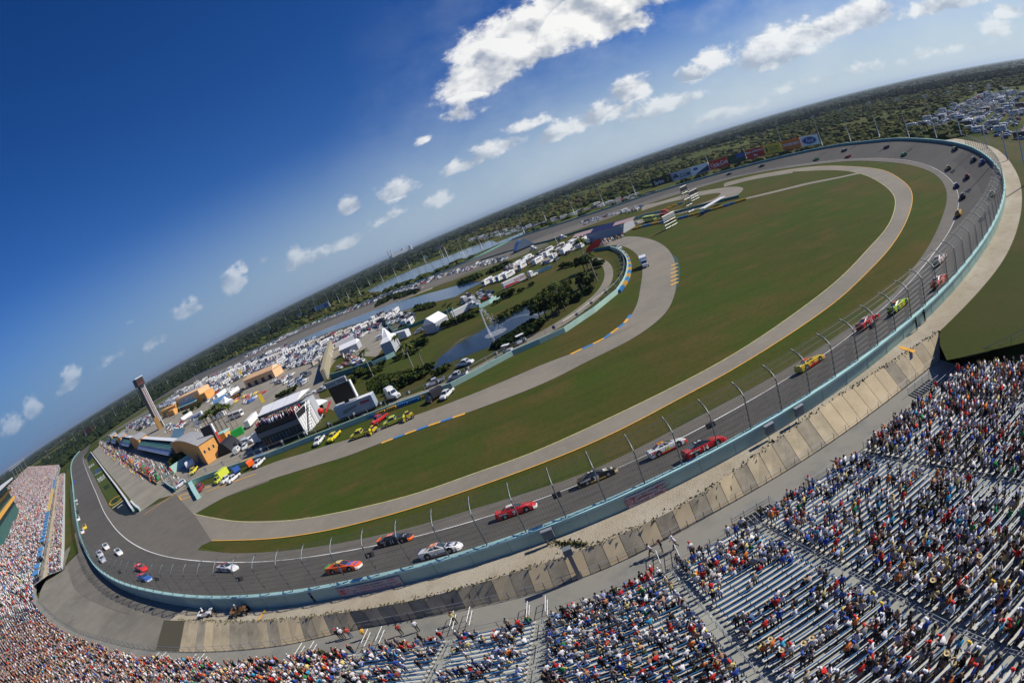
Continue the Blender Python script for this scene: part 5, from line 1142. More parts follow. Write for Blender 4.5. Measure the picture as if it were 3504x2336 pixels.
vpx('pickup', q4(520, 845), q4(360, 900), (.75, .66, .04), 'long yellow crew pickup truck at the road edge, followed by a loader', group=GS, s=1.25)
vpx('loader', q4(605, 815), q4(535, 860), (.78, .55, .03), 'small yellow loader behind the long yellow pickup', group=GS, s=.85)
vpx('pickup', q4(705, 665), q4(560, 770), (.60, .03, .02), 'red pickup truck parked against the blue and yellow tyre barrier', group=GS, s=1.15)
vpx('pickup', q4(870, 705), q4(690, 775), (.62, .66, .05), 'yellow-green crew pickup truck with an open dark bed', group=GS, s=1.25)
vpx('loader', q4(970, 680), q4(890, 720), (.78, .55, .03), 'yellow loader with a bucket behind the yellow-green pickup', group=GS, s=.95)
vpx('box_truck', q4(1230, 470), q4(1155, 520), (.03, .03, .035), 'black box truck with a grey roof beside a white pickup', group=GS, s=.85)
vpx('pickup', z2(1860, 1055), z2(1795, 1120), WHT, 'white pickup truck with a red beacon beside the black box truck', group=GS, s=1.12)
vpx('suv', z1(1360, 1110), z1(1335, 1150), (.30, .03, .03), 'dark red car parked on the yellow pit exit markings', s=1.1)
vpx('suv', z1(1238, 1085), z1(1190, 1120), (.6, .6, .62), 'silver SUV at the end of the crowded pit wall', s=1.15)
vpx('pickup', z2(1890, 895), z2(2010, 865), WHT, 'white utility pickup truck on the service road beside the pond', s=1.2)
vpx('pickup', z2(1970, 945), z2(1835, 985), (.6, .6, .6), 'silver tow truck behind the teal wall', s=1.25); vpx('pickup', z2(1800, 985), z2(1700, 1030), (.55, .57, .6), 'grey pickup truck with a red light bar on the service road', s=1.2)
vpx('golf_cart', z2(2215, 800), z2(2255, 790), (.5, .5, .5), 'grey cart with a red flag on the service road', s=1.5); vpx('golf_cart', z2(2350, 720), z2(2300, 745), (.7, .7, .7), 'white cart on the service road nearer the curved wall', s=1.6)
vpx('box_truck', z3(1575, 775), z3(1595, 835), (.66, .68, .74), 'white pickup truck carrying a tall silver box on the hairpin', s=1.2)
vpx('sedan', z3(1395, 682), z3(1428, 694), WHT, 'white car with a yellow roof light at the start of the hairpin', s=1.2)
vpx('semi_tractor', z2(1405, 1105), z2(1520, 1105), WHT, 'white semi truck with a tall sleeper cab behind the tyre barrier', s=1.05)
vpx('bus', z1(1540, 660), z1(1640, 625), WHT, 'white coach with dark windows beside the palm trees'); 
vpx('trailer', q1(1215, 690), q1(1330, 560), WHT, 'white hauler trailer with a blue stripe facing the hospitality stand', s=1.05)
for i, (a, b, c, l) in enumerate([(q1(600, 620), q1(800, 520), (.7, .72, .76), 'white hauler trailer with blue swirl artwork near the tower'), (q1(640, 660), q1(860, 560), WHT, 'white hauler trailer beside the one with blue swirls'), (q1(560, 600), q1(640, 545), WHT, 'short white trailer nearest the scoring tower'), (q1(860, 600), q1(1000, 540), WHT, 'white trailer behind the palm trees'), (q1(900, 420), q1(990, 370), (.15, .35, .65), 'blue and white show trailer by the orange building'), (q1(990, 430), q1(1170, 330), BLK, 'black show trailer with orange lettering beside parked sports cars')]):
    o = vpx('trailer', a, b, c, l, s=1.0)
    if i == 0: MB().add([(-4, -1.265, 1.0), (4, -1.265, .8), (5, -1.265, 2.8), (1, -1.265, 1.6), (-3, -1.265, 2.6)], [(0, 1, 2, 3, 4)], blue).build('blue_swirl', o)
    if i == 5: text('lettering', 'MOTORSPORTS', 1.4, mat('letter_orange', (.85, .3, .03), .5), o, M=Matrix.Translation((0, -1.28, 2)) @ Matrix.Rotation(R(90), 4, 'X'))
for i, (x, y, c) in enumerate([(1070, 400, ORG), (1110, 385, RED), (1100, 405, YEL), (1200, 400, WHT), (1225, 385, SIL), (1250, 395, BLU), (1190, 350, YEL), (1225, 345, RED), (1265, 335, WHT), (1285, 370, (.1, .3, .7)), (1300, 320, YEL), (1310, 355, WHT), (1340, 335, (.1, .3, .7))]):
    vehicle('sedan', G(*q1(x, y), .14), 1.0, c, '%s sports car on the paved show area, %s from the black show trailer' % ({ORG: 'orange', RED: 'red', YEL: 'yellow', WHT: 'white', SIL: 'silver', BLU: 'blue'}.get(c, 'light blue'), ORD[i]), 'sports cars on the show area', s=1.05)
for i, (x, y, c) in enumerate([(185, 85, RED), (225, 75, YEL), (260, 60, WHT), (300, 35, RED), (330, 15, RED), (215, 100, BLU), (180, 105, WHT)]):
    vehicle('sedan', G(*q3(x, y), .14), .9, c, '%s sports car near the yellow banner, %s in its line' % ({RED: 'red', YEL: 'yellow', WHT: 'white', BLU: 'blue'}[c], ORD[i]), 'sports cars near the yellow banner', s=1.05)
vpx('pickup', z2(955, 1065), z2(1025, 1040), WHT, 'white truck parked left of the giant screen', s=1.2); vpx('sedan', z2(890, 1085), z2(930, 1065), WHT, 'single white car on the lawn left of the giant screen', s=1.2)
vpx('semi_tractor', q6(900, 180), q6(1015, 120), WHT, 'white semi truck pulling the colourful hauler behind the pond', s=1.0); o = vpx('trailer', q6(680, 270), q6(890, 170), (.75, .72, .72), 'hauler trailer with a red and blue livery behind the pond', s=1.1)
text('lettering', 'RACING', 1.7, r_, o, M=Matrix.Translation((3, -1.28, 2.2)) @ Matrix.Rotation(R(90), 4, 'X')); MB().add([(-6, -1.27, .7), (3, -1.27, .7), (1, -1.27, 1.4), (-6, -1.27, 1.8)], [(0, 1, 2, 3)], r_).build('red_flash', o)
vpx('semi_tractor', q6(330, 480), q6(395, 455), WHT, 'white semi truck with a long trailer half hidden by bushes', s=1.0); vpx('trailer', q6(200, 540), q6(320, 480), WHT, 'plain white trailer behind the bushes by the pond')
vpx('semi_tractor', q7(395, 190), q7(470, 165), WHT, 'white semi truck on the grass inside the far straight'); vpx('semi_tractor', q7(90, 300), q7(185, 275), WHT, 'white semi truck beside the silver dome')
vpx('trailer', q5(680, 520), q5(930, 450), (.68, .7, .74), 'long silver trailer behind the peaked white tent', s=1.25); vpx('trailer', q5(150, 580), q5(350, 480), (.65, .65, .67), 'grey trailer behind the ramped wall', s=1.1)
vpx('bus', q8(370, 415), q8(500, 395), (.6, .68, .15), 'white and lime coach beside the far tyre wall'); vpx('box_truck', q8(545, 345), q8(650, 325), (.5, .08, .04), 'red fire truck beside the far teal wall'); vpx('box_truck', q8(540, 385), q8(650, 365), (.3, .05, .03), 'dark red fire truck parked below the other one')
vpx('pickup', q8(260, 435), q8(340, 425), WHT, 'white truck parked beyond the blue canopies')
vpx('pickup', q2(640, 235+90), q2(680, 300), WHT, 'pale truck beside the teal pit wall') if False else None

# ---- car parks: many vehicles standing in rows
cols_ = [(WHT, 'white', 10), (SIL, 'silver', 6), (BLK, 'black', 5), ((.12, .12, .13), 'dark grey', 4), ((.28, .02, .02), 'dark red', 1.4), (NVY, 'navy', 1.5), ((.5, .03, .02), 'red', .9), ((.35, .3, .22), 'tan', 1), ((.05, .12, .3), 'blue', .9)]
def pick(r, L): t = r.random()*sum(c[-1] for c in L); 
def wpick(r, L):
    t = r.random()*sum(c[-1] for c in L)
    for c in L:
        t -= c[-1]
        if t <= 0: return c
    return L[-1]
lots = [
 ('main', 'in the crowded infield car park', [z1(1080, 560), z1(1200, 470), z1(1500, 330), z1(1900, 170), z1(2200, 90), z2(1230, 640), z2(1480, 530), z2(1500, 590), z2(1230, 700), z2(1060, 760), z2(1020, 890), z2(940, 860), z2(830, 900), z2(700, 905), z2(480, 950), z1(1450, 470), z1(1330, 480), z1(1180, 560)], 7.0, 3.0, .80, [('sedan', 6), ('suv', 6), ('pickup', 3), ('van', 1), ('camper', .5), ('motorhome', .5)]),
 ('strip', 'in the long strip between lake and far straight', [z2(440, 830), z2(620, 745), z2(870, 620), z2(1100, 532), z2(1350, 430), z2(1700, 300), z2(2100, 200), z3(420, 800), z3(650, 745), z3(670, 765), z3(500, 805), z3(200, 890), z3(0, 960), z2(1700, 360), z2(1350, 455), z2(1100, 548), z2(900, 618), z2(640, 755), z2(470, 835)], 7.5, 3.4, .75, [('sedan', 5), ('suv', 5), ('pickup', 2), ('van', 1)]),
 ('beyond', 'beyond the far wall', [z3(400, 630), z3(700, 550), z3(1000, 490), z3(1150, 440), z3(1250, 395), z3(1500, 330), z3(1640, 300), z3(1640, 306), z3(1400, 385), z3(1150, 455), z3(1000, 505), z3(700, 590), z3(430, 645)], 12, 4.5, .6, [('sedan', 4), ('suv', 4), ('camper', 2), ('motorhome', 2), ('pickup', 2)]),
 ('far_in', 'on the grass inside the far straight', [z3(1160, 510), z3(1450, 440), z3(1560, 405), z3(1560, 425), z3(1300, 490), z3(1180, 530)], 8, 3.6, .7, [('sedan', 4), ('suv', 4), ('pickup', 2), ('camper', 1)]),
 ('band', 'in the crowded camping row', [z3(500, 930), z3(720, 800), z3(950, 700), z3(1200, 610), z3(1240, 650), z3(1100, 715), z3(950, 790), z3(700, 870), z3(560, 955)], 9, 4.0, .8, [('motorhome', 4), ('trailer', 1), ('camper', 2), ('suv', 1), ('pickup', 1), ('sedan', 1)]),
 ('lake', 'between the two lakes', [z3(330, 1045), z3(480, 975), z3(620, 985), z3(480, 1060), z3(380, 1075)], 7, 3.3, .8, [('sedan', 4), ('suv', 3), ('camper', 1)]),
 ('island', 'near the peaked tent', [q5(600, 480), q5(640, 400), q5(740, 420), q5(960, 390), q5(1050, 400), q5(1100, 340), q5(1160, 360), q5(1000, 450), q5(740, 480), q5(660, 510)], 7, 3.2, .6, [('sedan', 4), ('suv', 3), ('van', 1)]),
 ('pen', 'inside the teal walled pen', [q5(170, 790), q5(250, 740), q5(280, 600), q5(380, 620), q5(420, 750), q5(240, 820)], 7, 3.2, .7, [('sedan', 4), ('suv', 3), ('golf_cart', 1)]),
 ('shore', 'on the sandy ground beside the lake', [q5(480, 270), q5(640, 200), q5(780, 190), q5(960, 200), q5(980, 330), q5(860, 330), q5(640, 350), q5(480, 320)], 8, 4.0, .75, [('motorhome', 3), ('camper', 2), ('suv', 2), ('sedan', 2)]),
 ('right', 'in the grassy car park beyond the right hand turn', [z4(1560, 575), z4(1700, 505), z4(1900, 410), z4(2100, 335), z4(2352, 325), z4(2420, 400), z4(2420, 660), z4(2200, 640), z4(2000, 590), z4(1900, 545), z4(1750, 575)], 8.5, 4.0, .60, [('sedan', 5), ('suv', 5), ('pickup', 4), ('camper', 1.2), ('motorhome', 1.2), ('box_truck', .6)]),
 ('left_out', 'outside the far left bend', [z1(300, 970), z1(440, 880), z1(560, 805), z1(598, 812), z1(470, 915), z1(400, 955)], 13, 5.5, .6, [('trailer', 1), ('motorhome', 2), ('camper', 1), ('suv', 1)]),
 ('tower', 'beside the scoring tower', [z1(840, 710), z1(1000, 620), z1(1040, 690), z1(930, 730)], 7.5, 3.2, .8, [('sedan', 3), ('suv', 3), ('pickup', 1)]),
 ('paddock', 'in the paddock behind the palm trees', [q1(360, 650), q1(480, 600), q1(620, 640), q1(480, 690), q1(380, 690)], 7, 3.2, .6, [('sedan', 3), ('suv', 3)]),
 ('orange_lot', 'behind the orange buildings', [q1(310, 440), q1(500, 310), q1(690, 230), q1(700, 280), q1(520, 380), q1(330, 470)], 7, 3.0, .85, [('sedan', 4), ('suv', 4), ('pickup', 1)]),
 ('hauler', 'by the small peach building', [z1(1350, 520), z1(1500, 450), z1(1600, 430), z1(1640, 470), z1(1540, 560), z1(1420, 570)], 9, 4.2, .6, [('sedan', 2), ('suv', 2), ('van', 1), ('trailer', .5)]),
 ('midlot', 'between the peach building and the lawn', [z1(1830, 400), z1(1950, 360), z1(2090, 350), z1(2050, 420), z1(1960, 450), z1(1880, 430)], 7, 3.1, .75, [('sedan', 3), ('suv', 3)]),
 ('suite_side', 'behind the teal wall beside the hospitality stand', [z1(1540, 840), z1(1620, 800), z1(1760, 790), z1(1770, 830), z1(1640, 880), z1(1560, 890)], 8, 3.4, .6, [('suv', 3), ('van', 2), ('pickup', 1)]),
]
VEH = []; vr = random.Random(11)
for nm, where, poly, rowp, colp, dens, mix in lots:
    z = .14 if nm not in ('right', 'beyond', 'left_out') else .06
    PG = [G(p[0], p[1], z)[:2] for p in poly]; e0 = np.array(PG[1])-np.array(PG[0]); ang0 = math.atan2(e0[1], e0[0])
    if nm in ('main', 'strip', 'orange_lot', 'band'): ang0 = R(142)
    ca, sa = math.cos(ang0), math.sin(ang0); U = [(p[0]*ca+p[1]*sa, -p[0]*sa+p[1]*ca) for p in PG]
    u0, u1 = min(p[0] for p in U), max(p[0] for p in U); v0, v1 = min(p[1] for p in U), max(p[1] for p in U)
    x0_, x1_ = min(p[0] for p in PG), max(p[0] for p in PG); xm = (x0_+x1_)/2; ym = sum(p[1] for p in PG)/len(PG)
    v = v0+2; row = 0
    while v < v1:
        u = u0+vr.random()*2; rk = wpick(vr, mix)
        while u < u1:
            k = wpick(vr, mix)[0] if vr.random() < .5 else rk[0]
            big = k in ('motorhome', 'trailer', 'camper', 'bus')
            step_ = colp*(1.35 if big else 1)
            if inside(U, u, v) and vr.random() < dens:
                x, y = u*ca-v*sa, u*sa+v*ca
                c = wpick(vr, cols_); 
                if big: c = (WHT, 'white', 1) if vr.random() < .6 else ((.5, .45, .38), 'beige', 1) if vr.random() < .6 else ((.07, .06, .06), 'black', 1)
                VEH.append([k, x+vr.gauss(0, .15), y+vr.gauss(0, .25), z, ang0+math.pi/2+(math.pi if vr.random() < .5 else 0)+vr.gauss(0, .04), c, where.replace('in the crowded ', 'in the ').replace('in the grassy car park beyond the right hand turn', 'in the right hand grassy car park').replace('in the long strip between lake and far straight', 'in the strip by the lake').replace('on the sandy ground beside the lake', 'on lakeside sand')+(', left end' if x < xm-.25*(x1_-x0_) else ', right end' if x > xm+.25*(x1_-x0_) else ', middle')+(', near side' if y < ym else ', far side'), nm, math.sqrt(x*x+y*y)])
            u += step_+(2.5 if vr.random() < .05 else 0)
        v += rowp*(1.25 if row % 2 else .86); row += 1
LEN = dict(sedan=4.5, suv=4.8, pickup=5.4, van=5.4, motorhome=9, trailer=12.5, camper=6.5, box_truck=7, golf_cart=2.3, bus=12)
VEH.sort(key=lambda a: a[8]/LEN[a[0]]**.5)
cnt = {}; restv = {}
sizew = dict(sedan='low', suv='tall', pickup='', van='', motorhome='', trailer='', camper='', box_truck='', golf_cart='', bus='')
for a in VEH:
    nm = NAME[a[0]]; cnt[nm] = cnt.get(nm, 0)+1
    if cnt[nm] <= (300 if nm == 'parked_car' else 120):
        o = bpy.data.objects.new(nm, KN[a[0]]['one']); C.objects.link(o); o.location = (a[1], a[2], a[3]); o.rotation_euler = (0, 0, a[4]); o.color = tuple(a[5][0])+(1,)
        w = {'parked_car': 'car', 'pickup_truck': 'pickup truck', 'camper_trailer': 'camper trailer', 'box_truck': 'box truck', 'golf_cart': 'golf cart'}.get(nm, nm)
        tag(o, '%s %s %s' % ((a[5][1]+' '+sizew[a[0]]).strip(), w, a[6]), CATG[a[0]], '%s %ss %s' % (a[5][1], (sizew[a[0]]+' '+w).strip(), a[6]))
    else: restv.setdefault(nm, []).append(a)
def merge(name, items, label=None, cat=None, attr_mats=(), parent=None):
    """items: (mb, matrix 4x4 np, colour) merged into one mesh with colour attribute replacing object colour"""
    V = []; F = []; MI = []; COL = []; mats = []; n = 0
    for mb, M, col in items:
        va = np.array(mb.v); va = va @ M[:3, :3].T+M[:3, 3]; V.append(va)
        for f in mb.f: F.append([n+k for k in f])
        for k in mb.mi:
            mt = mb.mats[k]; mt = attr_mats.get(mt.name, mt) if attr_mats else mt
            if mt not in mats: mats.append(mt)
            MI.append(mats.index(mt)); 
        COL += [col]*len(mb.f); n += len(va)
    me = bpy.data.meshes.new(name); me.from_pydata(np.concatenate(V).tolist(), [], F)
    for t in mats: me.materials.append(t)
    me.polygons.foreach_set('material_index', MI); ca = me.color_attributes.new('Col', 'FLOAT_COLOR', 'CORNER')
    ln = [len(f) for f in F]; arr = np.repeat(np.array([tuple(c)+(1,) for c in COL], dtype=np.float32), ln, axis=0); ca.data.foreach_set('color', arr.ravel())
    o = bpy.data.objects.new(name, me); C.objects.link(o); tag(o, label, cat, kind='stuff'); return o
pa = mat('car_paint_many', 'attr', .28, spec=.5, coat=.4); pp = mat('painted_panel_many', 'attr', .45, spec=.4)
def Mz(x, y, z, a, s=1.0): c_, s_ = math.cos(a)*s, math.sin(a)*s; return np.array([[c_, -s_, 0, x], [s_, c_, 0, y], [0, 0, s, z], [0, 0, 0, 1.0]])
for nm, L in restv.items():
    w = {'parked_car': 'cars', 'pickup_truck': 'pickup trucks'}.get(nm, nm.replace('_', ' ')+'s')
    merge('far_'+(nm+'s'), [(KN[a[0]]['mb'], Mz(a[1], a[2], a[3], a[4]), a[5][0]) for a in L], 'mass of %s standing in the farthest car parks' % w, CATG[L[0][0]]+'s', {'car_paint': pa, 'painted_panel': pp})
print('VEHICLES', {k: v for k, v in cnt.items()})
# ================================================================ INFIELD BUILDINGS, WALLS, TENTS
def wall_line(name, px, h, mt, label, z=.1, th=.35, base_z=None, cap=None, cat='wall', step=6.0, smoothit=False):
    P = [G(p[0], p[1], z) for p in px]; A = catmull(P, step=step) if smoothit else np.array(P, float)
    n = nrm(A); m = MB(); c = A[len(A)//2].copy(); B = A.copy(); B[:, :2] += n*th
    A = A-c; B = B-c; A2 = A.copy(); A2[:, 2] += h; B2 = B.copy(); B2[:, 2] += h
    m.strip(A, A2, mt); m.strip(B2, B, mt); m.strip(A2, B2, cap or mt); m.strip(B, A, mt)
    for q in (0, -1): m.add([A[q], B[q], B2[q], A2[q]], [(0, 1, 2, 3)], mt)
    o = m.build(name, label=label, cat=cat); o.location = tuple(c); return o
inw = [(638, 1664), (770, 1615), (918, 1566), (1080, 1503), (1230, 1446), (1365, 1393), (1470, 1357), (1549, 1326), (1605, 1297), (1757, 1216), (1850, 1176), (1936, 1137), (2038, 1068), (2117, 1003)]
wall_line('infield_wall', inw, 1.5, teal, 'straight teal wall along the infield road in front of the pond', cap=teal_l)
wall_line('infield_wall', [(2117, 1003), (2142, 962), (2152, 925), (2150, 895), (2138, 876), (2118, 860), (2092, 851)], 1.5, teal, 'curved teal wall round the inside of the hairpin', cap=teal_l, smoothit=True)
wall_line('infield_wall', [(2092, 851), (2060, 856), (2033, 861)], 1.6, teal_d, 'short dark teal wall across the inside of the hairpin')
wall_line('pen_wall', [q5(100, 888), q5(330, 822), q5(530, 752)], 2.4, teal_d, 'dark teal wall at the foot of the walled pen', cap=teal_l)
wall_line('pen_wall', [q5(540, 748), q5(670, 690), q5(760, 645)], 1.8, teal_l, 'pale teal wall below the peaked white tent')
wall_line('pen_wall', [q6(425, 468), q6(530, 415), q6(640, 350)], 1.8, teal_l, 'pale teal wall behind the top of the fountain jet')
wall_line('pen_wall', [q6(1000, 118), q6(1090, 80), q6(1165, 50)], 1.8, teal_l, 'pale teal wall behind the white semi truck')
wall_line('pen_wall', [q5(742, 430), q5(900, 370), q5(1100, 290), q5(1344, 190), q6(160, 480)], 1.6, teal_d, 'long dark teal wall beside the sandy ground')
wall_line('pen_wall', [q5(640, 300), q5(690, 370), q5(742, 425)], 2.0, teal_d, 'short teal wall enclosing the motorhomes')
wall_line('far_wall', [q8(0, 470), q8(200, 415), q8(400, 350), q8(560, 318)], 1.4, teal, 'teal wall behind the parked fire trucks')
wall_line('far_wall', [q8(440, 385), q8(700, 330), q8(900, 275), q8(1100, 225), q8(1344, 168)], 1.4, teal_d, 'long teal wall along the small far road')
wall_line('far_wall', [z3(480, 770), z3(700, 700), z3(940, 640), z3(1200, 560), z3(1420, 510)], 1.3, teal_d, 'teal wall inside the far straight')
wall_line('paddock_wall', [q2(765, 530), q2(900, 440), q2(1040, 355)], 3.2, teal_l, 'tall pale teal wall at the end of the pit crowd')
wall_line('paddock_wall', [q2(1085, 310), q2(1180, 250), q2(1270, 205)], 3.0, teal_l, 'pale teal wall behind the dark pylon')
wall_line('exit_wall', [q2(925, 665), q2(955, 730), q2(1000, 805)], 1.4, teal_l, 'short teal wall standing alone at the pit exit', th=1.6)
wall_line('pit_end_wall', [q2(660, 640), q2(720, 685), q2(778, 722)], 1.4, teal_d, 'dark teal wall at the end of pit road', cap=teal_l)
wall_line('ramped_wall', [q5(75, 880), q5(100, 700), q5(130, 560)], 5.0, mat('ramp_tan', (.34, .30, .20), .9, vary=.1), 'large tan ramped wall beside the paddock lane', th=2.2)
wall_line('pit_wall', [(311, 1549), (345, 1596), (400, 1670), (433, 1716), (446, 1738), (455, 1750)], 1.3, teal, 'long double teal wall between pit road and its grass strip', cap=white, th=.9)
wall_line('pit_wall', [(450, 1722), (462, 1736), (478, 1748)], 1.2, teal, 'short flared teal wall at the pit entrance', cap=white, th=.8)
# tyre barriers: bundles of blue and yellow tyres, each bundle a thing
tb = mat('tyre_blue', (.05, .22, .50), .7); ty = mat('tyre_yellow', (.62, .36, .05), .7)
def tyre_bundle(n, mt):
    m = MB()
    for k in range(n):
        for r in range(2):
            for z in range(3): m.tube([(k*.62-(n-1)*.31, r*.62, .02+z*.3), (k*.62-(n-1)*.31, r*.62, .29+z*.3)], .31, mt, n=8)
    return m.mesh('tyre_bundle')
TBm = {('b', 5): tyre_bundle(5, tb), ('y', 5): tyre_bundle(5, ty)}
def tyre_row(px, where, z=.1, step=3.25, s=1.0, start=0):
    A = catmull([G(p[0], p[1], z) for p in px], step=step*s)
    for i in range(len(A)-1):
        c = (A[i]+A[i+1])/2; d = A[i+1]-A[i]; kc = 'b' if (i//2+start) % 2 == 0 else 'y'
        o = bpy.data.objects.new('tyre_stack', TBm[kc, 5]); C.objects.link(o); o.location = tuple(c); o.rotation_euler = (0, 0, math.atan2(d[1], d[0])); o.scale = (s, s, 1.1*s)
        tag(o, '%s painted tyre stack %s' % ('blue' if kc == 'b' else 'yellow', where), 'tyre stack', '%s tyre stacks %s' % ('blue' if kc == 'b' else 'yellow', where))
tyre_row([q3(870, 480), q4(0, 880), q4(240, 790), q4(500, 700), q4(740, 610), q4(920, 545), q4(1090, 485), q4(1165, 455)], 'against the infield wall under the giant screen')
tyre_row([q3(95, 750), q3(230, 700), q3(385, 660)], 'behind the orange jet dryer', start=1)
tyre_row([(2124, 1000), (2146, 968), (2158, 932), (2157, 900), (2146, 876), (2126, 858)], 'lining the outside of the curved wall', step=2.6, start=0)
tyre_row([q8(250, 500), q8(420, 455), q8(640, 410), q8(860, 355), q8(1100, 290), q8(1344, 215), pB(1265, 870)], 'along the far edge of the infield grass', start=1)
tyre_row([q8(600, 290), q8(680, 258), q8(770, 225)], 'slanting beside the far hairpin', start=1)
# kerbs with blue and yellow paint
def kerb(px, z=.16, w=.9, step=3.0):
    A = catmull([G(p[0], p[1], z) for p in px], step=step); n = nrm(A)
    m = MB()
    for i in range(len(A)-1):
        a, b = A[i], A[i+1]; mt = (tb if i % 2 else paint_y); m.add([a, b, b+np.array([n[i][0]*w, n[i][1]*w, .04]), a+np.array([n[i][0]*w, n[i][1]*w, .04])], [(0, 1, 2, 3)], mt)
    return m.build('kerb', kind='structure')
kerb([(1304, 1518), (1380, 1489), (1470, 1457), (1569, 1424), (1590, 1417)]); kerb([(1954, 1213), (2000, 1191), (2063, 1162), (2110, 1128), (2138, 1108), (2162, 1075)])
m = MB()
for k in range(6): a = G(q8(680, 860)[0]+0, 905+k*13, .15); m.box((a[0], a[1], .12), (2.6, 1.3, .08), paint_y)
m.build('kerb', kind='structure')
flat('green_runoff', [(2303, 870), (2320, 885), (2328, 925), (2325, 960), (2312, 1000), (2308, 1010), (2313, 934)], mat('green_paint', (.03, .09, .07), .8), .11)
# fences behind the inner wall with small monitor boxes
def chain_fence(px, label, h=2.6, step=6.0, z=.1):
    A = catmull([G(p[0], p[1], z) for p in px], step=step); c = A[len(A)//2].copy(); o = empty('chain_fence', tuple(c), label=label, cat='fence'); A = A-c
    each('post', o, [(tuple(a), 0) for a in A], post_mesh(h, .06, steel)); 
    vs = [tuple(a) for a in A]+[(a[0], a[1], a[2]+h) for a in A]; n = len(A); me = bpy.data.meshes.new('wire_mesh'); me.from_pydata(vs, [], [(i, i+1, n+i+1, n+i) for i in range(n-1)]); me.materials.append(mw); uv = me.uv_layers.new(name='UV'); L_ = np.concatenate([[0], np.cumsum(np.linalg.norm(np.diff(A[:, :2], axis=0), axis=1))]); uvs = [(l, 0) for l in L_]+[(l, h) for l in L_]
    uv.data.foreach_set('uv', [q for p in me.polygons for v in p.vertices for q in uvs[v]]); obj('wire_mesh', me, o); MB().tube([(a[0], a[1], a[2]+h) for a in A], .04, steel, n=4, caps=False).build('top_rail', o)
chain_fence([(640, 1652), (918, 1554), (1080, 1492), (1365, 1383), (1600, 1290)], 'wire fence behind the straight inner wall')
chain_fence([(1610, 1286), (1757, 1207), (1936, 1128), (2030, 1060), (2108, 998), (2135, 958), (2143, 925), (2132, 885), (2095, 860)], 'wire fence behind the curved inner wall')
mbm = MB().box((0, 0, 1.6), (.9, .7, .9), dark).box((.1, 0, 1.62), (.74, .74, .7), mat('screen_grey', (.25, .27, .29), .4)).tube([(0, 0, 0), (0, 0, 1.2)], .09, steel, n=5).mesh('monitor_stand')
A = catmull([G(*p, .1) for p in [(655, 1640), (1080, 1483), (1365, 1374), (1600, 1280), (1757, 1198), (1936, 1119), (2026, 1052), (2100, 992), (2127, 954), (2134, 925), (2124, 892)]], step=9)
for i, a in enumerate(A):
    o = bpy.data.objects.new('loudspeaker', mbm); C.objects.link(o); o.location = tuple(a); o.rotation_euler = (0, 0, -.9+i*.04); tag(o, 'grey loudspeaker box on a post, %s from the left behind the inner wall' % (ORD[i] if i < len(ORD) else 'one of the last'), 'loudspeaker', 'loudspeakers behind the inner wall')
# ---- scoring tower
def find_h(base, top, z=.1):
    g = G(base[0], base[1], z); return min(np.arange(3, 70, .25), key=lambda h: (proj0(g[0], g[1], z+h)[0]-top[0])**2+(proj0(g[0], g[1], z+h)[1]-top[1])**2)
def proj0(x, y, z):
    v = np.array([x, y, z-CH]); v = v[0]*RTV+v[1]*FWH+v[2]*NUP; D = np.linalg.norm(v); th = math.acos(-v[2]/D); r = 2*CF*math.sin(th/2); h = math.hypot(v[0], v[1]); return 1752+r*v[0]/h, 1168-r*v[1]/h
tb_px = q1(335, 665); TH = find_h(tb_px, q1(125, 135)); g = G(*tb_px, .1)
face = math.atan2(-g[1], -g[0])       # towards the spectators
tower = empty('scoring_tower', g, face+R(28), 'tall dark scoring tower with rows of lit numbers and a boxy head', 'tower')
sh_ = mat('tower_dark', (.03, .04, .045), .5); wh_ = mat('tower_white', (.75, .78, .76), .5)
m = MB(); m.box((0, 0, (TH-6)/2), (4.6, 4.6, TH-6), sh_); m.build('shaft', tower); m = MB(); m.box((.3, 2.45, (TH-8)/2), (4.2, .5, TH-8), wh_); m.build('side_panel', tower)
m = MB(); dl = mat('board_digits', (.55, .5, .5), .5); dr = mat('board_red', (.25, .03, .03), .5); nrow = 22
for k in range(nrow): z = 6+(TH-16)*k/(nrow-1); m.box((2.33, .9, z), (.06, 1.3, .75), dl); m.box((2.33, -1.1, z), (.06, 1.3, .65), dl); m.box((2.32, 0, z+.75), (.04, 4.2, .16), dr)
m.build('number_board', tower)
m = MB(); m.box((0, 0, TH-4), (6.4, 7.6, 6.0), sh_); m.box((3.25, 0, TH-4), (.1, 6.8, 4.8), mat('screen_dark', (.05, .03, .03), .3)); m.box((3.32, 0, TH-5.6), (.05, 6.6, .5), dr); m.box((0, 0, TH-.6), (6.8, 8.2, .5), wh_); m.build('head', tower)
for y in (-3, 3): MB().tube([(0, y, TH-.5), (0, y, TH+2)], .1, steel, n=4).build('antenna', tower)
m = MB(); m.box((4.2, -3, 5), (.3, 4.5, 10), mat('board_brown', (.25, .14, .04), .6)); m.build('lower_board', tower)
# ---- helper: building block from a front base line
def frame_px(a, b, z=.1):
    A = Vector(G(*a, z)); B = Vector(G(*b, z)); return (A+B)/2, (B-A).length, math.atan2(B.y-A.y, B.x-A.x)
def arch_roof(m, x0, x1, d0, d1, z, rise, mt, wall, n=8):
    """curved roof bulging along x, extruded in depth; wall under it at both ends in depth"""
    P = [(x0+(x1-x0)*k/n, z+rise*math.sin(math.pi*k/n)) for k in range(n+1)]
    m.add([(p[0], d0, p[1]) for p in P]+[(p[0], d1, p[1]) for p in P], [(i, i+1, n+2+i, n+1+i) for i in range(n)], mt)
    for d in (d0, d1): m.add([(x0, d, z)]+[(p[0], d, p[1]) for p in P]+[(x1, d, z)], [tuple(range(n+3))], wall)
c, w, a = frame_px(q2(95, 225), q2(815, 400)); st = empty('pit_suites', tuple(c), a, 'long pit side suites with orange blocks, grey roofs and a striped blue awning', 'building')
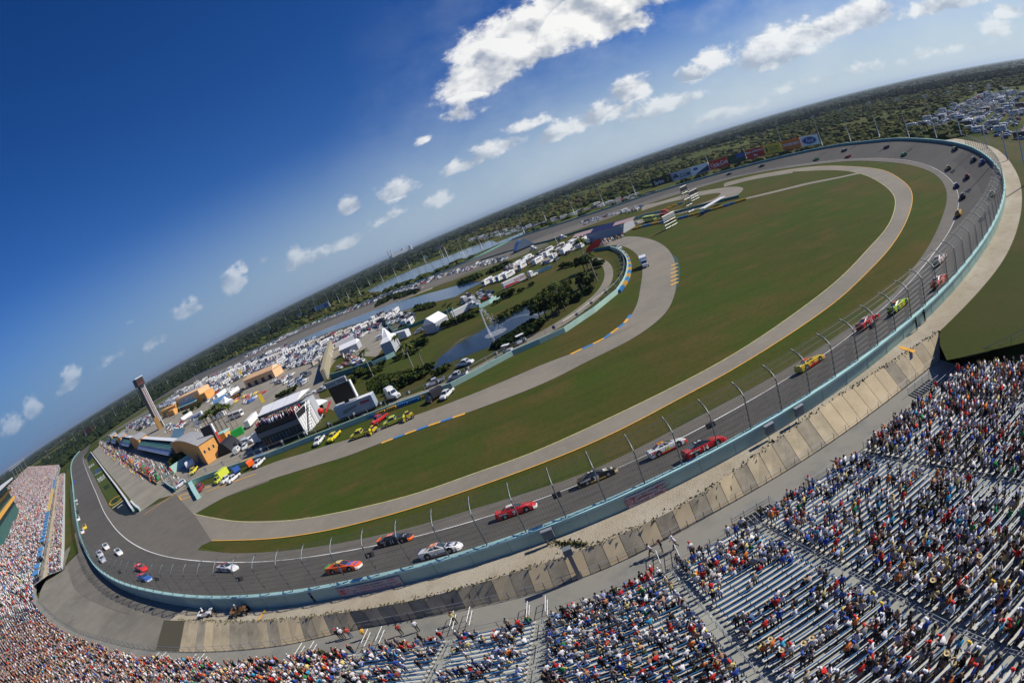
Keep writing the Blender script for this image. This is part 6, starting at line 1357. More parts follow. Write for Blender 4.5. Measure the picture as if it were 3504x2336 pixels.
print('SUITES', w); st.scale = (1, .62, .72)
L = w; X = lambda t: -L/2+L*t
sea = mat('sea_glass', (.05, .16, .14), .3); awn = mat('awning_blue', (.10, .20, .42), .5); seatg = mat('seat_green', (.06, .22, .17), .6); pale = mat('pale_roof', (.62, .64, .66), .6)
def suite(t0, t1, kind_):
    x0, x1 = X(t0), X(t1)
    if kind_ == 'orange':
        m = MB(); m.box(((x0+x1)/2, 8, 5.5), (x1-x0, 12, 11), orange); m.build('orange_block', st); m = MB(); arch_roof(m, x0-.4, x1+.4, 1.5, 14.5, 11, 2.6, roofg, orange); m.build('curved_roof', st)
        m = MB(); 
        for k in range(3): m.box((x1+.03, 4+k*3.5, 6.5), (.06, 1.2, 1.6), glass)
        m.build('window', st)
    elif kind_ == 'stand':
        m = MB(); m.box(((x0+x1)/2, 8, 4.0), (x1-x0-.1, 10, 8), teal_d); m.build('lower_storey', st)
        m = MB(); m.add([(x0, 1, 3.0), (x1, 1, 3.0), (x1, -4.2, 3.6), (x0, -4.2, 3.6)], [(3, 2, 1, 0)], dark); n = int((x1-x0)/2.6)
        m.add([(x0, -.2, 6.4), (x1, -.2, 6.4), (x1, -3.4, 4.4), (x0, -3.4, 4.4)], [(3, 2, 1, 0)], pale)
        for k in range(n): xx = x0+(k+.5)*(x1-x0)/n; m.add([(xx-.9, -.5, 6.26), (xx+.9, -.5, 6.26), (xx+.9, -3.0, 4.70), (xx-.9, -3.0, 4.70)], [(3, 2, 1, 0)], awn)
        m.build('awning', st)
        m = MB()
        for r in range(4):
            m.box(((x0+x1)/2, .6+r*1.3, 6.7+r*.55), (x1-x0, 1.3, .3), pale)
            for k in range(int((x1-x0)/1.5)): m.box((x0+.75+k*1.5, .8+r*1.3, 7.15+r*.55), (1.1, .5, .6), seatg)
        m.build('seat_tier', st)
        m = MB(); m.add([(x0, 5.8, 10.6), (x1, 5.8, 10.6), (x1, 13.5, 9.2), (x0, 13.5, 9.2)], [(0, 1, 2, 3)], pale); m.box(((x0+x1)/2, 13, 4.6), (x1-x0, .4, 9.2), pale); m.build('roof', st)
        m = MB(); m.box(((x0+x1)/2, 2.9, 1.6), (x1-x0, .1, 2.6), glass); m.build('glass_front', st)
    elif kind_ == 'teal': 
        m = MB(); m.add([(x0, 14, 8.5), (x1, 14, 8.5), (x1+4, 20, 13.5), (x0+4, 20, 13.5)], [(0, 1, 2, 3)], teal_l); m.add([(x0, 14, 0), (x1, 14, 0), (x1, 14, 8.5), (x0, 14, 8.5)], [(3, 2, 1, 0)], teal_l); m.build('teal_fin', st)
suite(.0, .11, 'stand'); suite(.11, .17, 'orange'); suite(.17, .30, 'stand'); suite(.30, .40, 'orange'); suite(.40, .58, 'stand'); suite(.58, .70, 'orange'); suite(.70, .985, 'stand'); suite(.985, 1.12, 'orange'); suite(.02, .08, 'teal'); suite(.33, .39, 'teal'); suite(.90, .97, 'teal')
m = MB(); m.box((X(1.05), -2, .1), (22, 12, .15), mat('deck_blue', (.05, .18, .35), .6)); m.build('blue_deck', st)
# ---- media centre with mural
c, w, a = frame_px(q1(500, 505), q1(800, 385)); md = empty('media_centre', tuple(c), a, 'peach and orange hall with a large pale mural and a teal canopy', 'building')
m = MB(); m.box((-w*.08, 9, 5.2), (w*.80, 13, 10.4), peach); m.build('hall', md); m = MB(); m.box((w*.36, 6, 3.2), (w*.3, 10, 6.4), orange); m.build('wing', md)
m = MB(); m.box((-w*.14, 2.42, 6.4), (w*.46, .2, 4.0), mat('mural_pale', (.62, .68, .70), .5, col2=(.10, .22, .30), vscale=.35)); m.build('mural', md)
m = MB(); m.add([(-w*.42, -2.5, 3.2), (w*.28, -2.5, 3.2), (w*.28, 2.4, 4.6), (-w*.42, 2.4, 4.6)], [(0, 1, 2, 3)], teal_l); m.box((-w*.07, -2.5, 3.0), (w*.7, .2, .5), mat('canopy_teal', (.05, .40, .33), .5)); m.build('canopy', md)
c, w, a = frame_px(q1(345, 575), q1(500, 510)); o = empty('ticket_hall', tuple(c), a, 'lower orange hall with dark openings left of the mural building', 'building'); m = MB(); m.box((0, 6, 3.4), (w, 10, 6.8), orange); m.build('hall', o)
for k in range(3): MB().box(((k-1)*w*.28, .97, 3.2), (w*.15, .1, 3.4), sea).build('opening', o)
m = MB(); m.box((w*.45, -3, 2.4), (w*.32, 5, 4.8), orange); m.build('porch', o)
c, w, a = frame_px(q1(1215, 265), q1(1344, 215)); w *= 2.2; o = empty('service_building', tuple(c+Vector((w*.2*math.cos(a), w*.2*math.sin(a), 0))), a, 'small peach building with dark doorways and a yellow banner', 'building'); m = MB(); m.box((0, 6, 2.8), (w, 9, 5.6), peach); m.build('walls', o)
m = MB(); m.add([(-w/2-.5, 1, 5.6), (w/2+.5, 1, 5.6), (w/2+.5, 11, 5.6), (-w/2-.5, 11, 5.6), (-w/2+2, 6, 7.6), (w/2-2, 6, 7.6)], [(0, 1, 5, 4), (1, 2, 5), (2, 3, 4, 5), (3, 0, 4)], peach); m.build('roof', o)
for k in range(4): MB().box((w*(-.36+.24*k), 1.45, 1.6), (w*.1, .15, 2.8), dark).build('doorway', o)
for i, (p, lb) in enumerate([(q1(1045, 170), 'yellow banner flag in the car park left of the peach building'), (q1(1160, 135), 'yellow banner flag beside a white van in the car park'), (q3(345, 130), 'double yellow banner on the open paving'), (q1(1215, 240), 'yellow banner at the corner of the peach building')]):
    g = G(*p, .1); o = empty('banner_flag', g, .5, lb, 'banner'); MB().box((0, 0, 3.6), (1.9, .08, 4.6), yellow).build('cloth', o); obj('post', post_mesh(6.2, .07, steel), o, (-1.0, 0, 0))
# ---- hospitality stand
c, w, a = frame_px(q3(362, 590), q3(775, 440)); hs = empty('hospitality_stand', tuple(c), a, 'two storey black glazed hospitality stand with a packed roof deck and white marquee', 'building')
cl = mat('black_cladding', (.02, .02, .022), .4); clw = mat('white_cladding', (.7, .7, .7), .5)
MB().box((0, 5, 2.1), (w, 10, 4.2), cl).build('lower_storey', hs); MB().box((0, 4.8, 5.0), (w+.4, 10.6, 1.6), mat('fascia_grey', (.16, .17, .18), .5)).build('fascia', hs); MB().box((0, 3.2, 6.7), (w+.6, 6.5, 1.9), cl).build('deck_front', hs)
for k in range(12): MB().box((-w/2+w*(k+.5)/12, -.06, 2.2), (w/12-.5, .12, 3.0), glass).build('window', hs)
m = MB(); m.box((w/2+.12, 5, 3.9), (.2, 10.5, 7.8), clw)
for k in range(7): m.box((w/2+.25, .6+k*1.45, 3.9), (.06, .08, 7.8), dark)
m.build('end_wall', hs)
m = MB()
for k in range(9): m.box((w/2+1.2, 1.2+k*.8, .6+k*.8), (1.6, .8, .16), steel)
for x in (w/2+.5, w/2+2.0): m.tube([(x, .8, 1.4), (x, 8, 8.4)], .07, steel, n=4); m.tube([(x, 8, 0), (x, 8, 8.4)], .09, steel, n=4)
m.build('staircase', hs)
tm = mat('marquee_white', (.82, .82, .82), .55)
m = MB(); n = 3
for k in range(n):
    x0, x1 = -w/2+w*k/n, -w/2+w*(k+1)/n-.12
    m.add([(x0, 4.4, 10.2), (x1, 4.4, 10.2), (x1, 10, 11.6), (x0, 10, 11.6), (x0, 15.6, 10.2), (x1, 15.6, 10.2)], [(0, 1, 2, 3), (3, 2, 5, 4)], tm)
m.add([(-w/2, 4.4, 10.2), (-w/2, 10, 11.6), (-w/2, 15.6, 10.2), (-w/2, 15.6, 4), (-w/2, 4.4, 7.6)], [(0, 1, 2, 3, 4)], mat('marquee_grey', (.4, .42, .45), .6)); m.add([(w/2-.1, 4.4, 10.2), (w/2-.1, 10, 11.6), (w/2-.1, 15.6, 10.2)], [(2, 1, 0)], tm); m.build('marquee', hs)
MB().box((0, 12.5, 4), (w, 5.4, 8), MATS['marquee_grey']).build('rear_storey', hs)
HSF = (c, w, a)
g = G(*q3(905, 215), .1); m = MB(); 
m.add([(-4, -4, 3), (4, -4, 3), (4, 4, 3), (-4, 4, 3), (0, 0, 5.2)], [(0, 1, 4), (1, 2, 4), (2, 3, 4), (3, 0, 4)], tm); o = empty('small_tent', g, .6, 'small white pointed tent right of the hospitality stand stairs', 'tent'); m.build('roof', o)
for x in (-3.8, 3.8):
    for y in (-3.8, 3.8): obj('post', post_mesh(3.0, .06, steel), o, (x, y, 0))
g = G(*q3(945, 258), .1); o = empty('balloon', g, 0, 'red inflatable ball beside a red boom right of the stand', 'inflatable'); MB().sphere((0, 0, 2.2), 1.1, red, 12, 8).build('ball', o, smooth=True)
a1 = G(*q3(985, 245), .1); b1 = G(*q3(1065, 190), .1); o = MB().tube([(0, 0, 1.2), (b1[0]-a1[0], b1[1]-a1[1], 3.5)], .35, red, n=6).build('boom', label='red boom leaning beside the giant screen', cat='boom'); o.location = a1
# ---- giant screen
c, w, a = frame_px(q4(222, 728), q4(600, 590)); gs = empty('giant_screen', tuple(c), a, 'giant dark video screen with Sprint Vision lettering above a silver trailer', 'video screen')
TRL = w; m = MB(); m.box((0, 1.4, 2.6), (TRL, 2.7, 3.9), mat('trailer_silver', (.36, .43, .50), .4, .2)); m.box((0, 1.4, 4.6), (TRL, 2.8, .12), white); m.build('trailer', gs)
m = MB(); m.add([(-TRL*.33, -.0, 1.9), (TRL*.05, 0, 2.7), (TRL*.10, 0, 3.5), (-TRL*.30, 0, 2.9)], [(0, 1, 2, 3)], mat('swoosh_grey', (.2, .24, .22), .5)); o2 = m.build('swoosh', gs); o2.location = (0, .03-.06, 0)
m = MB(); m.box((TRL*.30, .03, 3.3), (3.2, .1, .8), mat('patch_red', (.4, .08, .1), .5)); m.build('red_patch', gs)
for x in (-TRL*.40, -TRL*.34): wheel(gs, x, .2, .5, 1.4)
sd = mat('led_dark', (.022, .020, .022), .25, spec=.5)
sw = TRL*.56; zb = 5.3; shh = sw*.70
MB().box((-TRL*.16, 1.6, zb+shh/2), (sw, .9, shh), sd).build('screen', gs); MB().box((-TRL*.16+sw/2+.25, 1.5, zb+shh/2), (.4, 1.1, shh+.3), white).build('screen_edge', gs)
MB().box((-TRL*.16, 1.6, zb-1.0), (1.2, .9, 2.2), dark).build('mast', gs)
MB().box((-TRL*.20, 1.6, zb+shh+.9), (sw*1.0, .7, 1.7), mat('sign_silver', (.42, .44, .45), .4)).build('sign_board', gs)
text('lettering', 'Sprint', 1.5, k_, gs, M=Matrix.Translation((-TRL*.34, 1.2, zb+shh+.9)) @ Matrix.Rotation(R(90), 4, 'X')); text('lettering', 'Vision', 1.5, k_, gs, M=Matrix.Translation((-TRL*.02, 1.2, zb+shh+.9)) @ Matrix.Rotation(R(90), 4, 'X'))
# ---- tents, domes, small things
def tent(px_a, px_b, depth, h, rise, label, mt=tm, peak=False):
    c, w, a = frame_px(px_a, px_b); o = empty('marquee_tent', tuple(c), a, label, 'tent'); m = MB(); x = w/2
    if peak: m.add([(-x, 0, h), (x, 0, h), (x, depth, h), (-x, depth, h), (-x*.12, depth/2-.4, h+rise), (x*.12, depth/2+.4, h+rise), (-x*.5, depth*.25, h+rise*.3), (x*.5, depth*.25, h+rise*.3), (x*.5, depth*.75, h+rise*.3), (-x*.5, depth*.75, h+rise*.3)], [(0, 1, 7, 6), (1, 2, 8, 7), (2, 3, 9, 8), (3, 0, 6, 9), (6, 7, 5, 4), (7, 8, 5), (8, 9, 4, 5), (9, 6, 4)], mt)
    else: m.add([(-x, 0, h), (x, 0, h), (x, depth/2, h+rise), (-x, depth/2, h+rise), (x, depth, h), (-x, depth, h)], [(0, 1, 2, 3), (3, 2, 4, 5), (0, 3, 5), (1, 4, 2)], mt)
    m.build('roof', o); m = MB(); m.box((0, depth/2, h/2), (w-.3, depth-.3, h), MATS['marquee_grey']); m.build('sides', o); return o
tent(q5(650, 655), q5(760, 610), 11, 5.5, 5.5, 'peaked white tent behind the pale teal wall', peak=True)
tent(q5(205, 660), q5(385, 580), 9, 3.5, 2.0, 'white ridge tent inside the walled pen')
tent(q6(0, 700), q6(130, 620), 9, 4, 3, 'white tent half hidden by trees beside the white trailer'); tent(q1(955, 480), q1(1010, 460), 7, 3, 3.5, 'small pointed white tent behind the palm trees', peak=True)
bl = mat('tent_navy', (.012, .02, .09), .7); o = tent(q7(700, 215), q7(1060, 115), 16, 5, 2, 'long navy blue canopy tent by the start of the hairpin', bl)
m = MB(); 
for x_ in (-.28, .22): m.add([(x_*60-7, 1.5, 5.5), (x_*60+7, 1.5, 5.5), (x_*60+7, 6, 6.8), (x_*60-7, 6, 6.8)], [(0, 1, 2, 3)], mat('tent_patch', (.5, .35, .32), .6))
m.build('printed_patch', o)
g = G(*q7(765, 290), .1); o = empty('leaning_board', g, -.2, 'red leaf shaped board leaning beside the big palm', 'board'); MB().add([(-5, 0, .2), (1, 0, 0), (5, 0, 3.2), (4.5, .3, 5.2), (0, .4, 4.6), (-4, .2, 2.2)], [(0, 1, 2, 3, 4, 5)], mat('board_red_bright', (.75, .05, .03), .5)).build('face', o)
g = G(*q7(40, 275), .1); o = empty('dome', g, .2, 'silver blue dome shaped pavilion beside the far road', 'pavilion'); m = MB(); arch_roof(m, -8, 8, -5, 5, 1.5, 7, mat('dome_silver', (.25, .32, .42), .3, .4), MATS['dome_silver'], 10); m.box((0, 0, .8), (16, 10, 1.5), dark); m.build('shell', o)
g = G(*q2(1090, 440), .1); c, w, a = frame_px(q2(1000, 460), q2(1344, 330)); o = empty('arched_hangar', tuple(c), a, 'dark grey arched hangar tent behind the left end of the inner wall', 'tent'); m = MB(); arch_roof(m, -w*.5, w*.1, 1, 10, .3, 6, mat('hangar_grey', (.10, .12, .14), .5), MATS['hangar_grey'], 10); arch_roof(m, w*.12, w*.5, 1, 9, .3, 4.4, mat('hangar_dark', (.02, .02, .025), .5), MATS['hangar_dark'], 10); m.build('shell', o)
g = G(*q2(1235, 335), .1); o = empty('advert_pylon', g, a+.1, 'dark leaning advert pylon with a white and red edge', 'pylon'); MB().box((0, 0, 6.5), (5.5, .8, 11), dark).build('panel', o); MB().box((3.1, 0, 6.5), (.7, 1.0, 11), white).build('edge', o); MB().box((3.5, 0, 5), (.12, 1.0, 7), red).build('red_edge', o)
g = G(*q2(1310, 215), .1); o = empty('kiosk', g, a, 'small orange kiosk with a pale roof beside the portable toilets', 'kiosk'); MB().box((0, 0, 2.2), (5, 4, 4.4), orange).build('walls', o); MB().box((0, 0, 4.6), (5.8, 4.8, .4), teal_l).build('roof', o); MB().box((2.52, 0, 2.4), (.06, 1.6, 1.2), glass).build('window', o)
for i in range(6):
    g = G(*q2(1296+i*9, 306-i*11), .1); o = empty('portable_toilet', g, a, '%s portable toilet, %s in the row behind the wall' % ('blue' if i % 2 == 0 else 'grey', ORD[i]), 'toilet', 'portable toilets behind the wall'); MB().box((0, 0, 1.4), (1.7, 1.7, 2.8), mat('toilet_blue', (.03, .08, .30), .5) if i % 2 == 0 else mat('toilet_grey', (.35, .38, .42), .5)).build('cabin', o); MB().box((0, -.87, 1.3), (1.0, .05, 2.2), clw if i % 2 else MATS['toilet_grey'] if 'toilet_grey' in MATS else clw).build('door', o)
g = G(*q1(1125, 745), .1); o = empty('skip_container', g, a+.5, 'bright green waste container in front of the palms', 'container'); MB().box((0, 0, 1.5), (6, 2.6, 2.8), mat('skip_green', (.02, .35, .06), .5)).build('body', o); MB().box((-3.8, 0, 1.4), (2.0, 2.4, 2.6), dark).build('end_block', o)
# tanker + yellow truck at the end of the teal wall
g = G(*q2(955, 480), .1); o = empty('tank', g, .4, 'white cylindrical tank behind the tall pale teal wall', 'tank'); MB().tube([(-2, 0, 2), (2, 0, 2)], 1.5, white, n=12).build('barrel', o); MB().box((0, 0, .4), (3.6, 2, .7), dark).build('cradle', o)
vpx('pickup', q2(1000, 490), q2(945, 560), (.75, .62, .05), 'yellow truck beside the white tank behind the wall', s=1.3)
vpx('trailer', q2(1020, 370), q2(1140, 320), SIL, 'silver trailer beside the teal wall end', s=.8)
vpx('semi_tractor', q3(250, 580), q3(345, 480), WHT, 'large white truck at the left end of the hospitality stand', s=1.15); vpx('van', q3(150, 540), q3(230, 515), WHT, 'white van left of the large white truck', s=1.2)
# scaffold towers and score frames on the far grass
for i, (p, lb, h) in enumerate([(q8(660, 475), 'steel framed board leaning on the infield grass at the far tyre wall', 7), (q8(860, 320), 'tall scaffold camera tower beside the far tyre wall', 15), (q8(900, 200), 'dark scaffold platform inside the far hairpin', 7)]):
    g = G(*p, .1); o = empty('scaffold', g, .5, lb, 'scaffold'); m = MB(); W2 = 5.0 if i != 1 else 3.0
    for x in (-W2, 0, W2):
        m.tube([(x, 0, 0), (x, 0, h)], .14, steel, n=4); m.tube([(x, 3, 0), (x, 0, h)], .12, steel, n=4)
    for z in np.linspace(1, h, 5): m.tube([(-W2, 0, z), (W2, 0, z)], .12, steel, n=4)
    m.build('frame', o); MB().box((0, -.1, h-1.2), (W2*2, .3, 2.2), dark if i else mat('board_grey', (.3, .32, .3), .6)).build('deck_panel', o)
for i, (p, lb) in enumerate([(pB(870, 975), 'long low white roofed stand beside the far tyre wall')]):
    g = G(*q8(1090, 275), .1); o = empty('pavilion', g, .95-.35, lb, 'stand'); MB().box((0, 0, 3), (26, 3, .4), white).build('roof', o)
    for x in np.linspace(-12, 12, 6): obj('post', post_mesh(3, .1, steel), o, (x, 0, 0))
# flagpoles
for i, (b, t, fc, lb) in enumerate([(z2(1790, 165), z2(1735, 95), 'flag', 'flagpole with a red and white striped flag behind the far wall'), (z2(1842, 185), z2(1797, 98), None, 'thick white pole behind the far wall'), (z2(1695, 215), z2(1680, 150), 'w', 'short flagpole with a white flag behind the far wall'), (z3(995, 655), z3(978, 605), None, 'pale pole beside the white semi truck on the far grass')]):
    g = G(*b, .5); h = find_h(b, t, .5); o = empty('flagpole', g, 0, lb, 'flagpole'); MB().tube([(0, 0, 0), (0, 0, h)], .45 if i == 1 else .2, white, n=6).build('pole', o)
    if fc:
        m = MB(); 
        if fc == 'flag':
            for k in range(7): m.box((3.2, 0, h-.4-k*.55), (6.4, .08, .55), r_ if k % 2 == 0 else w_)
            m.box((1.4, 0, h-1.2), (2.8, .12, 2.1), n_)
        else: m.box((2.2, 0, h-1.6), (4.4, .08, 2.6), w_)
        m.build('flag', o)
# fountain
fw_ = mat('spray', (.85, .88, .90), .6, alpha=.55); fw2 = mat('mist', (.85, .88, .90), .8, alpha=.13)
g = G(*z3(545, 1272), .15); fh = find_h(z3(545, 1272), z3(492, 1090), .15); ft = empty('fountain', g, 0, 'tall white water jet with spray in the infield pond', 'fountain')
m = MB(); m.tube([(0, 0, 0), (0, 0, fh*.5), (.2, 0, fh)], .30, fw_, n=8, r2=.22); m.build('jet', ft); fr = random.Random(9); m = MB()
for k in range(240):
    t = fr.random(); z = fh*(1-t**1.4); x = .6+t*3.0+fr.gauss(0, .3+t*.7); s_ = fr.uniform(.08, .26); m.sphere((x, fr.gauss(0, .6), max(z, .1)), s_, fw2, 4, 2)
m.build('falling_spray', ft)
m = MB()
for k in range(4):
    an = k*1.6; h2 = fr.uniform(3, 6); r_2 = fr.uniform(8, 18); m.tube([(math.cos(an)*r_2*t, math.sin(an)*r_2*t, 4*h2*t*(1-t)*.8+.1) for t in np.linspace(0, 1, 9)], .06, fw2, n=4, r2=.22)
m.build('side_jets', ft); MB().tube([(2, 0, .1), (2, 0, .25)], 4.0, fw2, n=14).build('foam', ft)
# painted marks on the pit grass and pavement
def ground_mark(px, s, size, mt, ang, z=.20, sx=1.0):
    o = text('painted_sign', s, size, mt, None, M=Matrix.Rotation(ang, 4, 'Z')); o.location = G(*px, z); tag(o, kind='structure'); return o
gd = math.atan2(G(433, 1716)[1]-G(345, 1596)[1], G(433, 1716)[0]-G(345, 1596)[0])
r3 = lambda x, y: (x*.19133, 1500+y*.19133)
for p, s, sz, mt in [(r3(1640, 480), 'SPEED', 9, paint_w), (r3(1735, 578), 'Ford', 13, blue), (r3(1820, 705), 'HOME', 9, paint_w), (r3(1915, 855), 'SPRINT', 6, k_), (r3(2060, 1100), '400', 6, k_), (r3(2150, 1205), '5I', 4, paint_w)]: ground_mark(p, s, sz, mt, gd+math.pi)
ring = MB(); cx, cy, cz = G(*r3(2070, 1100), .19); 
for k in range(28):
    t0, t1 = 2*math.pi*k/28, 2*math.pi*(k+1)/28; f = lambda t, r: (cx+r*(math.cos(t)*8.5*math.cos(gd)-math.sin(t)*4*math.sin(gd)), cy+r*(math.cos(t)*8.5*math.sin(gd)+math.sin(t)*4*math.cos(gd)), cz)
    ring.add([f(t0, 1), f(t1, 1), f(t1, .88), f(t0, .88)], [(0, 1, 2, 3)], paint_y)
ring.build('painted_oval', kind='structure')
def line_px(a, b, w, mt, z=.17, name='road_marking'):
    A, B = np.array(G(*a, z)), np.array(G(*b, z)); d = (B-A)/np.linalg.norm(B-A); n = np.array([-d[1], d[0], 0])*w/2; m = MB(); m.add([A-n, B-n, B+n, A+n], [(0, 1, 2, 3)], mt); m.build(name, kind='structure')
for a_, b_2 in [(z1(970, 1290), z1(1180, 1150)), (z1(1200, 1168), z1(1275, 1148)), (z1(1200, 1168), z1(1215, 1195)), (z1(1215, 1195), z1(1300, 1165)), (z1(1380, 1140), z1(1720, 1018)), (z1(1375, 1115), z1(1500, 1075))]: line_px(a_, b_2, .5, paint_y)
for a_, b_2 in [(r3(2010, 1245), r3(2220, 1090)), (r3(1690, 655), r3(1820, 585))]: line_px(a_, b_2, 1.6, mat('cream_paint', (.6, .58, .35), .7), .19)
# pit boxes: low wall, tool carts and canopies along pit lane
wall_line('pit_box_wall', [q2(0, 235), q2(200, 370), q2(400, 520), q2(590, 650)], 1.0, mat('wall_brown', (.25, .16, .08), .8), 'low brown wall between pit lane and the crowded pit boxes')
pc = random.Random(21); cartm = {}
for i in range(34):
    t = i/33; a_ = (q2(10, 225)[0]*(1-t)+q2(610, 600)[0]*t, q2(10, 225)[1]*(1-t)+q2(610, 600)[1]*t); g = G(*a_, .15); cn, cc_ = pc.choice([('orange', (.8, .2, .04)), ('red', (.5, .03, .02)), ('yellow', (.7, .5, .05)), ('white', WHT), ('blue', (.05, .12, .4)), ('black', (.03, .03, .03)), ('green', (.05, .3, .1))])
    o = empty('pit_cart', g, gd, '%s pit cart, %s from the far end of pit lane' % (cn, ORD[i]), 'pit cart', 'pit carts along pit lane'); 
    if 'b' not in cartm: cartm['b'] = MB().box((0, 0, 1.0), (2.6, 1.4, 1.6), panel).mesh('cabinet'); cartm['c'] = MB().box((0, 0, 3.0), (3.0, 2.2, .12), panel).tube([(-1.3, 0, 1.8), (-1.3, 0, 3)], .06, steel, n=4).tube([(1.3, 0, 1.8), (1.3, 0, 3)], .06, steel, n=4).mesh('canopy')
    b_3 = obj('cabinet', cartm['b'], o); b_3.color = tuple(cc_)+(1,); b_4 = obj('canopy', cartm['c'], o); b_4.color = tuple(cc_)+(1,)
RIDERS = []
# quad bikes parked on the gravel
for p, cc_, lb in [(z6(1400, 1130), WHT, 'white quad bike parked on the gravel with a rider beside it'), (z6(1625, 1112), (.25, .13, .05), 'brown quad bike parked on the gravel near the orange stripe')]:
    g = G(p[0], p[1], 4.2); kq = int(np.argmin(((WT[:, :2]-[g[0], g[1]])**2).sum(1))); g = G(p[0], p[1], OG[kq]); o = empty('quad_bike', g, .1, lb, 'quad bike', scale=1.5); m = MB(); m.box((0, 0, .62), (1.5, .5, .35), panel, taper=.8); m.box((.75, 0, .75), (.4, .95, .1), panel); m.box((-.7, 0, .75), (.5, .95, .1), panel); b_3 = m.build('body', o); b_3.color = tuple(cc_)+(1,); MB().box((-.15, 0, .88), (.7, .35, .15), dark).build('seat', o); MB().tube([(.45, -.4, 1.1), (.45, .4, 1.1)], .035, dark, n=4).tube([(.6, 0, .8), (.45, 0, 1.1)], .04, dark, n=4).build('handlebar', o)
    for x in (-.65, .65):
        for y in (-.45, .45): wheel(o, x, y, .3, .85)
    RIDERS.append((g, cc_))
line_px(z6(1780, 1075), z6(1725, 1155), .35, paint_y, 4.33); line_px(z5(1515, 660), z5(1620, 690), .7, paint_y, 4.47)
# electrical post on the panels
g = G(*z7(1640, 875), 2.05); o = empty('control_post', g, 0, 'concrete post with a grey box standing among the sloping panels', 'post'); MB().box((0, .3, 1.9), (.45, .45, 3.8), mat('concrete_post', (.26, .25, .22), .8)).build('column', o); MB().box((0, .2, 4.0), (.9, .7, .8), MATS['cabinet_grey']).build('box', o)
# distant power station
for i, (p, h, r, nm) in enumerate([(z2(1437, 150), 130, 5, 'stack'), (z2(1458, 148), 125, 5, 'stack')]):
    d = ray(*p); t = 8000/math.hypot(d[0], d[1]); o = empty('chimney', (d[0]*t, d[1]*t, 0), 0, '%s thin power station chimney on the horizon' % ('left' if i == 0 else 'right'), 'chimney'); MB().tube([(0, 0, 0), (0, 0, h)], 11, mat('hazy_white', (.5, .52, .55), .8), n=8, r2=8).build('stack', o)
d = ray(*z2(1500, 125)); t = 8000/math.hypot(d[0], d[1]); o = empty('power_station', (d[0]*t, d[1]*t, 0), .4, 'pale power station blocks on the horizon beside two chimneys', 'power station'); MB().box((0, 0, 25), (260, 60, 50), MATS['hazy_white']).build('turbine_hall', o)
for x in (70, 190): MB().tube([(x, 0, 0), (x, 0, 70)], 28, MATS['hazy_white'], n=12).build('dome_tower', o)

# suite tower at the left edge, above the packed stand
st_m = mat('suite_amber', (.80, .42, .08), .7); d0 = ray(12, 1680); t0 = 330/math.hypot(d0[0], d0[1]); o = empty('suite_tower', (d0[0]*t0, d0[1]*t0, 0), math.atan2(.67, -.74), 'amber and white suite tower at the left edge above the packed stand', 'building')
MB().box((-30, 4, 16), (90, 9, 32), sea).build('core', o)
for z in (22.5, 27.5): MB().box((-30, -1.6, z), (90, 2.4, 1.3), st_m).build('balcony', o)
MB().box((-30, 1, 32.2), (92, 17, .9), mat('pale_roof', (.62, .64, .66), .6)).build('roof', o)
# ================================================================ VEGETATION
leaf = [mat('leaf_dark', (.022, .040, .010), .8, vary=.35, vscale=1.5, spec=.15), mat('leaf_mid', (.040, .065, .013), .8, vary=.3, vscale=1.5, spec=.15), mat('leaf_light', (.085, .095, .018), .8, vary=.3, vscale=1.5, spec=.15)]
bark = mat('bark', (.12, .10, .08), .9); palmbark = mat('palm_bark', (.26, .24, .20), .9)
vg = random.Random(33)
def leaf_clump(m, c, r, n, mt, size, flat_=.8):
    for _ in range(n):
        t, ph = vg.uniform(0, 6.283), math.acos(vg.uniform(-.4, 1)); rr = r*vg.uniform(.55, 1.05); p = Vector((c[0]+rr*math.sin(ph)*math.cos(t), c[1]+rr*math.sin(ph)*math.sin(t), c[2]+rr*math.cos(ph)*flat_))
        a = Vector((vg.gauss(0, 1), vg.gauss(0, 1), vg.gauss(0, .6))).normalized(); b = a.cross(Vector((vg.gauss(0, 1), vg.gauss(0, 1), vg.gauss(0, 1)))).normalized(); s = size*vg.uniform(.6, 1.4)
        m.add([p-a*s, p+b*s*.7, p+a*s, p-b*s*.7], [(0, 1, 2, 3)], mt)
def bush_mesh(seed, n=9, size=.32, tall=1.0):
    vg.seed(seed); m = MB()
    for k in range(n):
        c = (vg.gauss(0, .75), vg.gauss(0, .75), vg.uniform(.35, 1.1)*tall); leaf_clump(m, c, vg.uniform(.45, .8), 46, leaf[0 if vg.random() < .45 else 1 if vg.random() < .7 else 2], size)
    return m.mesh('foliage')
def tree_meshes(seed):
    vg.seed(seed); t = MB(); t.tube([(0, 0, 0), (.1, .05, 2.0), (.1, 0, 3.4)], .24, bark, n=7, r2=.12)
    for k in range(5): an = k*1.26; t.tube([(.1, 0, 2.0+k*.25), (math.cos(an)*1.3, math.sin(an)*1.3, 3.6+.2*k)], .10, bark, n=5, r2=.04)
    m = MB()
    for k in range(14): c = (vg.gauss(0, 1.25), vg.gauss(0, 1.25), vg.uniform(2.6, 5.2)); leaf_clump(m, c, vg.uniform(.6, 1.15), 60, leaf[0 if vg.random() < .5 else 1 if vg.random() < .75 else 2], .34)
    return t.mesh('trunk'), m.mesh('crown')
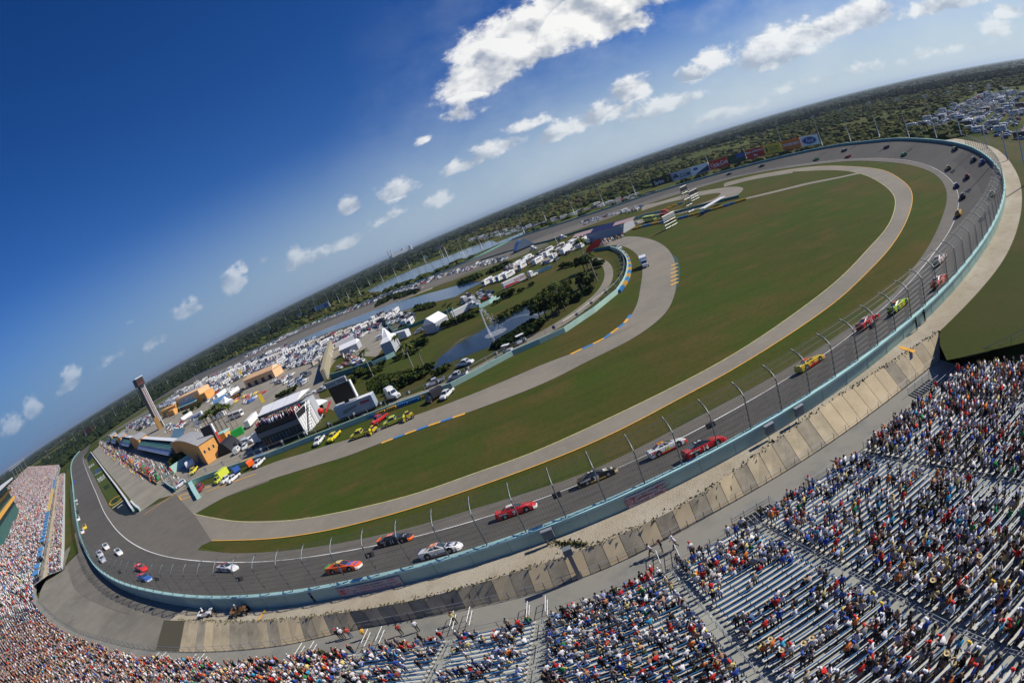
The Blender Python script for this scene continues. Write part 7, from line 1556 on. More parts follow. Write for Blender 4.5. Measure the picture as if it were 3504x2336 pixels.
def palm_meshes(seed, h=9.0):
    vg.seed(seed); t = MB(); bx_, by_ = vg.gauss(0, .4), vg.gauss(0, .4); t.tube([(0, 0, 0), (bx_*.3, by_*.3, h*.5), (bx_, by_, h)], .24, palmbark, n=7, r2=.14); m = MB()
    for k in range(20):
        an = k*2.399; up = vg.uniform(-.15, .9); Lf = vg.uniform(2.3, 3.1); pts = []
        for j in range(7):
            s = j/6; r = Lf*s; z = h+r*up*.75-(r*r)*.20; pts.append(Vector((bx_+math.cos(an)*r, by_+math.sin(an)*r, z)))
        side = Vector((-math.sin(an), math.cos(an), 0))
        for j in range(6):
            w0, w1 = .42*math.sin(math.pi*(j/6*.85+.12)), .42*math.sin(math.pi*((j+1)/6*.85+.12)); dz = Vector((0, 0, -.22)); mt = leaf[1] if k % 3 else leaf[2]
            for sg in (1, -1): m.add([pts[j], pts[j+1], pts[j+1]+side*sg*w1+dz*w1*1.6, pts[j]+side*sg*w0+dz*w0*1.6], [(0, 1, 2, 3)], mt)
    return t.mesh('trunk'), m.mesh('crown')
BU = [bush_mesh(100+k) for k in range(4)]; TR = [tree_meshes(200+k) for k in range(3)]; PA = [palm_meshes(300+k) for k in range(3)]
def bush(p, s, label, group, z=.1, flat_=1.0):
    o = bpy.data.objects.new('bush', vg.choice(BU)); C.objects.link(o); o.location = G(p[0], p[1], z); o.rotation_euler = (0, 0, vg.uniform(0, 6)); o.scale = (s, s, s*flat_); return tag(o, label, 'bush', group)
def tree(p, s, label, group=None, z=.1):
    t, c = vg.choice(TR); o = empty('tree', G(p[0], p[1], z), vg.uniform(0, 6), label, 'tree', group, scale=s); obj('trunk', t, o); obj('crown', c, o)
def palm(p, s, label, group=None, z=.1):
    t, c = vg.choice(PA); o = empty('palm_tree', G(p[0], p[1], z), vg.uniform(0, 6), label, 'palm tree', group, scale=s); obj('trunk', t, o); obj('crown', c, o)
vg.seed(5)
palm(q5(530, 860), 1.15, 'tall leaning palm tree in front of the dark teal pen wall'); palm(q5(970, 850), 1.2, 'tall palm tree on the lawn left of the pond'); palm(q5(860, 660), 1.0, 'palm tree beside the peaked tent'); palm(q4(1090, 190), .8, 'low palm at the left tip of the pond')
palm(q7(700, 490), 1.5, 'biggest palm tree beside the red leaning board'); palm(q7(790, 610), 1.2, 'palm tree casting a long shadow inside the service road bend'); palm(q7(385, 440), .9, 'palm tree near the pale camper van'); palm(q7(420, 820), .8, 'palm at the right end of the pond'); palm(q6(1250, 420), .8, 'palm on the far shore of the pond')
palm(q6(200, 620), 1.0, 'palm tree in front of the white tent left of the fountain'); palm(q6(130, 590), .9, 'palm tree left of the white trailer')
for i, p in enumerate([q1(850, 740), q1(895, 755), q1(940, 735), q1(985, 720), q1(1030, 700), q1(1075, 680), q1(1120, 640), q1(960, 690), q1(1010, 660), q1(905, 700)]): palm(p, 1.15+.1*(i % 3), '%s palm tree of the clump in front of the hauler trailers' % ORD[i], 'palms in front of the hauler trailers')
for i, p in enumerate([q1(430, 590), q1(545, 520), q1(150, 690)]): palm(p, .9, ['palm in front of the low orange hall', 'palm beside the mural building', 'palm left of the scoring tower foot'][i])
for i, (x, y) in enumerate([(60, 822), (100, 806), (150, 790), (215, 772), (262, 756), (300, 742), (345, 735), (395, 718), (430, 706), (480, 690), (560, 664), (600, 652), (660, 630), (700, 616), (740, 600), (790, 590), (850, 565)]): palm(z3(x, y), 1.35, '%s palm tree from the left along the far lake shore' % ORD[i], 'palms along the far lake shore', z=1)
for i, (x, y) in enumerate([(1400, 330), (1420, 420), (1210, 460), (1640, 240), (1750, 205)]): palm(z1(x, y), 1.0, '%s small palm from the left on the grass inside the far straight' % ORD[i], 'small palms inside the far straight')
for i, (p, s) in enumerate([(q5(960, 560), 2.6), (q5(1040, 540), 2.4), (q5(920, 640), 1.6), (q5(620, 740), 1.3), (q5(780, 690), 1.5), (q4(850, 360), 2.4), (q4(780, 400), 1.8), (q4(930, 330), 2.2), (q4(1060, 250), 2.4), (q4(1120, 220), 2.0), (q4(1000, 300), 1.6), (q4(1230, 240), 1.6), (q4(1300, 215), 1.5), (q4(640, 200), 1.3), (q6(100, 650), 2.2), (q6(180, 620), 2.0), (q6(250, 590), 2.2), (q6(330, 560), 2.0), (q6(400, 530), 1.8), (q6(700, 350), 2.4), (q6(770, 320), 2.0), (q6(840, 300), 1.4), (q6(610, 410), 1.3), (q6(960, 230), 1.3)]):
    bush(p, s*.85, 'rounded dark green bush, %s from the left round the near side of the pond lawn' % ORD[i], 'bushes round the pond lawn')
for i, (p, s) in enumerate([(q6(1050, 590), 2.4), (q6(1110, 570), 2.6), (q6(1180, 540), 2.6), (q6(1240, 510), 2.4), (q6(1010, 660), 1.8), (q6(1300, 480), 2.4), (q7(640, 680), 2.4), (q7(700, 640), 2.2), (q7(660, 500), 2.6), (q7(740, 480), 2.6), (q7(800, 460), 2.2), (q7(720, 720), 1.8), (q7(430, 470), 1.8), (q7(500, 450), 1.7), (q7(560, 440), 1.4), (q7(640, 400), 1.6), (q7(520, 820), 2.0), (q7(580, 800), 1.7), (q7(450, 860), 2.0), (q7(760, 560), 1.4)]):
    (tree if s > 2.3 else bush)(p, s*(.44 if s > 2.3 else .85), 'dense %s, %s along the right side of the pond' % ('round crowned tree' if s > 2.3 else 'green bush', ORD[i]), 'shrubs and trees right of the pond')
for i, (p, s) in enumerate([(q2(800, 440), 2.2), (q2(850, 420), 2.4), (q2(900, 400), 2.4), (q2(950, 385), 2.0), (q2(770, 450), 1.8), (q1(600, 520), 1.6), (q1(660, 490), 1.8), (q1(720, 460), 1.8), (q1(130, 690), 1.8), (q3(560, 30), 1.4), (q3(620, 10), 1.6), (q3(520, 50), 1.3), (q4(420, 260), 1.8), (q4(480, 240), 1.4), (q4(370, 330), 1.4), (q4(560, 240), 1.6)]):
    bush(p, s*1.1, 'dark clipped bush, %s among those between the pits and the giant screen' % ORD[i], 'bushes between pits and screen')
# reeds and rough growth by the water, one mass each
def rough(name, poly, n, size, h, label, cols=(0, 1, 2), z=.1):
    PG = [G(p[0], p[1], z)[:2] for p in poly]; x0, x1 = min(p[0] for p in PG), max(p[0] for p in PG); y0, y1 = min(p[1] for p in PG), max(p[1] for p in PG); m = MB(); k = 0; tries = 0
    while k < n and tries < n*40:
        tries += 1; x, y = vg.uniform(x0, x1), vg.uniform(y0, y1)
        if not inside(PG, x, y) or vnoise0(x*.09, y*.09) < .38: continue
        k += 1; mt = leaf[cols[0] if vnoise0(x*.05+7, y*.05) < .5 else vg.choice(cols)]; hh = h*vg.uniform(.3, .9)
        for _ in range(3):
            t = vg.uniform(0, 6.28); s = size*vg.uniform(.5, 1.2); px_, py_ = x+vg.gauss(0, size*.5), y+vg.gauss(0, size*.5)
            m.add([(px_-s*math.cos(t), py_-s*math.sin(t), z), (px_+s*math.cos(t), py_+s*math.sin(t), z), (px_+s*.6*math.cos(t)+vg.gauss(0, .2), py_+s*.6*math.sin(t), z+hh), (px_-s*.5*math.cos(t), py_-s*.5*math.sin(t)+vg.gauss(0, .2), z+hh*.9)], [(0, 1, 2, 3)], mt)
    m.build(name, label=label, cat='vegetation', kind='stuff')
_m0 = np.random.default_rng(8).random((64, 64))
def vnoise0(a, b):
    i, j = int(math.floor(a)), int(math.floor(b)); u, v = a-i, b-j; u = u*u*(3-2*u); v = v*v*(3-2*v); g = lambda p, q: _m0[p % 64, q % 64]
    return (g(i, j)*(1-u)+g(i+1, j)*u)*(1-v)+(g(i, j+1)*(1-u)+g(i+1, j+1)*u)*v
rough('reeds', [q6(560, 860), q6(800, 720), q6(960, 620), q6(1050, 640), q6(960, 740), q6(800, 800), q6(680, 870)], 1500, .8, 2.2, 'bank of tall reeds on the near shore of the pond')
rough('reeds', [q6(560, 590), q6(700, 500), q6(1000, 370), q6(1120, 260), q6(1344, 200), q6(1344, 340), q6(1200, 380), q6(1000, 400), q6(700, 540), q6(600, 600)], 1200, .8, 1.6, 'brown and green reeds on the far shore of the pond', (2, 1))
rough('rough_growth', [z2(1340, 500), z2(1450, 450), z2(1620, 400), z2(1640, 380), z2(1500, 400), z2(1370, 450)], 500, 1.4, 3, 'dark thicket on the far shore of the long lake', (0, 0, 1)); rough('rough_growth', [z3(330, 920), z3(480, 860), z3(680, 780), z3(680, 800), z3(500, 880), z3(360, 925)], 500, 1.4, 3, 'second dark thicket farther right along the long lake', (0, 0, 1))
rough('rough_growth', [q5(880, 190), q5(1000, 140), q5(1160, 120), q5(1150, 150), q5(1000, 200), q5(900, 210)], 350, 1.2, 2.2, 'low brown scrub on the point in the long lake', (1, 2))
rough('rough_growth', [q4(470, 360), q4(600, 260), q4(800, 230), q4(1000, 180), q4(1120, 250), q4(1000, 400), q4(760, 420), q4(560, 430)], 1500, .6, .9, 'rough planting on the mound behind the semi truck', (1, 0, 2))
# ---- wetland beyond the track: scattered scrub and a belt of taller trees to the horizon
def blob_arrays():
    B = []
    for s in range(4):
        r = random.Random(s); m = MB(); m.sphere((0, 0, .3), 1, leaf[0], 6, 4, sz=.75); B.append((np.array(m.v)*[1, 1, 1]+np.array([[r.gauss(0, .16), r.gauss(0, .16), r.gauss(0, .12)] for _ in m.v]), m.f))
    return B
BA = blob_arrays()
def field(name, pts, label, cols):
    Vs, Fs, Cs = [], [], []; n = 0
    for i, (x, y, s, h, c) in enumerate(pts):
        V, F = BA[i & 3]; a = i*2.4; ca, sa = math.cos(a)*s, math.sin(a)*s; W_ = np.stack([V[:, 0]*ca-V[:, 1]*sa+x, V[:, 0]*sa+V[:, 1]*ca+y, (V[:, 2]+.3)*h], 1); Vs.append(W_)
        Fs += [tuple(n+k for k in f) for f in F]; n += len(V); Cs += [c]*len(F)
    me = bpy.data.meshes.new(name); me.from_pydata(np.concatenate(Vs).tolist(), [], Fs); me.materials.append(mat('scrub_foliage', 'attr', .9, spec=.1, vary=.5, vscale=.25)); ca_ = me.color_attributes.new('Col', 'FLOAT_COLOR', 'CORNER')
    arr = np.repeat(np.array([tuple(c)+(1,) for c in Cs], dtype=np.float32), [len(f) for f in Fs], axis=0); ca_.data.foreach_set('color', arr.ravel()); o = bpy.data.objects.new(name, me); C.objects.link(o); tag(o, label, 'vegetation', kind='stuff')
wv = random.Random(44)
hull = [tuple(p[:2]) for p in WT[::6]]
def outside_ok(x, y):
    if inside(hull, x, y): return False
    d = ((WT[::4, 0]-x)**2+(WT[::4, 1]-y)**2).min(); return d > 28**2
lot_polys = [[G(p[0], p[1], .1)[:2] for p in l[2]] for l in lots if l[0] in ('right', 'beyond', 'left_out')]
lake_poly = [G(*p, .1)[:2] for p in [(1255, 995), (1330, 950), (1420, 910), (1520, 876), (1600, 845), (1680, 818), (1800, 785), (1800, 810), (1620, 880), (1290, 1010)]]
palette = [(.036, .052, .014), (.060, .080, .018), (.090, .105, .024), (.125, .125, .032), (.115, .09, .035)]
pts = []
while len(pts) < 12000:
    az = wv.uniform(R(-62), R(74)); D = 330+1500*wv.random()**1.35; x, y = D*math.sin(az), D*math.cos(az)
    nz = vnoise0(x*.006, y*.006)*.6+vnoise0(x*.03, y*.03)*.4
    if wv.random() > (nz-.30)*2.4 or not outside_ok(x, y) or any(inside(P, x, y) for P in lot_polys) or inside(lake_poly, x, y): continue
    s = wv.uniform(1.2, 4.2)*(1+D/1800); pts.append((x, y, s, s*wv.uniform(.35, .8), palette[min(4, int(wv.random()*2+vnoise0(x*.012+5, y*.012)*3.2))]))
field('scrub', pts, 'wetland scrub spreading beyond the track', None)
pts = []
while len(pts) < 9000:
    az = wv.uniform(R(-64), R(76)); t = (az-R(-64))/R(140)
    D0 = 1150+420*math.sin(az*2.1+.7)+150*math.sin(az*7); D = D0+wv.random()**1.6*900; x, y = D*math.sin(az), D*math.cos(az)
    if D > 2200 and wv.random() < .3: continue
    if vnoise0(x*.004+3, y*.004) < .25: continue
    s = wv.uniform(4, 8); pts.append((x, y, s, wv.uniform(4.5, 9.5), (.020, .034, .016) if wv.random() < .7 else (.035, .050, .018)))
field('woodland', pts, 'dark belt of taller trees towards the horizon', None)
pts = []
while len(pts) < 5000:
    az = wv.uniform(R(-66), R(78)); D = 2300+7000*wv.random()**1.3; x, y = D*math.sin(az), D*math.cos(az); s = wv.uniform(15, 45); pts.append((x, y, s, wv.uniform(4, 9), (.03, .042, .018) if wv.random() < .6 else (.05, .06, .025)))
field('distant_woods', pts, 'far woods fading to blue at the horizon', None)
# ================================================================ PEOPLE
def skin_person(pose, sub):
    J = {}; E_ = []
    def j(n, x, y, z, r): J[n] = ((x, y, z), r)
    P_ = POSES[pose]
    names = ['pelvis', 'belly', 'chest', 'neck', 'head', 'crown']; rad = [.155, .15, .165, .06, .098, .075]
    for n, p, r in zip(names, P_['spine'], rad): j(n, p[0], p[1], p[2], r)
    E_ += [('pelvis', 'belly', 0), ('belly', 'chest', 0), ('chest', 'neck', 0), ('neck', 'head', 1), ('head', 'crown', 1)]
    for s, t in ((1, 'l'), (-1, 'r')):
        sh, el, ha = P_['arm_'+t]; kn, an, to = P_['leg_'+t]
        j('sh'+t, *sh, .075); j('el'+t, *el, .052); j('wr'+t, *ha, .036); d = Vector(ha)-Vector(el); d.normalize(); h2 = Vector(ha)+d*.12; j('ha'+t, *h2, .045)
        j('hip'+t, P_['spine'][0][0]+.0, s*.10, P_['spine'][0][2]-.04, .105); j('kn'+t, *kn, .068); j('an'+t, *an, .048); j('to'+t, *to, .045)
        E_ += [('chest', 'sh'+t, 0), ('sh'+t, 'el'+t, 0), ('el'+t, 'wr'+t, 1), ('wr'+t, 'ha'+t, 1), ('pelvis', 'hip'+t, 2), ('hip'+t, 'kn'+t, 2), ('kn'+t, 'an'+t, 3), ('an'+t, 'to'+t, 4)]
    ks = list(J); me = bpy.data.meshes.new('sk'); me.from_pydata([J[k][0] for k in ks], [(ks.index(a), ks.index(b)) for a, b, _ in E_], [])
    o = bpy.data.objects.new('sk', me); C.objects.link(o); m = o.modifiers.new('s', 'SKIN'); m.branch_smoothing = .3
    sv = me.skin_vertices[0].data
    for i, k in enumerate(ks): sv[i].radius = (J[k][1], J[k][1]*(1.15 if k in ('chest', 'belly') else 1)); sv[i].use_root = (k == 'pelvis')
    if sub: s_ = o.modifiers.new('u', 'SUBSURF'); s_.levels = sub; s_.render_levels = sub
    dg = bpy.context.evaluated_depsgraph_get(); dg.update(); ev = o.evaluated_get(dg); m2 = bpy.data.meshes.new_from_object(ev)
    V = [tuple(v.co) for v in m2.vertices]; F = [tuple(p.vertices) for p in m2.polygons]; bpy.data.objects.remove(o); bpy.data.meshes.remove(me)
    seg = [(Vector(J[a][0]), Vector(J[b][0]), l) for a, b, l in E_]; lab = []
    for f in F:
        c = sum((Vector(V[k]) for k in f), Vector())/len(f); best = (9, 0)
        for a, b, l in seg:
            t = max(0, min(1, (c-a).dot(b-a)/max((b-a).length_squared, 1e-9))); d = (c-(a+(b-a)*t)).length
            if d < best[0]-1e-6: best = (d, l)
        lab.append(best[1])
    bpy.data.meshes.remove(m2); return V, F, lab
POSES = dict(
 standing=dict(spine=[(0, 0, .96), (.0, 0, 1.12), (.0, 0, 1.32), (.01, 0, 1.50), (.03, 0, 1.62), (.03, 0, 1.72)], arm_l=[(0, .20, 1.40), (-.03, .27, 1.14), (.08, .25, .92)], arm_r=[(0, -.20, 1.40), (-.03, -.27, 1.14), (.08, -.25, .92)], leg_l=[(.03, .11, .50), (0, .12, .09), (.14, .13, .05)], leg_r=[(.03, -.11, .50), (0, -.12, .09), (.14, -.13, .05)]),
 raised=dict(spine=[(0, 0, .96), (.01, 0, 1.12), (.02, 0, 1.32), (.03, 0, 1.50), (.05, 0, 1.62), (.05, 0, 1.72)], arm_l=[(.02, .20, 1.40), (.20, .30, 1.34), (.30, .12, 1.55)], arm_r=[(.02, -.20, 1.40), (.20, -.30, 1.34), (.30, -.12, 1.55)], leg_l=[(.03, .11, .50), (0, .13, .09), (.14, .14, .05)], leg_r=[(.03, -.11, .50), (-.05, -.13, .09), (.1, -.14, .05)]),
 pointing=dict(spine=[(0, 0, .96), (.0, 0, 1.12), (.0, 0, 1.32), (.01, 0, 1.50), (.03, 0, 1.62), (.03, 0, 1.72)], arm_l=[(0, .20, 1.40), (.22, .30, 1.36), (.46, .36, 1.42)], arm_r=[(0, -.20, 1.40), (-.03, -.27, 1.14), (.08, -.25, .92)], leg_l=[(.03, .11, .50), (0, .12, .09), (.14, .13, .05)], leg_r=[(.03, -.11, .50), (0, -.12, .09), (.14, -.13, .05)]),
 seated=dict(spine=[(0, 0, .55), (.03, 0, .70), (.06, 0, .90), (.10, 0, 1.08), (.13, 0, 1.19), (.13, 0, 1.29)], arm_l=[(.06, .20, .98), (.10, .27, .74), (.32, .20, .66)], arm_r=[(.06, -.20, .98), (.10, -.27, .74), (.32, -.20, .66)], leg_l=[(.42, .14, .54), (.42, .14, .12), (.56, .15, .06)], leg_r=[(.42, -.14, .54), (.42, -.14, .12), (.56, -.15, .06)]),
 leaning=dict(spine=[(0, 0, .55), (.08, 0, .68), (.20, 0, .84), (.30, 0, .98), (.37, 0, 1.06), (.40, 0, 1.15)], arm_l=[(.20, .20, .92), (.36, .24, .72), (.52, .08, .66)], arm_r=[(.20, -.20, .92), (.36, -.24, .72), (.52, -.08, .66)], leg_l=[(.42, .16, .54), (.42, .16, .12), (.56, .17, .06)], leg_r=[(.42, -.16, .54), (.42, -.16, .12), (.56, -.17, .06)]),
 walking=dict(spine=[(0, 0, .95), (.03, 0, 1.11), (.06, 0, 1.31), (.09, 0, 1.49), (.12, 0, 1.61), (.12, 0, 1.71)], arm_l=[(.05, .20, 1.39), (-.10, .26, 1.15), (-.10, .25, .93)], arm_r=[(.05, -.20, 1.39), (.12, -.26, 1.14), (.30, -.22, 1.05)], leg_l=[(.22, .10, .55), (.32, .10, .12), (.46, .10, .07)], leg_r=[(-.08, -.10, .52), (-.36, -.10, .20), (-.28, -.10, .08)]))
PP = {k: (skin_person(k, 1), skin_person(k, 0)) for k in POSES}
def head_at(k): p = POSES[k]['spine'][4]; return (p[0], p[1], p[2]+.02)
def hat_mb(kind_, c):
    m = MB(); x, y, z = c; hm = mat('headwear', 'obj', .8)
    if kind_ == 'hair': m.sphere((x-.015, y, z+.03), .118, hm, 8, 5)
    elif kind_ == 'long': m.sphere((x-.015, y, z+.03), .12, hm, 8, 5); m.box((x-.09, y, z-.12), (.10, .2, .28), hm)
    elif kind_ == 'cap': m.sphere((x-.005, y, z+.05), .118, hm, 8, 5, sz=.85); m.box((x+.15, y, z+.055), (.14, .16, .02), hm)
    elif kind_ == 'hat': m.sphere((x, y, z+.06), .115, hm, 8, 5, sz=.8); m.tube([(x, y, z+.05), (x, y, z+.065)], .23, hm, n=10)
    return m
skins = [mat('skin_tone_'+n, c, .65) for n, c in (('fair', (.50, .29, .20)), ('tan', (.38, .20, .12)), ('dark', (.14, .07, .045)))]
shirt_m = mat('shirt_cloth', 'obj', .85)
PANTS = [((.035, .06, .13), 'jeans'), ((.30, .24, .15), 'khaki shorts'), ((.015, .015, .018), 'black trousers'), ((.22, .22, .23), 'grey shorts')]
pants_m = [mat('trouser_cloth_%d' % i, p[0], .85) for i, p in enumerate(PANTS)]; shoe_m = mat('shoe', (.1, .1, .1), .7)
BODYM = {}
for k in POSES:
    for si, sk_ in enumerate(skins):
        V, F, lab = PP[k][0]; me = bpy.data.meshes.new('person'); me.from_pydata(V, [], F)
        for t in (shirt_m, sk_, pants_m[0], pants_m[0], shoe_m): me.materials.append(t)
        me.polygons.foreach_set('material_index', lab); me.polygons.foreach_set('use_smooth', [True]*len(F)); BODYM[k, si] = me
HATM = {(k, h): hat_mb(h, head_at(k)).mesh('cap', True) for k in POSES for h in ('hair', 'long', 'cap', 'hat')}
SHIRTS = [((.78, .78, .80), 'white', 30), ((.015, .015, .018), 'black', 20), ((.14, .14, .15), 'dark grey', 8), ((.36, .36, .37), 'light grey', 9), ((.55, .025, .02), 'red', 9), ((.03, .08, .38), 'blue', 6), ((.10, .16, .32), 'slate blue', 4), ((.05, .40, .62), 'bright turquoise', 2), ((.72, .20, .04), 'orange', 3), ((.70, .58, .22), 'pale yellow', 3), ((.05, .06, .025), 'olive green', 4), ((.03, .25, .08), 'green', 1.5), ((.30, .08, .06), 'maroon', 3), ((.35, .40, .62), 'lilac', 3), ((.42, .36, .27), 'beige', 4), ((.45, .26, .17), 'no', 1.5)]
HEADS = [('hair', (.02, .015, .012), 'dark hair', 34), ('hair', (.16, .09, .04), 'brown hair', 14), ('long', (.34, .24, .10), 'long blond hair', 8), ('long', (.05, .03, .02), 'long dark hair', 8), ('hair', (.35, .2, .14), 'a bare head', 5), ('cap', (.78, .78, .78), 'a white cap', 15), ('cap', (.6, .03, .02), 'a red cap', 8), ('cap', (.03, .03, .04), 'a black cap', 8), ('cap', (.04, .10, .4), 'a blue cap', 4), ('cap', (.75, .5, .05), 'a yellow cap', 3), ('hat', (.55, .42, .22), 'a straw hat', 4)]
POSW = [('standing', 5), ('raised', 1.2), ('pointing', .5), ('seated', 5), ('leaning', 2)]
def person(k, loc, ang, shirt, head, pi, si, label, group=None, s=1.0, acc=None):
    o = bpy.data.objects.new('person', BODYM[k, si]); C.objects.link(o); o.location = loc; o.rotation_euler = (0, 0, ang); o.scale = (s, s, s); o.color = tuple(shirt)+(1,)
    for q in ((2, 3) if pi in (0, 2) else (2,)): o.material_slots[q].link = 'OBJECT'; o.material_slots[q].material = pants_m[pi]
    if pi in (1, 3): o.material_slots[3].link = 'OBJECT'; o.material_slots[3].material = skins[si]
    h = bpy.data.objects.new('hair' if head[0] in ('hair', 'long') else ('cap' if head[0] == 'cap' else 'hat'), HATM[k, head[0]]); C.objects.link(h); adopt(h, o); h.color = tuple(head[1])+(1,)
    tag(o, label, 'person', group); return o
def proj(x, y, z):
    v = np.array([x, y, z-CH]); v = v[0]*RTV+v[1]*FWH+v[2]*NUP; D = np.linalg.norm(v); th = math.acos(-v[2]/D); r = 2*CF*math.sin(th/2); h = math.hypot(v[0], v[1]); return 1752+r*v[0]/h, 1168-r*v[1]/h
pr7 = random.Random(77)
_n = np.random.default_rng(5).random((64, 64))
def vnoise(a, b):
    i, j = int(math.floor(a)), int(math.floor(b)); u, v = a-i, b-j; u = u*u*(3-2*u); v = v*v*(3-2*v); g = lambda p, q: _n[p % 64, q % 64]
    return (g(i, j)*(1-u)+g(i+1, j)*u)*(1-v)+(g(i, j+1)*(1-u)+g(i+1, j+1)*u)*v
crowd = []      # (pose, x, y, z, ang, shirt, head, pants idx, skin, scale)
secx = [at((a+b)/2, 0)[0] for a, b in secs]
for si_, (a, b) in enumerate(secs):
    xs = secx[si_]
    for r in range(NROW-1):
        q = a+.3
        while q < b-.3:
            x, y, z, nx, ny = at(q, r*PITCH); z += .12; D = math.sqrt(x*x+y*y+(z-CH)**2)
            if xs < -90: dn = .93
            elif xs < -28: dn = .80
            elif xs < -16: dn = .50
            elif xs < -7: dn = .40
            elif xs < 6: dn = .74
            elif xs < 16.4: dn = .56 if r < 14 else .44
            elif xs < 30: dn = .48 if r < 24 else .64
            else: dn = .54
            if xs > 5 and y < 14+.0*x: dn = max(dn, .62)
            if xs > 16 and r > 20: dn = max(dn, .55)
            cl = vnoise(q*.55, r*.9)*.55+vnoise(q*.16+9, r*.25+4)*.25+pr7.random()*.28
            occ = dn > .78 or cl > .93-dn*.92
            if occ and pr7.random() < (.94 if dn > .78 else .80) and y > -1 and D > 6:
                px, py = proj(x, y, z)
                if -60 < px < 3560 and -60 < py < 2440:
                    st = .62 if xs > 3 else .42 if xs > -80 else .6
                    k = wpick(pr7, POSW[:3])[0] if pr7.random() < st else wpick(pr7, POSW[3:])[0]
                    dd = .52 if k in ('seated', 'leaning') else .18
                    crowd.append([k, x+nx*dd, y+ny*dd, z, math.atan2(-ny, -nx)+pr7.gauss(0, .35), wpick(pr7, SHIRTS), wpick(pr7, HEADS), pr7.choice([0, 0, 1, 2, 2, 3]), pr7.choice([0, 0, 1, 1, 2]), pr7.uniform(.94, 1.1), D, xs, r])
            q += .56 if D < 120 else .58
crowd.sort(key=lambda c: c[10])
# ---- people placed from the photograph
def P7(k, pxy, z, ang, shirt, head, pi, si, label, s=1.05, group=None): return person(k, G(pxy[0], pxy[1], z), ang, shirt, head, pi, si, label, group, s)
HD = {h[2]: h for h in HEADS}; SH = {s[1]: s[0] for s in SHIRTS}
k1 = lambda x, y: (2130+x*.12755, 1780+y*.12755); k2 = lambda x, y: (1150+x*.33482, 2086+y*.33482)
P7('walking', k1(1440, 760), 2.05, R(185), SH['white'], HD['a white cap'], 2, 0, 'man in white cap, white shirt and black shorts striding along the walkway', 1.1)
P7('raised', k1(1090, 850), 2.05, R(185), SH['black'], HD['a black cap'], 3, 1, 'man in black shirt holding a hand to his head on the walkway')
P7('walking', k1(790, 950), 2.05, R(190), SH['white'], HD['dark hair'], 2, 1, 'man in white shirt and dark trousers walking leftmost of three on the walkway')
P7('standing', k1(1880, 930), 2.4, R(100), SH['white'], HD['a red cap'], 3, 0, 'man in red cap and white jersey at the front row railing')
P7('standing', k2(320, 290), 2.05, R(120), (.8, .42, .05), HD['dark hair'], 1, 1, 'steward in an orange and yellow vest leaning on the panel railing')
P7('standing', k2(685, 255), 2.05, R(110), (.35, .05, .04), HD['dark hair'], 2, 1, 'man in a dark red shirt standing at the railing above the panels')
P7('standing', k2(850, 220), 2.05, R(105), SH['white'], HD['dark hair'], 2, 2, 'man in white shirt and black trousers at the railing near the steps')
P7('raised', k2(1235, 140), 2.05, R(95), SH['pale yellow'], HD['dark hair'], 2, 1, 'man in a yellow shirt at the railing beside the white ramp rails')
P7('standing', k2(60, 300), 2.05, R(110), SH['black'], HD['a red cap'], 2, 0, 'person in black with a red cap, left of a group of three at the railing')
P7('standing', k2(95, 290), 2.05, R(110), SH['white'], HD['a white cap'], 2, 0, 'person in white, middle of a group of three at the railing')
P7('standing', k2(165, 285), 2.05, R(110), (.6, .08, .06), HD['dark hair'], 0, 0, 'person with a red bag, right of a group of three at the railing')
c5 = lambda x, y: (1050+x*.22321, 1880+y*.22321)
for i, (p, sh, hd, pz, po, lb) in enumerate([(c5(590, 735), (.75, .1, .08), 'a white cap', 1, 'leaning', 'photographer in white and red crouching at the foot of the teal wall'), (c5(545, 690), SH['lilac'], 'dark hair', 0, 'raised', 'photographer in a lilac shirt and jeans standing over the crouching one'), (c5(690, 690), SH['light grey'], 'dark hair', 0, 'raised', 'photographer in grey beside the help banner'), (c5(480, 700), SH['black'], 'a black cap', 2, 'standing', 'photographer in black left of the crouching one'), (c5(130, 800), SH['slate blue'], 'brown hair', 2, 'raised', 'photographer in pale blue with dark trousers, alone by the wall'), (z6(2060, 1025), SH['lilac'], 'a straw hat', 0, 'raised', 'photographer in a straw hat leaning on the wall'), (z6(1560, 1062), SH['black'], 'dark hair', 0, 'raised', 'photographer in black and jeans left of the orange striped road'), (z6(1640, 1065), SH['olive green'], 'brown hair', 2, 'raised', 'photographer in olive beside the parked brown quad bike'), (z5(1690, 490), SH['black'], 'dark hair', 2, 'raised', 'person in black leaning on the right hand wall, nearer the bend'), (z5(1635, 545), SH['olive green'], 'brown hair', 2, 'raised', 'person in brown leaning on the right hand wall, lower of two')]):
    x, y, z = G(p[0], p[1], 4.3); kq = int(np.argmin(((WT[:, :2]-[x, y])**2).sum(1))); zz = OG[kq]+.02
    P7(po, p, zz, math.atan2(NW[kq, 1], NW[kq, 0]), sh, HD[hd], pz, i % 3, lb, 1.1)
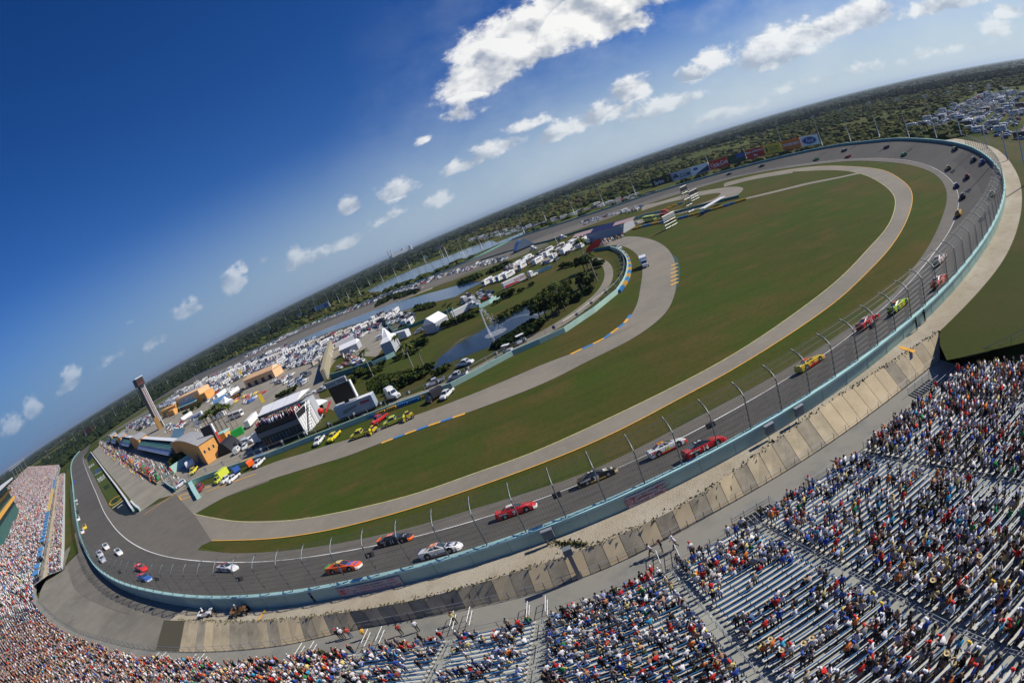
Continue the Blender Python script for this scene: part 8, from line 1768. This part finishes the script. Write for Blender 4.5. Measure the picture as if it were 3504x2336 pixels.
# ---- 300 nearest spectators as individuals with a description of their own
LAND = [(-200, -28, 'full left block'), (-28, -16, 'block below orange vest'), (-16, -7, 'sparse central block'), (-7, 6, 'full central block'), (6, 16.5, 'block left of stairwell'), (16.5, 30, 'block right of stairwell'), (30, 44, 'second rightmost block'), (44, 99, 'rightmost block')]
POSN = dict(standing='standing person', raised='person hands raised', pointing='pointing person', seated='seated person', leaning='leaning person')
used = set(); singles = crowd[:278]; rest_c = crowd[278:]
for c in singles:
    for tries in range(400):
        k, sh, hd, pi = c[0], c[5], c[6], c[7]; where = [w for a, b, w in LAND if a <= c[11] < b][0]
        key = (sh[1], hd[2], pi, k, where)
        if key not in used: break
        c[6] = wpick(pr7, HEADS); c[7] = pr7.randrange(4)
        if tries > 30: c[5] = wpick(pr7, SHIRTS)
    used.add(key); st = 'bare chest' if sh[1] == 'no' else '%s shirt' % sh[1]
    person(c[0], (c[1], c[2], c[3]), c[4], c[5][0], c[6], c[7], c[8], '%s, %s, %s, %s, %s' % (POSN[k], st, hd[2].replace('a ', ''), PANTS[pi][1], where), 'spectators in the near grandstand', c[9]*1.04)
for g, cc_ in RIDERS: person('seated', (g[0]-.25, g[1], g[2]+.72), .1, (.7, .7, .7) if cc_ is WHT else (.12, .1, .08), HEADS[5], 2, 0, 'rider sitting on the %s quad bike on the gravel' % ('white' if cc_ is WHT else 'brown'))
# ---- everybody else
def pack(k, lod):
    if lod == 2:
        m = MB(); sit = k in ('seated', 'leaning'); h = POSES[k]['spine'][4]; z0 = .12 if not sit else .45
        m.box((h[0]*.5, 0, (z0+h[2]-.12)/2), (.24, .44, h[2]-.12-z0), shirt_m, taper=.8); m.box((h[0], 0, h[2]+.04), (.22, .2, .26), shirt_m, taper=.8)
        lab = [0]*6+[5]*6; 
        return m.v, m.f, lab
    V, F, lab = PP[k][lod]; h = MB(); x, y, z = head_at(k); h.sphere((x-.01, y, z+.035), .118, shirt_m, 6 if lod == 0 else 5, 3, sz=.9); o = len(V)
    return list(V)+h.v, list(F)+[tuple(o+q for q in f) for f in h.f], list(lab)+[5]*len(h.f)
packs = {}
def merge_people(items, name, label, cat):
    Vs, Ls, Ts, Cs = [], [], [], []; base = 0; by = {}
    for c in items: by.setdefault((c[0], 0 if c[10] < 58 else 1 if c[10] < 150 else 2), []).append(c)
    for (k, lod), L in by.items():
        if (k, lod) not in packs: packs[k, lod] = pack(k, lod)
        V, F, lab = packs[k, lod]; V = np.array(V); n = len(L); nv = len(V)
        A = np.array([[c[1], c[2], c[3], c[4], c[9]] for c in L]); ca, sa = np.cos(A[:, 3])*A[:, 4], np.sin(A[:, 3])*A[:, 4]
        X = V[None, :, 0]*ca[:, None]-V[None, :, 1]*sa[:, None]+A[:, 0:1]; Y = V[None, :, 0]*sa[:, None]+V[None, :, 1]*ca[:, None]+A[:, 1:2]; Z = V[None, :, 2]*A[:, 4:5]+A[:, 2:3]
        Vs.append(np.stack([X, Y, Z], 2).reshape(-1, 3)); ln = np.array([len(f) for f in F]); flat_ = np.concatenate([np.array(f) for f in F])
        Ls.append((flat_[None, :]+(base+np.arange(n)*nv)[:, None]).ravel()); Ts.append(np.tile(ln, n)); base += n*nv
        sk_c = [(.50, .29, .20), (.38, .20, .12), (.14, .07, .045)]
        tab = np.zeros((n, 6, 3)); 
        for i, c in enumerate(L):
            s_ = c[5][0]; p_ = PANTS[c[7]][0]; q = sk_c[c[8]]; tab[i] = (s_, q, p_, q if c[7] in (1, 3) else p_, (.1, .1, .1), c[6][1])
        fc = tab[:, np.array(lab), :]; Cs.append(np.repeat(fc, ln, axis=1).reshape(-1, 3))
    Vv = np.concatenate(Vs).astype(np.float32); Lp = np.concatenate(Ls).astype(np.int32); T = np.concatenate(Ts).astype(np.int32); Cc = np.concatenate(Cs).astype(np.float32)
    me = bpy.data.meshes.new(name); me.vertices.add(len(Vv)); me.vertices.foreach_set('co', Vv.ravel()); me.loops.add(len(Lp)); me.loops.foreach_set('vertex_index', Lp)
    me.polygons.add(len(T)); me.polygons.foreach_set('loop_start', np.concatenate([[0], np.cumsum(T)[:-1]]).astype(np.int32)); me.polygons.foreach_set('loop_total', T)
    ca_ = me.color_attributes.new('Col', 'FLOAT_COLOR', 'CORNER'); ca_.data.foreach_set('color', np.column_stack([Cc, np.ones(len(Cc))]).astype(np.float32).ravel())
    me.materials.append(mat('crowd_cloth', 'attr', .85)); me.update(calc_edges=True); me.validate()
    o = bpy.data.objects.new(name, me); C.objects.link(o); return tag(o, label, cat, kind='stuff')
def rc(k, x, y, z, ang=None, sh=None, hd=None, s=1.0, xs=0):
    return [k, x, y, z, pr7.uniform(0, 6.28) if ang is None else ang, sh or wpick(pr7, SHIRTS), hd or wpick(pr7, HEADS), pr7.randrange(4), pr7.choice([0, 0, 1, 2]), s, math.sqrt(x*x+y*y+(z-CH)**2), xs, 0]
# terrace rows in front of the packed stand
for r in range(7):
    for i in range(len(LF)-1):
        for t in (0, .25, .5, .75):
            if pr7.random() < .75:
                p = LF[i]*(1-t)+LF[i+1]*t; d = .8+r*.8; rest_c.append(rc(pr7.choice(['standing', 'seated']), p[0]+NL[i, 0]*d, p[1]+NL[i, 1]*d, 2.1+r*.18, math.atan2(-NL[i, 1], -NL[i, 0])))
for i in range(0, len(LF)-1):
    for _ in range(3):
        d = pr7.uniform(9.5, 18); p = LF[i]; rest_c.append(rc('standing', p[0]+NL[i, 0]*d+pr7.gauss(0, 1), p[1]+NL[i, 1]*d+pr7.gauss(0, 1), 3.3))
def scatter(poly, n, z=.15, poses=('standing', 'standing', 'walking'), s=1.05, sh=None):
    PG = [G(p[0], p[1], z)[:2] for p in poly]; x0, x1 = min(p[0] for p in PG), max(p[0] for p in PG); y0, y1 = min(p[1] for p in PG), max(p[1] for p in PG); k = 0
    while k < n:
        x, y = pr7.uniform(x0, x1), pr7.uniform(y0, y1)
        if inside(PG, x, y): rest_c.append(rc(pr7.choice(poses), x, y, z, s=s, sh=sh and pr7.choice(sh))); k += 1
scatter([q2(0, 200), q2(100, 230), q2(300, 330), q2(560, 420), q2(720, 480), q2(860, 600), q2(780, 690), q2(640, 640), q2(420, 500), q2(200, 380), q2(0, 270)], 620)
bright = [((.8, .2, .05), 'orange', 1), ((.7, .6, .1), 'yellow', 1), ((.6, .03, .03), 'red', 1), ((.75, .75, .75), 'white', 1), ((.05, .1, .4), 'blue', 1)]
scatter([q2(0, 260), q2(120, 330), q2(330, 470), q2(560, 600), q2(590, 640), q2(440, 610), q2(220, 460), q2(60, 330)], 120, sh=bright)
scatter([z1(1080, 750), z1(1200, 740), z1(1300, 760), z1(1500, 740), z1(1380, 800), z1(1180, 770)], 45); scatter([q1(600, 560), q1(700, 560), q1(760, 700), q1(680, 720)], 30)
scatter([z2(1110, 800), z2(1250, 800), z2(1240, 880), z2(1150, 900)], 60); scatter([z3(1440, 440), z3(1530, 420), z3(1545, 435), z3(1470, 455)], 60); scatter([q7(780, 215), q7(1060, 130), q7(1060, 160), q7(830, 250)], 70)
c_, w_h, a_h = HSF
for k in range(230): u, v = pr7.uniform(-.5, .5)*w_h, pr7.uniform(.4, 4.6); rest_c.append(rc('standing', c_.x+u*math.cos(a_h)-v*math.sin(a_h), c_.y+u*math.sin(a_h)+v*math.cos(a_h), 7.6, sh=wpick(pr7, [SHIRTS[0], SHIRTS[4], SHIRTS[4], SHIRTS[1], SHIRTS[5]])))
merge_people(rest_c, 'crowd', 'dense crowd of spectators filling the rest of the stands and the pits', 'crowd')
print('PEOPLE', len(crowd), len(rest_c))
# ================================================================ AIR
hz = bpy.data.materials.new('haze_air'); hz.use_nodes = True; nt = hz.node_tree
for n in list(nt.nodes):
    if n.type == 'BSDF_PRINCIPLED': nt.nodes.remove(n)
pv = nt.nodes.new('ShaderNodeVolumePrincipled'); pv.inputs['Color'].default_value = (.62, .76, .92, 1); pv.inputs['Density'].default_value = 4.5e-5; pv.inputs['Anisotropy'].default_value = .3
nt.links.new(pv.outputs[0], [n for n in nt.nodes if n.type == 'OUTPUT_MATERIAL'][0].inputs['Volume'])
m = MB(); m.box((0, 0, 74.5), (100000, 100000, 151), hz); o = m.build('haze', kind='stuff', label='thin blue haze lying over the flat land', cat='haze')
SC.cycles.volume_step_rate = 10; SC.cycles.volume_max_steps = 16
